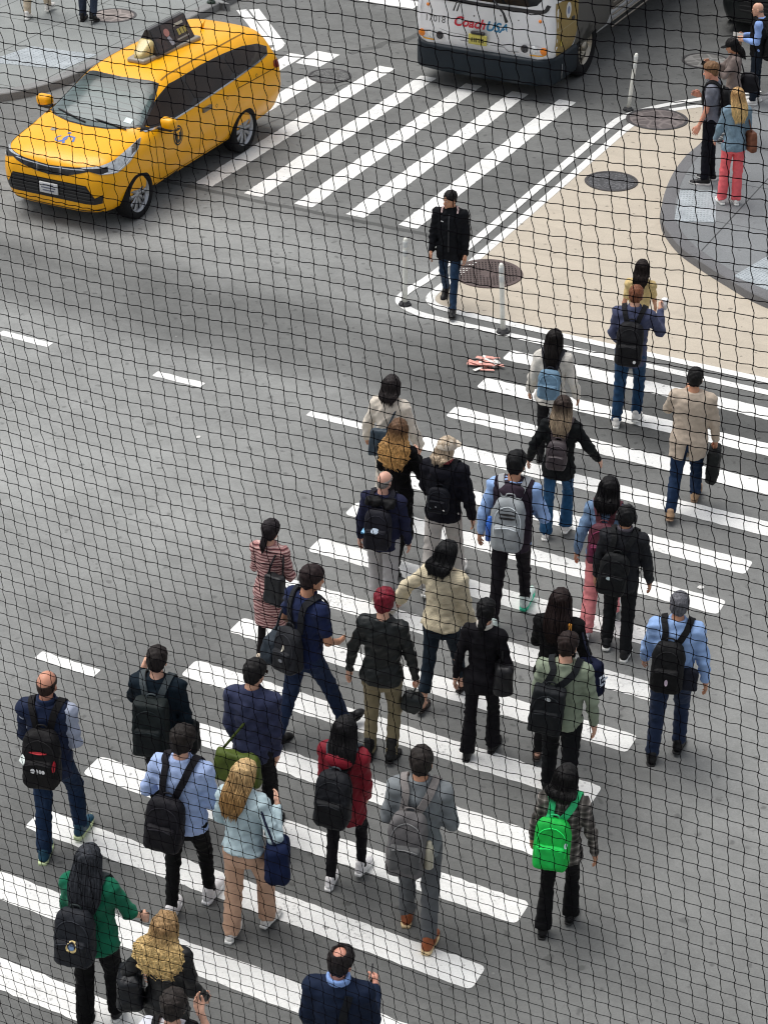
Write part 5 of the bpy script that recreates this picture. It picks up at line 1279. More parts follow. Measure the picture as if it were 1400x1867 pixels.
        # --- shoes
        if sp.get('shoes'):
            kind, c1, c2 = sp['shoes']; (VU, FU), (VS, FS) = SHOES[kind]
            for sd, l in L.items():
                k = np.array([sd, 1, 1]) * (1.06 if not s.fem else .97)
                fu = FU if sd > 0 else [q[::-1] for q in FU]; fs = FS if sd > 0 else [q[::-1] for q in FS]
                o = s.obj('shoe', (VU * k) @ l['fr'].T + l['a'], fu, fabric(lin(c1), kind='leather'), t)
                s.obj('sole', (VS * k) @ l['fr'].T + l['a'], fs, plain('sole_%.2f_%.2f' % (c2[0], c2[2]), lin(c2), .7), o)
        s.hair()
        if sp.get('zipped'):
            s.o0 = np.zeros(3); s.strap('zip', [(0, .09, 1.44), (0, .12, 1.34), (0, .13, 1.2), (0, .12, 1.05), (0, .12, .9)], .018, plain('zip_grey', (.05, .05, .055), .4, .4), to, .002, th=.004)
            s.strap('chest_mark', [(.075, .12, 1.34), (.11, .11, 1.345)], .014, plain('mark_grey', (.5, .5, .5), .5), to, .003, th=.002)
        if sp.get('eyes'):
            for sd in (-1, 1):
                mb = MB(); v, f = lathe([(.001, .0105), (.006, .0095), (.0098, .004), (.0105, 0), (.0098, -.004), (.001, -.0105)], 12, 'y'); mb.add((v + np.array([sd * .031, .082, .004])) @ s.HM.T + s.hc, f); e = s.obj('eye', mb.verts(), mb.f, plain('eye_white', (.75, .73, .70), .2), t)
                v, f = lathe([(.001, .0), (.0052, -.001)], 10, 'y'); s.obj('iris', (v + np.array([sd * .031, .0935, .004])) @ s.HM.T + s.hc, f, plain('iris_brown', (.05, .03, .02), .2), e)
                P = [np.array([sd * x, y, z]) for x, y, z in ((.014, .101, .023), (.030, .099, .029), (.046, .086, .024))]; v, f = tube(P, [.0035, .0045, .003], 6); s.obj('eyebrow', v @ s.HM.T + s.hc, f, hair_mat(lin(sp['hair'][1])), t)
            V, F = surfnet(lambda P: np.minimum(ellipsoid(P, (0, .0885, -.060), (.022, .0105, .0048)), ellipsoid(P, (0, .0865, -.070), (.019, .0105, .0058))), (-.03, .07, -.085), (.03, .11, -.05), .003)
            s.obj('lips', V @ s.HM.T + s.hc, F, skin_mat(lin((.66, .40, .36))), t)
        if sp.get('glasses'):
            mb = MB()
            for sd in (-1, 1): mb.add(*rbox((sd * .032, .099, .004), (.025, .003, .017), .003, 1)); mb.add(*tube([(sd * .056, .098, .010), (sd * .078, .05, .010), (sd * .080, -.01, .004)], .003, 5))
            s.obj('glasses', mb.verts() @ s.HM.T + s.hc, mb.f, plain('glasses_black', (.012, .012, .012), .15), t)
        for extra in sp.get('extra', []): extra(s)
        return s
    # --- hair
    def hair(s):
        sp = s.sp; h = sp.get('hair')
        if not h: return
        style, col = h[0], h[1]; opt = h[2] if len(h) > 2 else {}
        mat = hair_mat(lin(col), lin(opt['tip']) if opt.get('tip') else None); mb = MB(); sd_ = s.seed
        def cran(P): return smin(ellipsoid(P, (0, -.012, .032), (.075, .095, .090)), ellipsoid(P, (0, -.02, -.03), (.062, .070, .060)), .03)
        thick = opt.get('t', .014); vol = opt.get('vol', .012)
        def cap(P):
            d = cran(P) - thick - vol * np.clip((P[:, 2] - .02) / .08, 0, 1)
            d = d + .0022 * np.sin(P @ np.array([90, 60, 40], np.float32) + sd_) + .0022 * np.sin(P @ np.array([-50, 110, 70], np.float32) + sd_ * 2) + .0012 * np.sin(P @ np.array([160, -70, 120], np.float32))
            line = -(.62 * -P[:, 1] + .78 * P[:, 2]) + .012 * np.sin(P[:, 0] * 60 + sd_) - .004
            nape = -.085 - P[:, 2]
            return np.maximum(smin(d, d, .001), np.maximum(line, nape))
        if style == 'rim':
            top_z = opt.get('z', .030)
            f = lambda P: np.maximum(np.maximum(cran(P) - .007, -(.62 * -P[:, 1] + .78 * P[:, 2]) - .004), P[:, 2] - top_z - .25 * P[:, 1])
        elif style == 'crown':
            f = lambda P: np.maximum(cap(P), .052 - np.sqrt(((P - np.array([0.0, -.045, .125], np.float32)) ** 2).sum(1)))
        else: f = cap
        if style != 'none':
            V, F = surfnet(f, (-.13, -.15, -.12), (.13, .13, .17), .0075); mb.add(V, F)
        if style in ('long', 'curly', 'bob', 'tail'):
            end = -opt.get('len', .33); wv = opt.get('wave', .004); wd = opt.get('wide', 1.0); sweep = opt.get('sweep', 0.0)
            if style == 'tail': tab = [(end, .012, .012, -.16), (end * .6, .034, .030, -.155), (-.06, .034, .030, -.135), (.0, .026, .026, -.112), (.03, .020, .02, -.10)]
            else: tab = [(end, .075 * wd, .028, -.150), (end * .75, .112 * wd, .046, -.142), (end * .4, .116 * wd, .060, -.114), (-.06, .106, .076, -.064), (.0, .096, .092, -.030), (.06, .094, .104, -.016), (.10, .074, .084, -.012), (.128, .040, .045, -.012), (.140, .012, .014, -.012)]
            if sp.get('cap'): tab = [(z_, a_ * (.84 if z_ > .03 else 1), b_ * (.84 if z_ > .03 else 1), c_) for z_, a_, b_, c_ in tab]
            T_ = np.array(tab)
            def fl(P):
                x = P[:, 0] - sweep * np.clip(-P[:, 2], 0, 1)
                ang = np.arctan2(P[:, 1] - np.interp(P[:, 2], T_[:, 0], T_[:, 3]), x)
                d = loftd(x, P[:, 1], P[:, 2] + .02 * np.sin(ang * 5 + sd_), tab) + (wv * np.sin(P[:, 2] * 75 + ang * 4 + sd_) if style == 'curly' else 0) + .004 * np.sin(ang * 15 + P[:, 2] * 9 + sd_)
                if style == 'tail': return d
                face = np.minimum(P[:, 1] - .030 - .9 * np.clip(P[:, 2] - .045, 0, 1), 1)
                return np.maximum(d, face)
            V, F = surfnet(fl, (-.24, -.25, end - .03), (.24, .13, .17), .010); mb.add(V, F)
            # loose locks
            n = int(opt.get('n', 150 if style != 'tail' else 40) * 1.5); r_ = np.random.default_rng(sd_)
            for i in range(n):
                ps = r_.uniform(R(-200), R(20)) if style != 'tail' else r_.uniform(0, 6.28)
                z0 = (r_.uniform(.05, .135) if not sp.get('cap') else .03) if style != 'tail' else .02; z1 = end - r_.normal(.0, .022) - .008; m = 12 if style != 'curly' else 20; zz = np.linspace(z0, z1, m)
                a, b, cy = (np.interp(zz, T_[:, 0], T_[:, k]) for k in (1, 2, 3)); k = r_.uniform(.99, 1.10) if i % 6 else r_.uniform(1.08, 1.2); q = np.linspace(0, 1, m)
                psv = ps + r_.normal(0, .12) * q + (wv * 18 * np.sin(zz * 84 + r_.uniform(0, 6.28)) * q if style == 'curly' else wv * 6 * np.sin(zz * 20 + r_.uniform(0, 6.28)) * q)
                k = k + (wv * 14 * np.cos(zz * 84 + r_.uniform(0, 6.28)) * q if style == 'curly' else 0)
                X = np.stack([a * k * np.cos(psv) + sweep * np.clip(-zz, 0, 1), cy + b * k * np.sin(psv), zz], 1)
                rr = (.0042 if style != 'curly' else .0078) * np.interp(q, [0, .3, .8, 1], [.5, 1, .9, .3]); mb.add(*tube(X, rr, 4, cap=False))
        elif style in ('short', 'crown'):
            r_ = np.random.default_rng(sd_)
            for i in range(opt.get('n', 110)):      # tufts breaking up the outline
                th, fi = r_.uniform(0, 6.28), r_.uniform(.1, 1.35); dr = np.array([math.sin(fi) * math.cos(th), math.sin(fi) * math.sin(th), math.cos(fi)])
                p = np.array([0, -.012, .03]) + dr * np.array([.075, .095, .09]) + dr * (thick + vol * max(0, dr[2])) * .75
                if .62 * -p[1] + .78 * p[2] < .012 or (style == 'crown' and np.linalg.norm(p - np.array([0, -.045, .125])) < .058): continue
                fl = np.array([r_.normal(.15, .3), r_.normal(.2, .5), r_.normal(-.2, .3)]); fl -= dr * (fl @ dr); fl /= np.linalg.norm(fl) + 1e-6
                mb.add(*tube([p - fl * .022, p + dr * .0035, p + fl * .024 + dr * .002], [.004, .0045, .001], 4, cap=False))
        if opt.get('bun'): V, F = surfnet(lambda P: ellipsoid(P, (0, -.13, .03), (.04, .04, .04)) + .003 * np.sin(P[:, 0] * 150) , (-.06, -.19, -.03), (.06, -.07, .09), .008); mb.add(V, F)
        s.obj('hair', mb.verts() @ s.HM.T + s.hc, mb.f, mat, s.t)
        if sp.get('cap'):
            c2, kind = sp['cap']
            def fc(P):
                d = np.maximum(ellipsoid(P, (0, -.012, .034), (.101, .121, .114)), .020 - P[:, 2] - .12 * P[:, 1])
                if kind == 'visor':
                    vis = ellipsoid(P - np.stack([P[:, 0] * 0, P[:, 1] * 0, -np.abs(P[:, 0]) ** 2 * 3], 1), (0, .12, .034), (.080, .075, .010)); d = smin(d, vis, .006)
                elif kind == 'back': d = smin(d, ellipsoid(P, (0, -.155, .022), (.060, .060, .010)), .006)
                return d + .0015 * np.sin(P[:, 0] * 70)
            V, F = surfnet(fc, (-.13, -.23, -.03), (.13, .22, .17), .0075); s.obj('cap', V @ s.HM.T + s.hc, F, fabric(lin(c2)), s.t)

    # --- things carried; all top-level objects of their own
    def carried(s, name, label, cat, origin, group=None):
        o = empty(name, s.world(origin), s.rz); tag(o, label, cat, group); s.o0 = np.asarray(origin, float); return o
    def part(s, name, V, F, mat, root, smooth=True): return s.obj(name, V, F, mat, root, s.o0, smooth)
    def on_torso(s, p, off):
        p = np.array(p, float)
        for _ in range(5):
            d = s.topf(p[None].astype(np.float32))[0]; e = .004; g = np.array([s.topf((p + e * np.eye(3)[i])[None].astype(np.float32))[0] - d for i in range(3)]); g /= np.linalg.norm(g) + 1e-9; p = p + g * (off - d) * .9
        return p, g
    def strap(s, name, pts, wd, mat, root, off=.010, free=(), th=.006):
        """a webbing band laid over the body; pts in upright-body coordinates"""
        P = smooth_path(pts, 4); Q, Nn = [], []
        for i, p in enumerate(P):
            q, g = s.on_torso(p, off); u = i / (len(P) - 1)
            if any(a <= u <= b for a, b in free): q = np.array(p)
            Q.append(q); Nn.append(g)
        Q, Nn = np.array(Q), np.array(Nn); T = np.gradient(Q, axis=0); T /= np.linalg.norm(T, axis=1)[:, None] + 1e-9
        B = np.cross(T, Nn); B /= np.linalg.norm(B, axis=1)[:, None] + 1e-9; Nn = np.cross(B, T)
        V = np.stack([Q - B * wd / 2, Q + B * wd / 2, Q + B * wd / 2 + Nn * th, Q - B * wd / 2 + Nn * th], 1).reshape(-1, 3); V = s.up(V)
        m = len(Q); F = [(i * 4 + j, i * 4 + (j + 1) % 4, (i + 1) * 4 + (j + 1) % 4, (i + 1) * 4 + j) for i in range(m - 1) for j in range(4)] + [(3, 2, 1, 0), tuple((m - 1) * 4 + j for j in range(4))]
        return s.part(name, V, F, mat, root, False)
    def backpack(s, label, col, w=.30, h=.46, d=.17, pocket=None, strapc=None, zc=1.20, x=0.0, kind='nylon', patch=None, tilt=0.0, straps=True, style='round', bottle=None):
        sp = s.sp; puff = sp['top'][2] * .6; w, h, d = w * .92, h * .93, d * .95; pocket = pocket or tuple(c * .9 for c in col); strapc = strapc or col
        by = -.118 - puff - .012 * (1 if not sp.get('hood') else 2); c = np.array([x, by - d / 2, zc])
        org = s.up(c[None])[0]; root = s.carried('backpack', label, 'backpack', org, None); mat = fabric(lin(col), kind=kind); pm = fabric(lin(pocket), kind=kind); sm = fabric(lin(strapc), kind=kind)
        ct, st = math.cos(R(tilt)), math.sin(R(tilt))
        def loc(P): 
            Q = P - c.astype(np.float32); return np.stack([Q[:, 0] * ct + Q[:, 2] * st, Q[:, 1], -Q[:, 0] * st + Q[:, 2] * ct], 1).astype(np.float32)
        hw, hh, hd = w / 2, h / 2, d / 2
        def main(P):
            Q = loc(P); z = Q[:, 2] / hh; tp = np.clip(z, 0, 1); k = (1 - .22 * tp ** 2.5) if style == 'round' else (1 - .05 * tp)
            k2 = 1 - .30 * np.clip(z, -1, 1) if style == 'round' else 1 - .08 * z
            Q2 = Q.copy(); Q2[:, 0] = Q[:, 0] / k; Q2[:, 1] = (Q[:, 1] - hd) / np.clip(k2, .6, 1.4) + hd
            rr = min(hw, hd) * (.75 if style == 'round' else .35); q = rboxd(Q2, (0, 0, 0), (hw, hd, hh), rr)
            if style == 'round': q = smin(q, ellipsoid(Q2, (0, 0, hh * .45), (hw * .97, hd * .95, hh * .58)), .03)
            return q + folds(P, s.seed + 21, .007, 22, 26)
        lo, hi = c - np.array([hw, hd * 1.5, hh]) - .05, c + np.array([hw, hd, hh]) + .05
        V, F = surfnet(main, lo, hi, .0125); s.part('main_compartment', s.up(V), F, mat, root)
        def pk(P):
            Q = loc(P); q = rboxd(Q, (0, -hd * 1.02, -hh * .36), (hw * .80, hd * .42, hh * .50), min(hd * .38, .035))
            return q + folds(P, s.seed + 31, .006, 20, 24)
        V, F = surfnet(pk, lo, hi, .0125); po = s.part('front_pocket', s.up(V), F, pm, root)
        # zip lines
        def back_y(xx, zz):
            for yy in np.linspace(-hd * 2.2, 0, 60):
                if min(main((np.array([[xx * ct - zz * st, yy, xx * st + zz * ct]]) + c).astype(np.float32))[0], pk((np.array([[xx * ct - zz * st, yy, xx * st + zz * ct]]) + c).astype(np.float32))[0]) < 0: return yy
            return -hd
        def surf(a, b):
            xx, zz = a * hw, b * hh; yy = back_y(xx, zz) - .003; return np.array([xx * ct - zz * st, yy, xx * st + zz * ct]) + c
        zp = MB(); lt = fabric(lin(tuple(min(1, q * 1.35 + .03) for q in pocket)), kind=kind)
        for arc in ([(-.78, -.3), (-.82, .2), (-.6, .62), (0, .80), (.6, .62), (.82, .2), (.78, -.3)], [(-.66, .02), (0, .08), (.66, .02)]):
            P = [surf(*q) for q in smooth_path(arc, 3)]; zp.add(s.up(tube(P, .0042, 5)[0]), tube(P, .0042, 5)[1])
        s.part('zip', zp.verts(), zp.f, lt, root)
        P = [c + np.array([q * ct - hh * st, hd * .55, hh * .98 + z]) for q, z in ((-.045, -.02), (-.035, .028), (0, .038), (.035, .028), (.045, -.02))]; v, f = tube(smooth_path(P, 3), .007, 6); s.part('carry_handle', s.up(v), f, sm, root)
        if straps:
            for sd in (-1, 1):
                pts = [c + np.array([sd * .05, hd, hh * .80]), (sd * .075, -.10, 1.43), (sd * .098, -.05, 1.475), (sd * .108, .0, 1.47), (sd * .118, .07, 1.39), (sd * .135, .10, 1.27), (sd * .15, .085, 1.18)]
                s.strap('shoulder_strap', pts, .056, sm, root, .012, free=((0, .04),), th=.012)
        if patch:
            for (a, b, rw, rh, pc) in patch:
                P = np.array([surf(a + rw * ca / w * 2, b + rh * sb / h * 2) for ca, sb in [(math.cos(q) * .5, math.sin(q) * .5) for q in np.linspace(0, 6.283, 13)[:-1]]]) + np.array([0, -.006, 0]); s.part('patch', s.up(P), [tuple(range(12))], plain('patch_%.2f_%.2f_%.2f' % pc, lin(pc), .4), root, False)
        if bottle:
            sd, bc = bottle; v, f = lathe([(.034, -.10), (.036, .06), (.030, .085), (.018, .10), (.018, .125), (.001, .127)], 14); s.part('bottle', s.up(v + c + np.array([sd * (hw + .02), 0, -hh * .35])), f, plain('bottle_%.2f' % bc[0], lin(bc), .3), root)
        return root
    def bag(s, label, name, col, pos, size, kind='nylon', strap=None, rot=0.0, band=None, soft=.012, cat=None):
        """soft bag at pos (upright-body coordinates), size = half extents; strap: list of points"""
        c = np.array(pos, float); org = s.up(c[None])[0]; root = s.carried(name, label, cat or name.replace('_', ' '), org); mat = fabric(lin(col), kind=kind); M_ = rotz(R(rot)); hx, hy, hz = size
        def f(P):
            Q = ((P - c) @ M_).astype(np.float32); k = 1 + .14 * np.clip(-Q[:, 2] / hz, -1, 1); Q2 = Q.copy(); Q2[:, 0] /= (1 + .06 * np.clip(-Q[:, 2] / hz, -1, 1)); Q2[:, 1] /= np.clip(k, .5, 1.5)
            return rboxd(Q2, (0, 0, 0), size, min(size) * .6) + folds(P, s.seed + 41, soft, 14, 18)
        V, F = surfnet(f, c - max(hx, hy) * 1.3 - np.array([0, 0, max(0, hz - max(hx, hy)) * 1.3]) - .03, c + max(hx, hy) * 1.3 + np.array([0, 0, max(0, hz - max(hx, hy)) * 1.3]) + .03, .0125); s.part('bag_body', s.up(V), F, mat, root)
        if strap:
            for st_ in strap:
                P = smooth_path(st_, 5); v, f_ = tube(P, .011, 6); v = v.reshape(-1, 3); s.part('strap', s.up(v), f_, fabric(lin(tuple(q * .9 for q in col)), kind='leather'), root)
        if band:
            for (px, pz, pw, phh, pc) in band:
                q = np.array([(px - pw, -hy * 1.06 - .012, pz - phh), (px + pw, -hy * 1.06 - .012, pz - phh), (px + pw, -hy * .98 - .012, pz + phh), (px - pw, -hy * .98 - .012, pz + phh)]) @ M_.T + c; s.part('print', s.up(q), [(0, 1, 2, 3)], plain('bag_print_%.2f' % pc[0], lin(pc), .6), root, False)
        return root
    def hand_point(s, sd, d=(0, 0, -.08)): a = s.arm[sd]; return a['w'] + a['M'] @ (np.array(d) * [sd if sd < 0 else 1, 1, 1])
    def held_box(s, sd, name, label, cat, half, col, rough=.3, d=(-.03, .02, -.10), tilt=0.0, extra=None):
        a = s.arm[sd]; p = s.hand_point(sd, d); root = s.carried(name, label, cat, p); v, f = rbox((0, 0, 0), half, min(half) * .8, 2)
        Mx = a['M'] @ rotx(R(tilt)); s.part('case', v @ Mx.T + p, f, plain(name + '_%.2f_%.2f' % (col[0], col[2]), lin(col), rough), root)
        if extra: q, ec = extra; v, f = box((0, 0, 0), q); s.part('screen', (v + np.array([-half[0] - .001 if half[0] == min(half) else 0, 0, 0])) @ Mx.T + p, f, plain(name + '_screen', lin(ec), .1), root, False)
    def hand_bag(s, sd, name, label, col, half, drop, kind='leather', cat=None, skew=(0, 0)):
        p = s.hand_point(sd, (-.01, 0, -.09)); c = p + np.array([skew[0], skew[1], -drop - half[2]]); root = s.carried(name, label, cat or name.replace('_', ' '), c); hx, hy, hz = half
        def f(P):
            Q = (P - c).astype(np.float32); Q[:, 0] -= skew[0] * -Q[:, 2]; return rboxd(Q, (0, 0, 0), half, min(half) * .8) + folds(P, s.seed + 51, .012, 14, 18)
        m = np.array(half) + .06; V, F = surfnet(f, c - m, c + m, .012); s.part('bag_body', V, F, fabric(lin(col), kind=kind), root)
        for q in (-.5, .5):
            P = smooth_path([c + np.array([0, hy * q * 1.2, hz * .85]), c + (p - c) * .75 + np.array([0, hy * q * .6, 0]), p, c + (p - c) * .75 + np.array([.0, hy * q * .9 + .01, 0]), c + np.array([0, hy * q * 1.5, hz * .85])], 4); v, f_ = tube(P, .008, 6); s.part('handle', v, f_, fabric(lin(tuple(q_ * .8 for q_ in col)), kind='leather'), root)
# ------------------------------------------------------------------ the people on the street
BLK = (.105, .105, .115); NAVY = (.13, .15, .22); WHT = (.92, .91, .88); DKHAIR = (.10, .085, .08); BRN = (.20, .14, .11)
SN_W = ('sneaker', (.90, .89, .87), (.93, .93, .91)); SN_K = ('sneaker', (.10, .10, .11), (.88, .88, .86)); DR_K = ('dress', (.07, .07, .075), (.06, .06, .06))
PALE, TAN_, MED, DARK = (.86, .68, .58), (.78, .58, .46), (.66, .46, .35), (.42, .28, .21)
CROSS = 'people walking away over the near crosswalk'
def add(key, label, **k): k.update(key=key, label=label); PEOPLE[key] = Person(k).build(); return PEOPLE[key]

p = add('cupman', 'man in slate blue jacket and blue jeans holding a white cup, by the tan corner', hp=(1157, 520), ft=(1128, 782), ph=.34, st=-1, am=.9, skin=PALE, hair=('short', (.46, .28, .19), dict(t=.010, vol=.006)), top=((.29, .31, .41), 'cloth', .026, .80, 'full'), legs=((.12, .24, .36), 'denim', 'normal'), shoes=SN_W, ra=(24, 26, 112, 22), la=(8, 10, 40, 10), rh='grip', group=CROSS, collar=True)
p.backpack('bulky black backpack with a white dot on the man holding a cup', BLK, w=.33, h=.52, d=.20, zc=1.15, tilt=0, patch=[(.55, -.62, .035, .04, (.9, .9, .9))])
a = p.arm[1]; q = p.hand_point(1, (-.045, .03, -.085)); r0 = p.carried('coffee_cup', 'white takeaway cup in the raised hand of the man in slate blue', 'cup', q)
v, f = lathe([(.028, -.06), (.040, .055), (.036, .055), (.001, .05)], 20); p.part('cup', v + q, f, plain('white_paper_cup', (.80, .80, .79), .5), r0); v, f = lathe([(.042, .052), (.043, .062), (.036, .072), (.001, .072)], 20); p.part('lid', v + q, f, plain('cup_lid', (.86, .86, .86), .35), r0)

add('yellowtop', 'dark haired woman in yellow top and shorts, mostly hidden behind the man with a cup', hp=(1163, 482), ft=(1182, 690), ph=.92, st=1, sex='f', skin=TAN_, hair=('long', (.13, .10, .09), dict(len=.22, wide=.85)), top=((.84, .74, .52), 'cloth', .014, .86, 'short'), legs=((.70, .58, .42), 'cloth', 'normal'), cut=-.50, legname='shorts', shoes=SN_W, group=CROSS)

p = add('bluepack', 'woman with long black hair in a cream sweater and black trousers', hp=(1012, 602), h=1.64, ph=.2, am=.6, sex='f', skin=TAN_, hair=('long', DKHAIR, dict(len=.30, wide=.72, n=120)), top=((.90, .88, .84), 'knit', .034, .84, 'full'), legs=(BLK, 'cloth', 'normal'), shoes=DR_K, la=(0, 16, 22, 0), ra=(-4, 20, 24, 0), cuff=.01, group=CROSS)
p.backpack('small light blue backpack on the woman in the cream sweater', (.42, .54, .63), w=.29, h=.37, d=.13, zc=1.16, strapc=(.18, .18, .2))

p = add('tanblazer', 'broad man in a tan blazer and dark jeans, one hand at his face', hp=(1268, 671), ft=(1223, 937), ph=.50, st=-1, am=.8, w=1.13, skin=TAN_, hair=('short', (.08, .075, .075), dict(t=.014, vol=.006)), top=((.74, .68, .61), 'cloth', .026, .72, 'full'), flare=1.08, vent=True, topname='blazer', legs=((.10, .17, .27), 'denim', 'normal'), shoes=('dress', (.66, .54, .42), (.55, .45, .36)), la=(32, 16, 130, 46), ra=(4, 13, 12, 0), rh='grip', group=CROSS)
p.hand_bag(1, 'briefcase', 'soft black bag hanging from the right hand of the man in the tan blazer', (.11, .12, .12), (.07, .17, .20), .03, 'nylon')

p = add('darkpack', 'woman with ombre brown hair in a black jacket and flared blue jeans', hp=(1024, 724), ft=(998, 988), ph=.34, st=-1, am=.9, sex='f', skin=PALE, hair=('long', (.22, .18, .16), dict(len=.27, wide=.95, tip=(.62, .55, .46), wave=.006)), top=((.09, .10, .105), 'cloth', .034, .80, 'full'), legs=((.13, .29, .43), 'denim', 'flare'), shoes=SN_W, la=(-6, 26, 26, 0), ra=(6, 34, 26, -4), group=CROSS)
p.backpack('small grey brown leather backpack on the woman in a black jacket and flared jeans', (.27, .24, .25), w=.25, h=.34, d=.13, zc=1.16, kind='leather', strapc=(.30, .26, .27))

add('facing', 'man in black jacket and dark jeans walking towards the viewer by the drain grate', hp=(818, 347), ft=(830, 572), hd=192, ph=.03, st=-1, am=1.0, head=(40, 2, 0), skin=TAN_, hair=('short', (.10, .09, .09), dict(t=.007, vol=.014)), top=((.085, .09, .105), 'cloth', .036, .77, 'full'), collar=True, legs=((.11, .19, .28), 'denim', 'slim'), shoes=('boot', (.06, .06, .065), (.05, .05, .05)), eyes=True, zipped=True, la='down', ra=(-4, 10, 16, 0), extra=[lambda s: [s.strap('shoulder_strap', [(sd * .075, -.08, 1.45), (sd * .095, -.0, 1.475), (sd * .10, .045, 1.44)], .022, plain('strap_white_red', (.55, .40, .38), .7, var=.7, scale=60), s.strap_root, .010) for sd in (-1, 1)] if setattr(s, 'strap_root', s.carried('shoulder_straps', 'pair of pale and red straps on the shoulders of the man facing the viewer', 'straps', s.up(np.array([[0, 0, 1.45]]))[0])) is None else None])
p = PEOPLE['facing']; p.held_box(1, 'folded_paper', 'white folded paper in the hand of the man in a black jacket facing the viewer', 'paper', (.004, .035, .05), (.85, .84, .82), .6, (-.02, .01, -.12))

p = add('creamtop', 'woman with dark hair in a loose cream top, in front of the curly haired woman', hp=(714, 686), h=1.66, ph=.3, am=.6, sex='f', skin=TAN_, hair=('bob', (.17, .15, .15), dict(len=.14, wide=.85)), top=((.88, .84, .78), 'cloth', .040, .82, 'full'), legs=((.80, .77, .72), 'cloth', 'wide'), shoes=SN_W, la=(4, 22, 18, 0), ra=(4, 20, 18, 0), cuff=.02, hd=32, group=CROSS)
p.bag('slate tote bag hanging behind the woman in the loose cream top', 'tote_bag', (.22, .27, .31), (-.03, -.24, 1.06), (.13, .05, .16), 'leather', [[(.02, -.21, 1.20), (.08, -.13, 1.36), (.12, -.02, 1.47), (.14, .08, 1.40)]], 8)

add('curls', 'woman with long curly golden brown hair in a long black dress', hp=(727, 766), h=1.67, ph=.1, am=.5, sex='f', skin=PALE, hair=('curly', (.38, .28, .20), dict(len=.36, wide=1.28, wave=.016, tip=(.80, .62, .38), n=260)), top=((.055, .055, .06), 'cloth', .024, .36, 'full'), flare=1.15, topname='dress', legs=(BLK, 'cloth', 'slim'), shoes=DR_K, la=(16, 10, 80, 40), ra=(4, 22, 110, 36), hd=34, group=CROSS)

p = add('beigecap', 'person in a beige cap, black hooded jacket and pale grey trousers', hp=(815, 797), h=1.72, ph=.48, am=.7, skin=PALE, hair=('bob', (.70, .63, .54), dict(len=.10, wide=.8, n=80)), cap=((.80, .75, .68), 'visor'), hairtop=.024, head=(24, 4, 0), top=((.085, .085, .115), 'cloth', .040, .86, 'full'), hood=True, neck=((.72, .36, .36), .010), legs=((.74, .72, .70), 'cloth', 'wide'), shoes=SN_W, ra=(-4, 16, 14, 0), hd=30, group=CROSS)
p.backpack('small black backpack with white studs on the person in a beige cap', (.085, .09, .115), w=.24, h=.28, d=.09, zc=1.16, patch=[(.62, -.55, .022, .022, (.92, .92, .9)), (-.1, -.3, .016, .016, (.75, .76, .78)), (-.6, -.5, .018, .018, (.55, .66, .70))])

p = add('baldelder', 'bald man with grey fringe in a navy jacket and pale grey trousers', hp=(697, 861), ft=(722, 1113), ph=.93, st=1, am=.5, w=1.08, skin=(.84, .66, .58), hair=('rim', (.52, .50, .48), dict(z=.05)), hairtop=.0, head=(22, 4, 0), top=((.14, .15, .24), 'cloth', .030, .83, 'full'), legs=((.68, .67, .67), 'cloth', 'wide'), shoes=('sneaker', (.62, .58, .52), (.82, .80, .76)), la=(-2, 12, 10, 0), ra=(2, 12, 10, 0), hd=28, group=CROSS)
p.backpack('large black backpack with pale oval mark on the bald man in navy', (.12, .12, .15), w=.33, h=.48, d=.17, zc=1.17, patch=[(-.05, .12, .085, .05, (.68, .74, .80)), (-.92, -.1, .05, .05, (.45, .70, .85))])
p.bag('black coat bundled over the shoulders of the bald man, above his backpack', 'folded_coat', (.075, .075, .08), (0, -.13, 1.45), (.17, .07, .045), 'nylon', None, 0, soft=.02, cat='coat')

p = add('greypack', 'man in light blue sleeves, dark vest and black trousers with mint soled sneakers', hp=(936, 824), ft=(912, 1132), ph=.46, st=-1, am=.8, skin=TAN_, hair=('short', (.08, .08, .085), dict(t=.013, vol=.012)), head=(18, 4, 0), top=((.60, .72, .90), 'cloth', .016, .83, 'full'), vest=((.19, .16, .20), 'cloth'), hood2=(.22, .18, .22), legs=((.10, .09, .11), 'cloth', 'slim'), shoes=('sneaker', (.82, .88, .86), (.25, .78, .62)), la=(-4, 16, 18, 0), ra=(2, 20, 84, 52), group=CROSS)
p.backpack('large grey backpack with black loops on the man with light blue sleeves', (.56, .58, .59), w=.31, h=.50, d=.18, zc=1.17, pocket=(.60, .62, .63), strapc=(.62, .63, .64), bottle=(-1, (.20, .42, .80)), patch=[(0, .52, .15, .022, (.12, .12, .13)), (0, .38, .15, .022, (.12, .12, .13))])

p = add('maroonpack', 'woman with straight black hair in a denim jacket and pink trousers', hp=(1106, 872), ft=(1078, 1150), ph=.48, st=-1, am=.75, sex='f', skin=TAN_, hair=('long', (.07, .065, .07), dict(len=.19, wide=1.0, n=120)), top=((.44, .54, .66), 'denim', .024, .86, 'full'), legs=((.90, .55, .56), 'cloth', 'wide'), shoes=('sneaker', (.85, .84, .86), (.9, .9, .9)), la=(-10, 16, 20, 0), ra=(4, 12, 16, 0), group=CROSS)
p.backpack('maroon backpack with tan patches on the woman in pink trousers', (.34, .16, .21), w=.31, h=.43, d=.16, zc=1.15, pocket=(.40, .13, .25), strapc=(.40, .22, .25), patch=[(.72, .35, .05, .06, (.80, .66, .48)), (.70, -.45, .06, .07, (.78, .62, .44))])

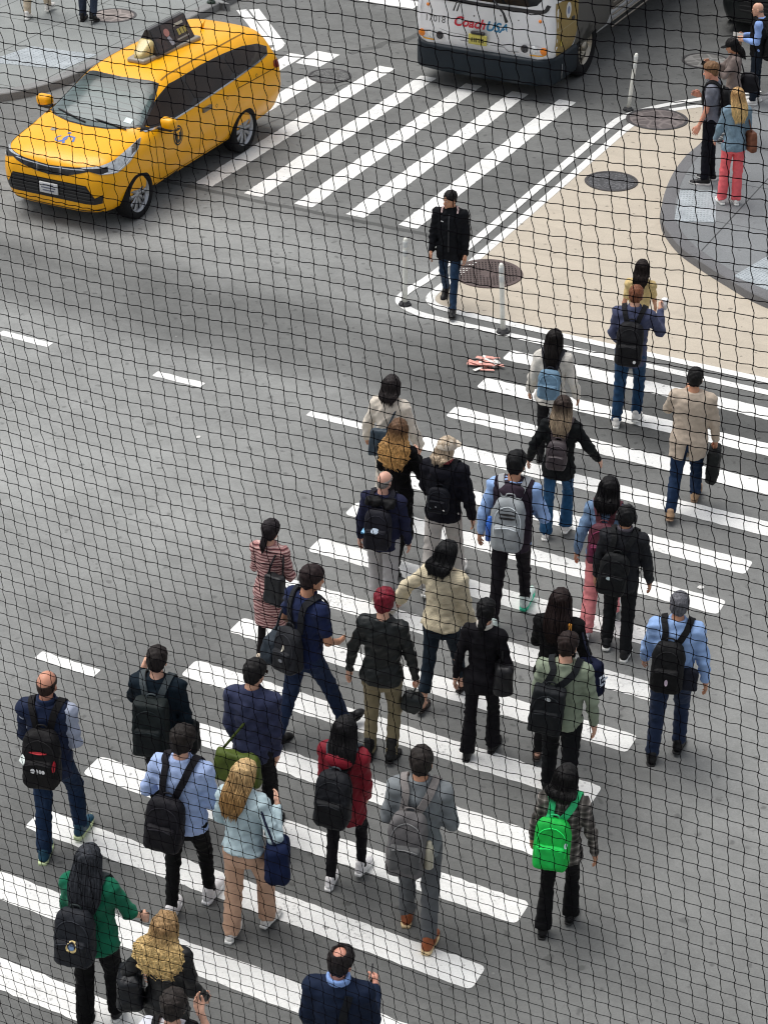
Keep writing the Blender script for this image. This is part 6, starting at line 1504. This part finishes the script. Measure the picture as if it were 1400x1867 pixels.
p = add('headphones', 'man in a black jacket and black trousers, black headphones over black hair', hp=(1143, 924), ft=(1135, 1208), ph=.86, st=1, am=.65, skin=TAN_, hair=('short', (.06, .06, .065), dict(t=.018, vol=.010)), top=((.125, .13, .145), 'nylon', .030, .80, 'full'), collar=True, neck=((.34, .32, .35), .006), legs=((.10, .105, .115), 'cloth', 'normal'), shoes=SN_K, la=(0, 12, 14, 0), ra=(2, 14, 12, 0), group=CROSS)
p.backpack('slouching black backpack with a white dot on the man with headphones', (.10, .105, .11), w=.32, h=.46, d=.15, zc=1.10, x=-.06, tilt=-6, patch=[(-.25, .0, .045, .035, (.72, .78, .78))])
r0 = p.carried('headphones', 'black over-ear headphones on the man in black', 'headphones', p.hc + np.array([0, 0, .1]))
hp_ = MB(); P = [p.HM @ np.array([.098 * math.sin(q), -.01, .03 + .118 * math.cos(q)]) + p.hc for q in np.linspace(-1.75, 1.75, 15)]; hp_.add(*tube(P, .009, 6)); p.part('headband', hp_.verts(), hp_.f, M_TRIM, r0)
for sd in (-1, 1): v, f = rbox((sd * .098, -.01, 0), (.018, .034, .040), .016, 3); p.part('ear_cup', v @ p.HM.T + p.hc, f, M_TRIM, r0)

p = add('blueshirt', 'grey haired man in a light blue shirt and navy trousers, right of all others', hp=(1236, 1082), ft=(1195, 1398), ph=.36, st=-1, am=.85, w=1.06, skin=TAN_, hair=('short', (.36, .36, .38), dict(t=.013, vol=.008)), top=((.58, .70, .88), 'cloth', .026, .88, 'full'), collar=True, topname='shirt', legs=((.13, .18, .28), 'cloth', 'normal'), shoes=DR_K, la=(8, 12, 26, 0), ra=(-4, 15, 14, 0), group=CROSS)
p.backpack('black backpack with a pale tag on the grey haired man in the light blue shirt', (.085, .085, .09), w=.31, h=.48, d=.18, zc=1.15, x=-.03, patch=[(.05, -.35, .03, .07, (.82, .74, .80))])
p.bag('dark pouch on the belt of the grey haired man in the light blue shirt', 'belt_pouch', (.11, .12, .16), (.16, -.13, .99), (.075, .05, .10), 'nylon', None, 10, cat='pouch')

p = add('stripedress', 'woman in a knee length pink striped knit dress and black tights', hp=(482, 951), ft=(489, 1216), ph=.38, st=-1, am=.85, sex='f', skin=PALE, hair=('tail', (.14, .12, .13), dict(len=.19, t=.020, vol=.014)), top=((.7, .5, .5), 'stripe', .026, .50, 'full'), flare=.98, topname='dress', legs=((.10, .085, .09), 'cloth', 'tights'), legname='tights', shoes=('dress', (.84, .77, .68), (.72, .64, .55)), la=(10, 8, 96, 40), ra=(2, 14, 104, 40), head=(12, 4, 0), hd=34, group=CROSS)
p.bag('black leather handbag on the right shoulder of the woman in the striped dress', 'shoulder_bag', (.12, .125, .135), (.14, -.20, 1.08), (.12, .07, .17), 'leather', [[(.06, -.20, 1.24), (.09, -.13, 1.38), (.13, -.02, 1.475), (.16, .06, 1.40)], [(.22, -.18, 1.22), (.19, -.10, 1.37), (.16, -.02, 1.47), (.17, .06, 1.38)]], -15)

p = add('navytee', 'man in navy short sleeved shirt and navy trousers taking a wide stride', hp=(574, 1034), ft=(520, 1342), ph=.47, st=-1, am=1.0, skin=TAN_, hair=('short', (.16, .12, .12), dict(t=.014, vol=.016)), head=(16, 8, 0), lean=5, top=((.11, .15, .28), 'cloth', .026, .86, 'short'), topname='shirt', legs=((.12, .17, .27), 'denim', 'normal'), shoes=DR_K, la=(-4, 22, 40, 8), ra=(4, 12, 50, 30), hd=48, group=CROSS)
p.backpack('dark grey backpack slung low on the man in navy', (.14, .145, .16), w=.30, h=.40, d=.15, zc=1.06, x=.03, tilt=10, patch=[(.1, .25, .03, .05, (.78, .76, .70)), (.15, -.25, .05, .03, (.45, .46, .48))])
p.bag('slate grey sack bag swinging at the left side of the man in navy', 'duffel_bag', (.19, .22, .25), (-.25, -.12, .93), (.08, .15, .12), 'nylon', [[(-.28, -.10, 1.05), (-.25, -.06, 1.25), (-.19, -.01, 1.46)]], 20, cat='bag')

p = add('redhead', 'person with cropped crimson hair in a black leather jacket and olive trousers', hp=(690, 1076), ft=(688, 1392), ph=.33, st=-1, am=.45, sex='f', w=1.1, skin=PALE, hair=('short', (.44, .07, .14), dict(t=.017, vol=.012)), top=((.085, .10, .10), 'leather', .022, .86, 'full'), legs=((.50, .46, .36), 'cloth', 'normal'), shoes=('boot', (.06, .06, .065), (.05, .05, .05)), la=(-4, 20, 8, 0), ra=(2, 17, 8, 0), rh='grip', hd=30, group=CROSS)
p.hand_bag(1, 'handbag', 'dark slouchy bag swinging from the right hand of the person with crimson hair', (.11, .13, .13), (.10, .08, .10), .06, 'leather', skew=(-.02, -.05))

add('creambob', 'woman with a black bob in a cream sweater, cropped dark jeans and sandals', hp=(819, 989), ft=(775, 1278), ph=.46, st=-1, am=.8, sex='f', w=1.05, skin=PALE, hair=('bob', (.085, .085, .09), dict(len=.17, wide=1.08, n=150)), head=(14, 10, 0), top=((.87, .82, .70), 'knit', .036, .90, 'full'), legs=((.11, .15, .19), 'denim', 'normal'), cut=-.10, shoes=('sandal', (.16, .11, .09), (.10, .08, .07)), la=(-6, 46, 30, 0), ra=(4, 10, 14, 0), cuff=.025, hd=38, group=CROSS)

p = add('blacksuit', 'slim woman in a black suit, black hair tied low at the nape', hp=(872, 1096), ft=(873, 1392), ph=.40, st=-1, am=.55, sex='f', w=.95, skin=PALE, hair=('tail', (.06, .06, .065), dict(len=.15, t=.018, vol=.010)), top=((.085, .08, .095), 'cloth', .018, .78, 'full'), neck=((.86, .84, .80), .002), legs=((.085, .08, .095), 'cloth', 'flare'), shoes=DR_K, la=(-6, 14, 8, 0), ra=(-6, 16, 76, 44), hd=30, group=CROSS)
p.bag('black shoulder bag under the right arm of the woman in a black suit', 'shoulder_bag', (.10, .10, .11), (.22, -.08, 1.02), (.09, .13, .15), 'leather', [[(.20, -.08, 1.17), (.19, -.06, 1.32), (.145, -.02, 1.465), (.17, .05, 1.36), (.22, .04, 1.16)]], 15)

p = add('orangestrap', 'long haired woman in a black coat, partly hidden by the man in sage green', hp=(1022, 1077), ft=(983, 1366), ph=.48, st=-1, am=.6, sex='f', w=1.08, skin=PALE, hair=('long', (.14, .10, .095), dict(len=.34, wide=1.0)), top=((.07, .07, .075), 'cloth', .032, .70, 'full'), topname='coat', legs=((.08, .08, .085), 'cloth', 'slim'), shoes=('sandal', (.20, .14, .11), (.12, .10, .09)), la='clutch', ra=(-6, 20, 60, 10), group=CROSS)
p.bag('navy tote bag with white bars beside the woman in a black coat', 'tote_bag', (.09, .11, .20), (.33, -.10, .98), (.075, .13, .17), 'cloth', [[(.30, -.05, 1.14), (.24, -.03, 1.3), (.20, -.0, 1.42)], [(.34, -.15, 1.14), (.26, -.10, 1.3), (.20, -.02, 1.42)]], 62, band=[(-.03, .06, .035, .008, (.75, .78, .82)), (.02, .015, .04, .008, (.75, .78, .82)), (-.01, -.03, .04, .008, (.75, .78, .82)), (-.05, .03, .008, .035, (.75, .78, .82))])
p.bag('flat orange strap over the right shoulder of the woman in a black coat', 'orange_strap', (.85, .58, .25), (.115, -.135, 1.38), (.022, .012, .13), 'cloth', None, 0, soft=.002, cat='strap')

p = add('sagegreen', 'man in a sage green sweater and black trousers', hp=(1037, 1156), h=1.76, ph=.12, am=.8, skin=PALE, hair=('short', (.15, .11, .10), dict(t=.012, vol=.012)), head=(18, 6, 0), top=((.53, .57, .49), 'cloth', .022, .87, 'full'), topname='sweater', legs=((.085, .09, .10), 'cloth', 'normal'), shoes=DR_K, la=(6, 10, 30, 8), ra=(-2, 13, 8, 0), group=CROSS)
p.backpack('square black backpack hanging off one side on the man in sage green', (.11, .12, .13), w=.31, h=.45, d=.15, zc=1.13, x=-.10, style='square', tilt=-4, patch=[(.0, .68, .05, .035, (.62, .64, .64))])

p = add('greenpack', 'woman with short dark curls in a grey plaid shirt and black trousers', hp=(1030, 1399), ft=(996, 1716), ph=.38, st=-1, am=.75, sex='f', w=1.05, skin=TAN_, hair=('bob', (.09, .085, .085), dict(len=.12, wide=1.12, wave=.006, n=200)), top=((.42, .40, .38), 'plaid', .022, .84, 'full'), topname='shirt', legs=((.075, .075, .08), 'cloth', 'flare'), shoes=DR_K, la=(2, 14, 16, 0), ra=(-2, 17, 10, 0), head=(14, 4, 0), group=CROSS)
p.backpack('bright green backpack on the woman in the plaid shirt', (.08, .70, .27), w=.33, h=.48, d=.16, zc=1.13, x=-.05, pocket=(.10, .76, .32), strapc=(.20, .76, .48), patch=[(.80, .2, .025, .05, (.80, .90, .90))])

p = add('navyvest', 'balding man in navy with one pale sleeve showing, at the left edge', hp=(88, 1227), ft=(70, 1578), ph=.38, st=-1, am=1.0, w=.92, skin=(.80, .58, .48), hair=('rim', (.20, .15, .13), dict(z=.055)), hairtop=.0, head=(6, 6, 0), top=((.66, .69, .76), 'cloth', .016, .84, 'full'), vest=((.11, .15, .25), 'nylon'), vestarm=True, neck=((.12, .17, .28), .004), legs=((.10, .17, .27), 'denim', 'normal'), shoes=('sneaker', (.10, .26, .34), (.80, .86, .66)), la=(10, 8, 90, 50), ra=(0, 5, 80, 60), hd=22, group=CROSS)
p.backpack('black backpack with red zip and white lettering on the balding man in navy', (.10, .095, .10), w=.32, h=.50, d=.18, zc=1.12, patch=[(.0, .40, .15, .022, (.80, .16, .20)), (.82, -.05, .018, .09, (.80, .10, .18)), (-.85, .1, .05, .06, (.82, .86, .84)), (-.25, -.16, .035, .045, (.9, .9, .9)), (.0, -.16, .02, .045, (.85, .85, .85)), (.16, -.16, .02, .045, (.85, .85, .85)), (.32, -.16, .03, .035, (.85, .85, .85))])

p = add('tealsweater', 'man in a dark teal sweater and black trousers, second from the left', hp=(285, 1182), h=1.76, ph=.1, am=.7, skin=PALE, hair=('short', (.14, .12, .115), dict(t=.014, vol=.010)), top=((.085, .13, .165), 'cloth', .020, .86, 'full'), topname='sweater', legs=((.075, .08, .085), 'cloth', 'normal'), shoes=DR_K, la=(26, 16, 96, 14), ra=(-2, 10, 12, 0), hd=24, group=CROSS)
p.backpack('tall dark green black backpack with a boxy top on the man in the teal sweater', (.115, .14, .14), w=.32, h=.54, d=.18, zc=1.14, style='square', pocket=(.09, .11, .115), strapc=(.26, .29, .30))
p.bag('black bag in the right hand of the man in the teal sweater', 'holdall', (.085, .095, .10), (.20, .02, .90), (.13, .10, .15), 'nylon', [[(.20, .02, 1.04), (.20, .0, 1.2), (.18, -.01, 1.43)]], 0, cat='bag')

p = add('greenmessenger', 'man in dark navy shirt and black trousers with a green bag behind his hips', hp=(464, 1206), h=1.77, ph=.62, am=.6, skin=(.84, .66, .55), hair=('short', (.10, .095, .095), dict(t=.015, vol=.012)), head=(22, 10, 0), top=((.20, .22, .32), 'cloth', .028, .82, 'full'), collar=True, topname='shirt', legs=((.09, .09, .10), 'cloth', 'normal'), shoes=DR_K, glasses=True, la=(-4, 5, 20, 8), ra=(-4, 4, 14, 4), w=.94, hd=30, group=CROSS)
p.bag('olive green messenger bag behind the hips of the man in the navy shirt', 'messenger_bag', (.30, .36, .12), (-.06, -.22, .85), (.20, .06, .15), 'nylon', [[(-.2, -.17, .98), (-.05, -.13, 1.2), (.08, -.10, 1.40), (.12, -.02, 1.47)]], -4)

p = add('bluepale', 'man in a pale blue shirt and black trousers with white sneakers', hp=(322, 1329), ft=(326, 1684), ph=.40, st=-1, am=.75, w=1.08, skin=PALE, hair=('short', (.13, .11, .10), dict(t=.018, vol=.016)), top=((.66, .74, .90), 'cloth', .026, .87, 'full'), collar=True, topname='shirt', legs=((.055, .06, .065), 'cloth', 'slim'), shoes=('sneaker', (.88, .87, .87), (.94, .94, .94)), la=(0, 22, 100, 52), ra=(4, 8, 92, 58), head=(10, 8, 0), hd=30, group=CROSS)
p.backpack('slack black backpack hanging on long straps on the man in the pale blue shirt', (.10, .095, .115), w=.33, h=.46, d=.17, zc=1.04, x=-.06, tilt=-4)

p = add('blondetote', 'woman with long blonde hair in a pale blue sweater and tan trousers', hp=(447, 1391), ft=(412, 1724), ph=.38, st=-1, am=.85, sex='f', skin=PALE, hair=('long', (.74, .62, .44), dict(len=.33, wide=.92, sweep=-.12, tip=(.60, .46, .28), wave=.006, n=190)), top=((.74, .82, .84), 'cloth', .034, .94, 'full'), topname='sweater', legs=((.78, .63, .53), 'cloth', 'wide'), shoes=SN_W, la=(10, 16, 30, 4), ra=(-14, 30, 132, 34), hd=36, head=(10, 6, 0), group=CROSS)
p.bag('navy blue tote on the arm of the blonde woman in tan trousers', 'shoulder_bag', (.085, .125, .24), (.32, -.06, .97), (.10, .15, .17), 'cloth', [[(.27, -.02, 1.12), (.22, -.05, 1.3), (.15, -.04, 1.46)], [(.33, -.12, 1.12), (.24, -.10, 1.3), (.15, -.05, 1.46)]], 25)

p = add('redjacket', 'black haired woman in a dark red hooded jacket, black leggings and white sneakers', hp=(628, 1311), ft=(600, 1628), ph=.36, st=-1, am=.95, sex='f', skin=PALE, hair=('long', (.09, .085, .09), dict(len=.27, wide=.95, sweep=.12)), top=((.50, .07, .14), 'nylon', .034, .74, 'full'), hood=True, legs=((.085, .085, .10), 'cloth', 'slim'), shoes=('sneaker', (.90, .89, .89), (.94, .94, .93)), la=(8, 7, 50, 20), ra=(2, 6, 26, 10), hd=32, group=CROSS)
p.backpack('big plain black backpack on the woman in the dark red jacket', (.12, .125, .14), w=.34, h=.52, d=.20, zc=1.13, pocket=(.09, .095, .105), strapc=(.24, .27, .29))

p = add('greyshirt', 'man in a grey shirt, grey trousers and tan brown shoes', hp=(778, 1366), ft=(770, 1714), ph=.93, st=1, am=.55, skin=TAN_, hair=('short', (.16, .14, .13), dict(t=.014, vol=.010)), top=((.48, .50, .51), 'cloth', .024, .87, 'full'), collar=True, topname='shirt', legs=((.37, .38, .39), 'cloth', 'normal'), shoes=('sneaker', (.55, .30, .17), (.86, .76, .58)), la=(0, 13, 96, 56), ra=(2, 12, 92, 58), w=.95, hd=24, group=CROSS)
p.backpack('long grey canvas backpack with a water bottle on the man in grey', (.40, .39, .39), w=.31, h=.54, d=.16, zc=1.08, x=-.05, tilt=-3, kind='cloth', pocket=(.36, .36, .36), strapc=(.50, .48, .47), bottle=(1, (.72, .70, .62)))

p = add('greentee', 'woman with very long dark hair in a green T-shirt near the lower left corner', hp=(160, 1546), h=1.70, ph=.4, am=.5, sex='f', w=1.15, skin=PALE, hair=('long', (.20, .21, .23), dict(len=.38, wide=1.05)), top=((.10, .42, .31), 'cloth', .032, .84, 'elbow'), topname='shirt', legs=((.055, .055, .06), 'cloth', 'wide'), shoes=SN_K, la=(8, 10, 30, 8), ra=(12, 24, 30, 4), rh='hold', hd=26, group=CROSS)
p.backpack('black backpack with a round picture badge on the woman in the green T-shirt', (.15, .16, .18), w=.34, h=.48, d=.18, zc=1.10, x=-.05, strapc=(.19, .22, .22), patch=[(.1, -.02, .085, .085, (.85, .76, .52)), (.1, .0, .05, .05, (.45, .56, .70))])
p.held_box(1, 'phone', 'black phone in the hand of the woman in the green T-shirt', 'phone', (.006, .042, .075), (.03, .03, .032), .2, (-.03, .01, -.11))

add('blondecurl', 'woman with bushy blonde curls in a black jacket at the bottom edge', hp=(300, 1670), h=1.64, ph=.3, am=.5, sex='f', skin=PALE, hair=('curly', (.60, .48, .33), dict(len=.32, wide=1.5, wave=.018, tip=(.86, .74, .50), n=320)), top=((.09, .095, .10), 'leather', .034, .82, 'full'), legs=((.07, .07, .075), 'cloth', 'slim'), shoes=DR_K, la=(-20, 26, 60, 10), ra=(-4, 16, 40, 6), hd=36, group=CROSS)
p = PEOPLE['blondecurl']; p.bag('black leather bag under the left arm of the woman with blonde curls', 'shoulder_bag', (.085, .095, .11), (-.27, -.08, 1.04), (.10, .15, .15), 'leather', [[(-.24, -.06, 1.18), (-.2, -.03, 1.35), (-.14, -.02, 1.46)]], 25)

p = add('edgehead', 'person with dark cropped hair cut off by the bottom edge, arm raised', hp=(314, 1812), h=1.70, ph=.3, am=.4, skin=PALE, hair=('short', (.17, .15, .14), dict(t=.016, vol=.012)), top=((.86, .87, .90), 'cloth', .024, .86, 'short'), topname='shirt', legs=((.1, .1, .11), 'cloth', 'normal'), shoes=SN_K, la=(6, 10, 20, 0), ra=(34, 12, 132, 30), hd=26, group=CROSS)
p.backpack('black backpack on the person cut off by the bottom edge', (.08, .08, .085), w=.30, h=.44, d=.15, zc=1.15)

p = add('suitman', 'man with a bald crown in a navy suit jacket and light blue collar', hp=(622, 1733), h=1.77, ph=.3, am=.5, w=.96, skin=(.80, .58, .50), hair=('crown', (.13, .11, .11), dict(t=.014, vol=.006)), hairtop=.0, head=(24, 8, 0), top=((.10, .14, .22), 'cloth', .030, .76, 'full'), topname='suit_jacket', neck=((.55, .68, .90), .010), legs=((.10, .13, .2), 'cloth', 'normal'), shoes=DR_K, la=(4, 9, 20, 4), ra=(10, 8, 88, 10), rh='grip', hd=24, group=CROSS)
p.held_box(1, 'phone', 'dark phone held out by the man in the navy suit jacket', 'phone', (.006, .038, .072), (.05, .05, .055), .2, (-.03, .02, -.10))
mt = fabric(lin((.09, .10, .12)), kind='nylon'); r0 = p.carried('bag_strap', 'black strap with a metal buckle down the back of the man in the suit jacket', 'strap', p.up(np.array([[.02, -.15, 1.2]]))[0])
p.strap('webbing', [(.08, -.08, 1.44), (.06, -.13, 1.32), (.05, -.15, 1.15), (.04, -.15, .98)], .055, mt, r0, .008)
v, f = rbox((.055, -.185, 1.20), (.034, .008, .022), .007, 2); p.part('buckle', p.up(v), f, M_CHROME, r0)

p = add('greytee', 'man in a grey T-shirt and dark trousers standing on the sidewalk corner, in profile', hp=(1300, 113), ft=(1292, 336), z=.128, hd=-72, skin=(.86, .62, .52), hair=('short', (.48, .36, .25), dict(t=.014, vol=.018)), head=(-4, 10, 0), top=((.47, .48, .52), 'cloth', .018, .87, 'short'), topname='shirt', legs=((.085, .09, .12), 'cloth', 'normal'), shoes=SN_K, eyes=True, la=(6, 8, 14, 4), ra=(-4, 12, 118, 34), w=1.02)
p.backpack('slim black backpack on the man in a grey T-shirt on the corner', (.085, .085, .09), w=.29, h=.46, d=.14, zc=1.18)

p = add('pinktrousers', 'blonde woman in a denim jacket and coral pink trousers standing on the corner', hp=(1341, 160), ft=(1327, 374), z=.128, hd=-8, sex='f', skin=PALE, hair=('long', (.68, .54, .36), dict(len=.34, wide=1.0, tip=(.84, .72, .50), n=190)), top=((.45, .54, .60), 'denim', .034, .84, 'full'), legs=((.92, .42, .44), 'cloth', 'wide'), shoes=SN_W, la=(8, 12, 30, 6), ra=(4, 10, 20, 4), head=(-8, 4, 0))
p.bag('brown leather bag on the shoulder of the blonde woman in coral trousers', 'shoulder_bag', (.44, .27, .19), (.23, -.06, .98), (.06, .13, .15), 'leather', [[(.22, -.10, 1.12), (.18, -.05, 1.3), (.13, -.02, 1.46)], [(.22, .0, 1.12), (.19, .02, 1.3), (.13, .0, 1.46)]], 10)

p = add('capgirl', 'woman in black cap and taupe jacket looking at her phone behind the man in grey', hp=(1337, 68), h=1.62, z=.128, hd=-84, sex='f', skin=TAN_, hair=('long', (.09, .08, .08), dict(len=.24, wide=.8)), cap=((.09, .09, .095), 'visor'), hairtop=.024, head=(0, 18, 0), top=((.50, .45, .43), 'cloth', .028, .84, 'full'), legs=((.12, .12, .13), 'cloth', 'normal'), shoes=SN_K, eyes=True, la=(34, 10, 78, 18), ra=(36, 10, 76, 18), lh='hold', rh='hold')
p.held_box(-1, 'phone', 'black phone in the hands of the woman in a black cap', 'phone', (.006, .038, .074), (.03, .03, .032), .2, (-.03, .02, -.11))
p.bag('large black duffel bag at the hip of the woman in a black cap', 'duffel_bag', (.10, .10, .115), (.10, -.27, .98), (.14, .15, .15), 'nylon', [[(.08, -.18, 1.12), (.10, -.12, 1.32), (.12, -.02, 1.46)]], 10, cat='bag')

p = add('paperman', 'bald man in black vest and light blue sleeves holding papers at the right edge', hp=(1388, 4), ft=(1372, 190), z=.128, hd=-76, skin=PALE, hair=('rim', (.45, .40, .36), dict(z=.0)), hairtop=.0, head=(0, 14, 0), top=((.56, .68, .90), 'cloth', .020, .86, 'full'), topname='shirt', vest=((.10, .10, .11), 'nylon'), legs=((.12, .15, .19), 'cloth', 'normal'), shoes=SN_W, la=(0, 8, 88, 30), ra=(4, 8, 86, 26), lh='hold', rh='hold')
p.held_box(-1, 'sheet_of_paper', 'white sheet of paper held by the bald man at the right edge', 'paper', (.004, .07, .10), (.85, .84, .82), .6, (-.02, .02, -.13))
p.hand_bag(1, 'paper_bag', 'brown paper bag held up beside the bald man at the right edge', (.62, .50, .40), (.10, .06, .12), .0, 'cloth', cat='paper bag')
p.bag('bulky black bag at the hip of the bald man at the right edge', 'equipment_bag', (.09, .09, .095), (-.05, -.24, 1.0), (.17, .12, .20), 'nylon', None, 0, soft=.02, cat='bag')

add('palelegs', 'person in beige trousers and pale shoes cut off by the top left edge', hp=(62, -168), ft=(36, 30), z=.138, hd=24, ph=.42, st=-1, am=1.0, skin=PALE, hair=('short', BRN), top=((.5, .5, .5), 'cloth', .02, .86, 'full'), legs=((.78, .72, .63), 'cloth', 'normal'), shoes=SN_W)
add('darklegs', 'person in dark trousers cut off by the top edge, beside the sidewalk cover', hp=(152, -165), ft=(148, 39), z=.138, hd=14, ph=.3, st=-1, am=.35, skin=PALE, hair=('short', BRN), top=((.2, .22, .26), 'cloth', .02, .86, 'full'), legs=((.19, .22, .28), 'denim', 'normal'), shoes=DR_K)
# ------------------------------------------------------------------ safety netting hung outside the window
NET_S = 2.6
NU = np.array([0.00708660971, 0.000851445003, -0.000000724107237]) ; NV = np.array([-0.00330704096, -0.00146085977, 0.855045122])
NA = NET_S * np.array([7.08660971e-03, -3.30704096e-03, 3.79674743e-05]); NB = NET_S * np.array([8.51445003e-04, -1.46085977e-03, -7.45168823e-03])
NC = np.array([0, 0, CAM_H]) + NET_S * np.array([-7.24107237e-07, 8.55045122e-01, -5.18553621e-01])
NA = NET_S * np.array([7.08660971e-03, -3.30704096e-03, 3.79674743e-05])
def build_net():
    i0, i1, j0, j1 = -105, 150, -50, 66
    nn = np.cross(NA, NB); nn /= np.linalg.norm(nn)
    r3 = np.random.default_rng(11)
    ni, nj = i1 - i0 + 1, j1 - j0 + 1
    I, J = np.meshgrid(np.arange(i0, i1 + 1), np.arange(j0, j1 + 1), indexing='ij')
    ji = r3.normal(0, 0.022, (2, ni, nj))
    slow_i = 0.14 * np.sin(J * 0.21 + 0.6 * np.sin(I * 0.13)); slow_j = 0.14 * np.sin(I * 0.23 + J * 0.05)
    zig = 0.03 * ((I + J) % 2 * 2 - 1)
    A = I + slow_i + ji[0] + zig; Bc = J + slow_j + ji[1]
    bulge = 0.012 * np.sin(I * 0.11) * np.cos(J * 0.09)
    P = NC + A[..., None] * NA + Bc[..., None] * NB + bulge[..., None] * nn
    rad = 0.00058
    V, F = [], []; n = 0
    la, lb = np.linalg.norm(NA), np.linalg.norm(NB); ua, ub = NA / la, NB / lb
    ts = np.linspace(0, 1, 5)
    def strand(Q0, Q1, side, amp):
        nonlocal n
        m = len(Q0)
        pts = Q0[:, None] * (1 - ts)[None, :, None] + Q1[:, None] * ts[None, :, None]
        pts = pts + side * (amp[:, None] * np.sin(2 * math.pi * ts)[None])[..., None]
        d = (Q1 - Q0); d /= np.linalg.norm(d, axis=1)[:, None]
        s = np.cross(d, nn); s /= np.linalg.norm(s, axis=1)[:, None]
        off = np.stack([s * rad, np.broadcast_to(nn * rad, s.shape), -s * rad, np.broadcast_to(-nn * rad, s.shape)], 1)
        vv = pts[:, :, None, :] + off[:, None]                       # m,5,4,3
        V.append(vv.reshape(-1, 3))
        b = n + np.arange(m)[:, None, None] * 20 + np.arange(4)[None, :, None] * 4 + np.arange(4)[None, None]
        b2 = n + np.arange(m)[:, None, None] * 20 + np.arange(4)[None, :, None] * 4 + (np.arange(4) + 1)[None, None] % 4
        F.append(np.stack([b, b2, b2 + 4, b + 4], -1).reshape(-1, 4)); n += m * 20
    q0, q1 = P[:-1].reshape(-1, 3), P[1:].reshape(-1, 3); strand(q0, q1, ub, 0.028 * lb * (1 + r3.normal(0, .3, len(q0))))
    q0, q1 = P[:, :-1].reshape(-1, 3), P[:, 1:].reshape(-1, 3); strand(q0, q1, ua, -0.042 * la * (1 + r3.normal(0, .3, len(q0))))
    K = P.reshape(-1, 3); m = len(K); kr = 0.00145
    o6 = np.array([ua * 1.3, -ua * 1.3, ub, -ub, nn * .9, -nn * .9]) * kr
    V.append((K[:, None] + o6[None]).reshape(-1, 3))
    tri = np.array([(0, 2, 4), (2, 1, 4), (1, 3, 4), (3, 0, 4), (2, 0, 5), (1, 2, 5), (3, 1, 5), (0, 3, 5)])
    T3 = (n + np.arange(m)[:, None, None] * 6 + tri[None]).reshape(-1, 3)
    Vv = np.concatenate(V); F4 = np.concatenate(F)
    base = NC + (j1) * NB
    me = bpy.data.meshes.new('safety_net')
    me.from_pydata((Vv - NC).tolist(), [], F4.tolist() + T3.tolist()); me.update()
    t = NT('black_net_twine'); v = t.coord(); t.base(t.mix(1.0, (0.0035, 0.003, 0.004), t.ramp(t.noise(v, 60, 2), [(0.3, 0.5), (0.7, 1.6)]), 'MULTIPLY')); t.set(Roughness=1.0, Specular_IOR_Level=0.03)
    me.materials.append(t.m)
    o = bpy.data.objects.new('safety_net', me); COL.objects.link(o); o.location = NC
    tag(o, 'black knotted safety net hanging high above the street, its square mesh covering the whole view', 'net')
build_net()
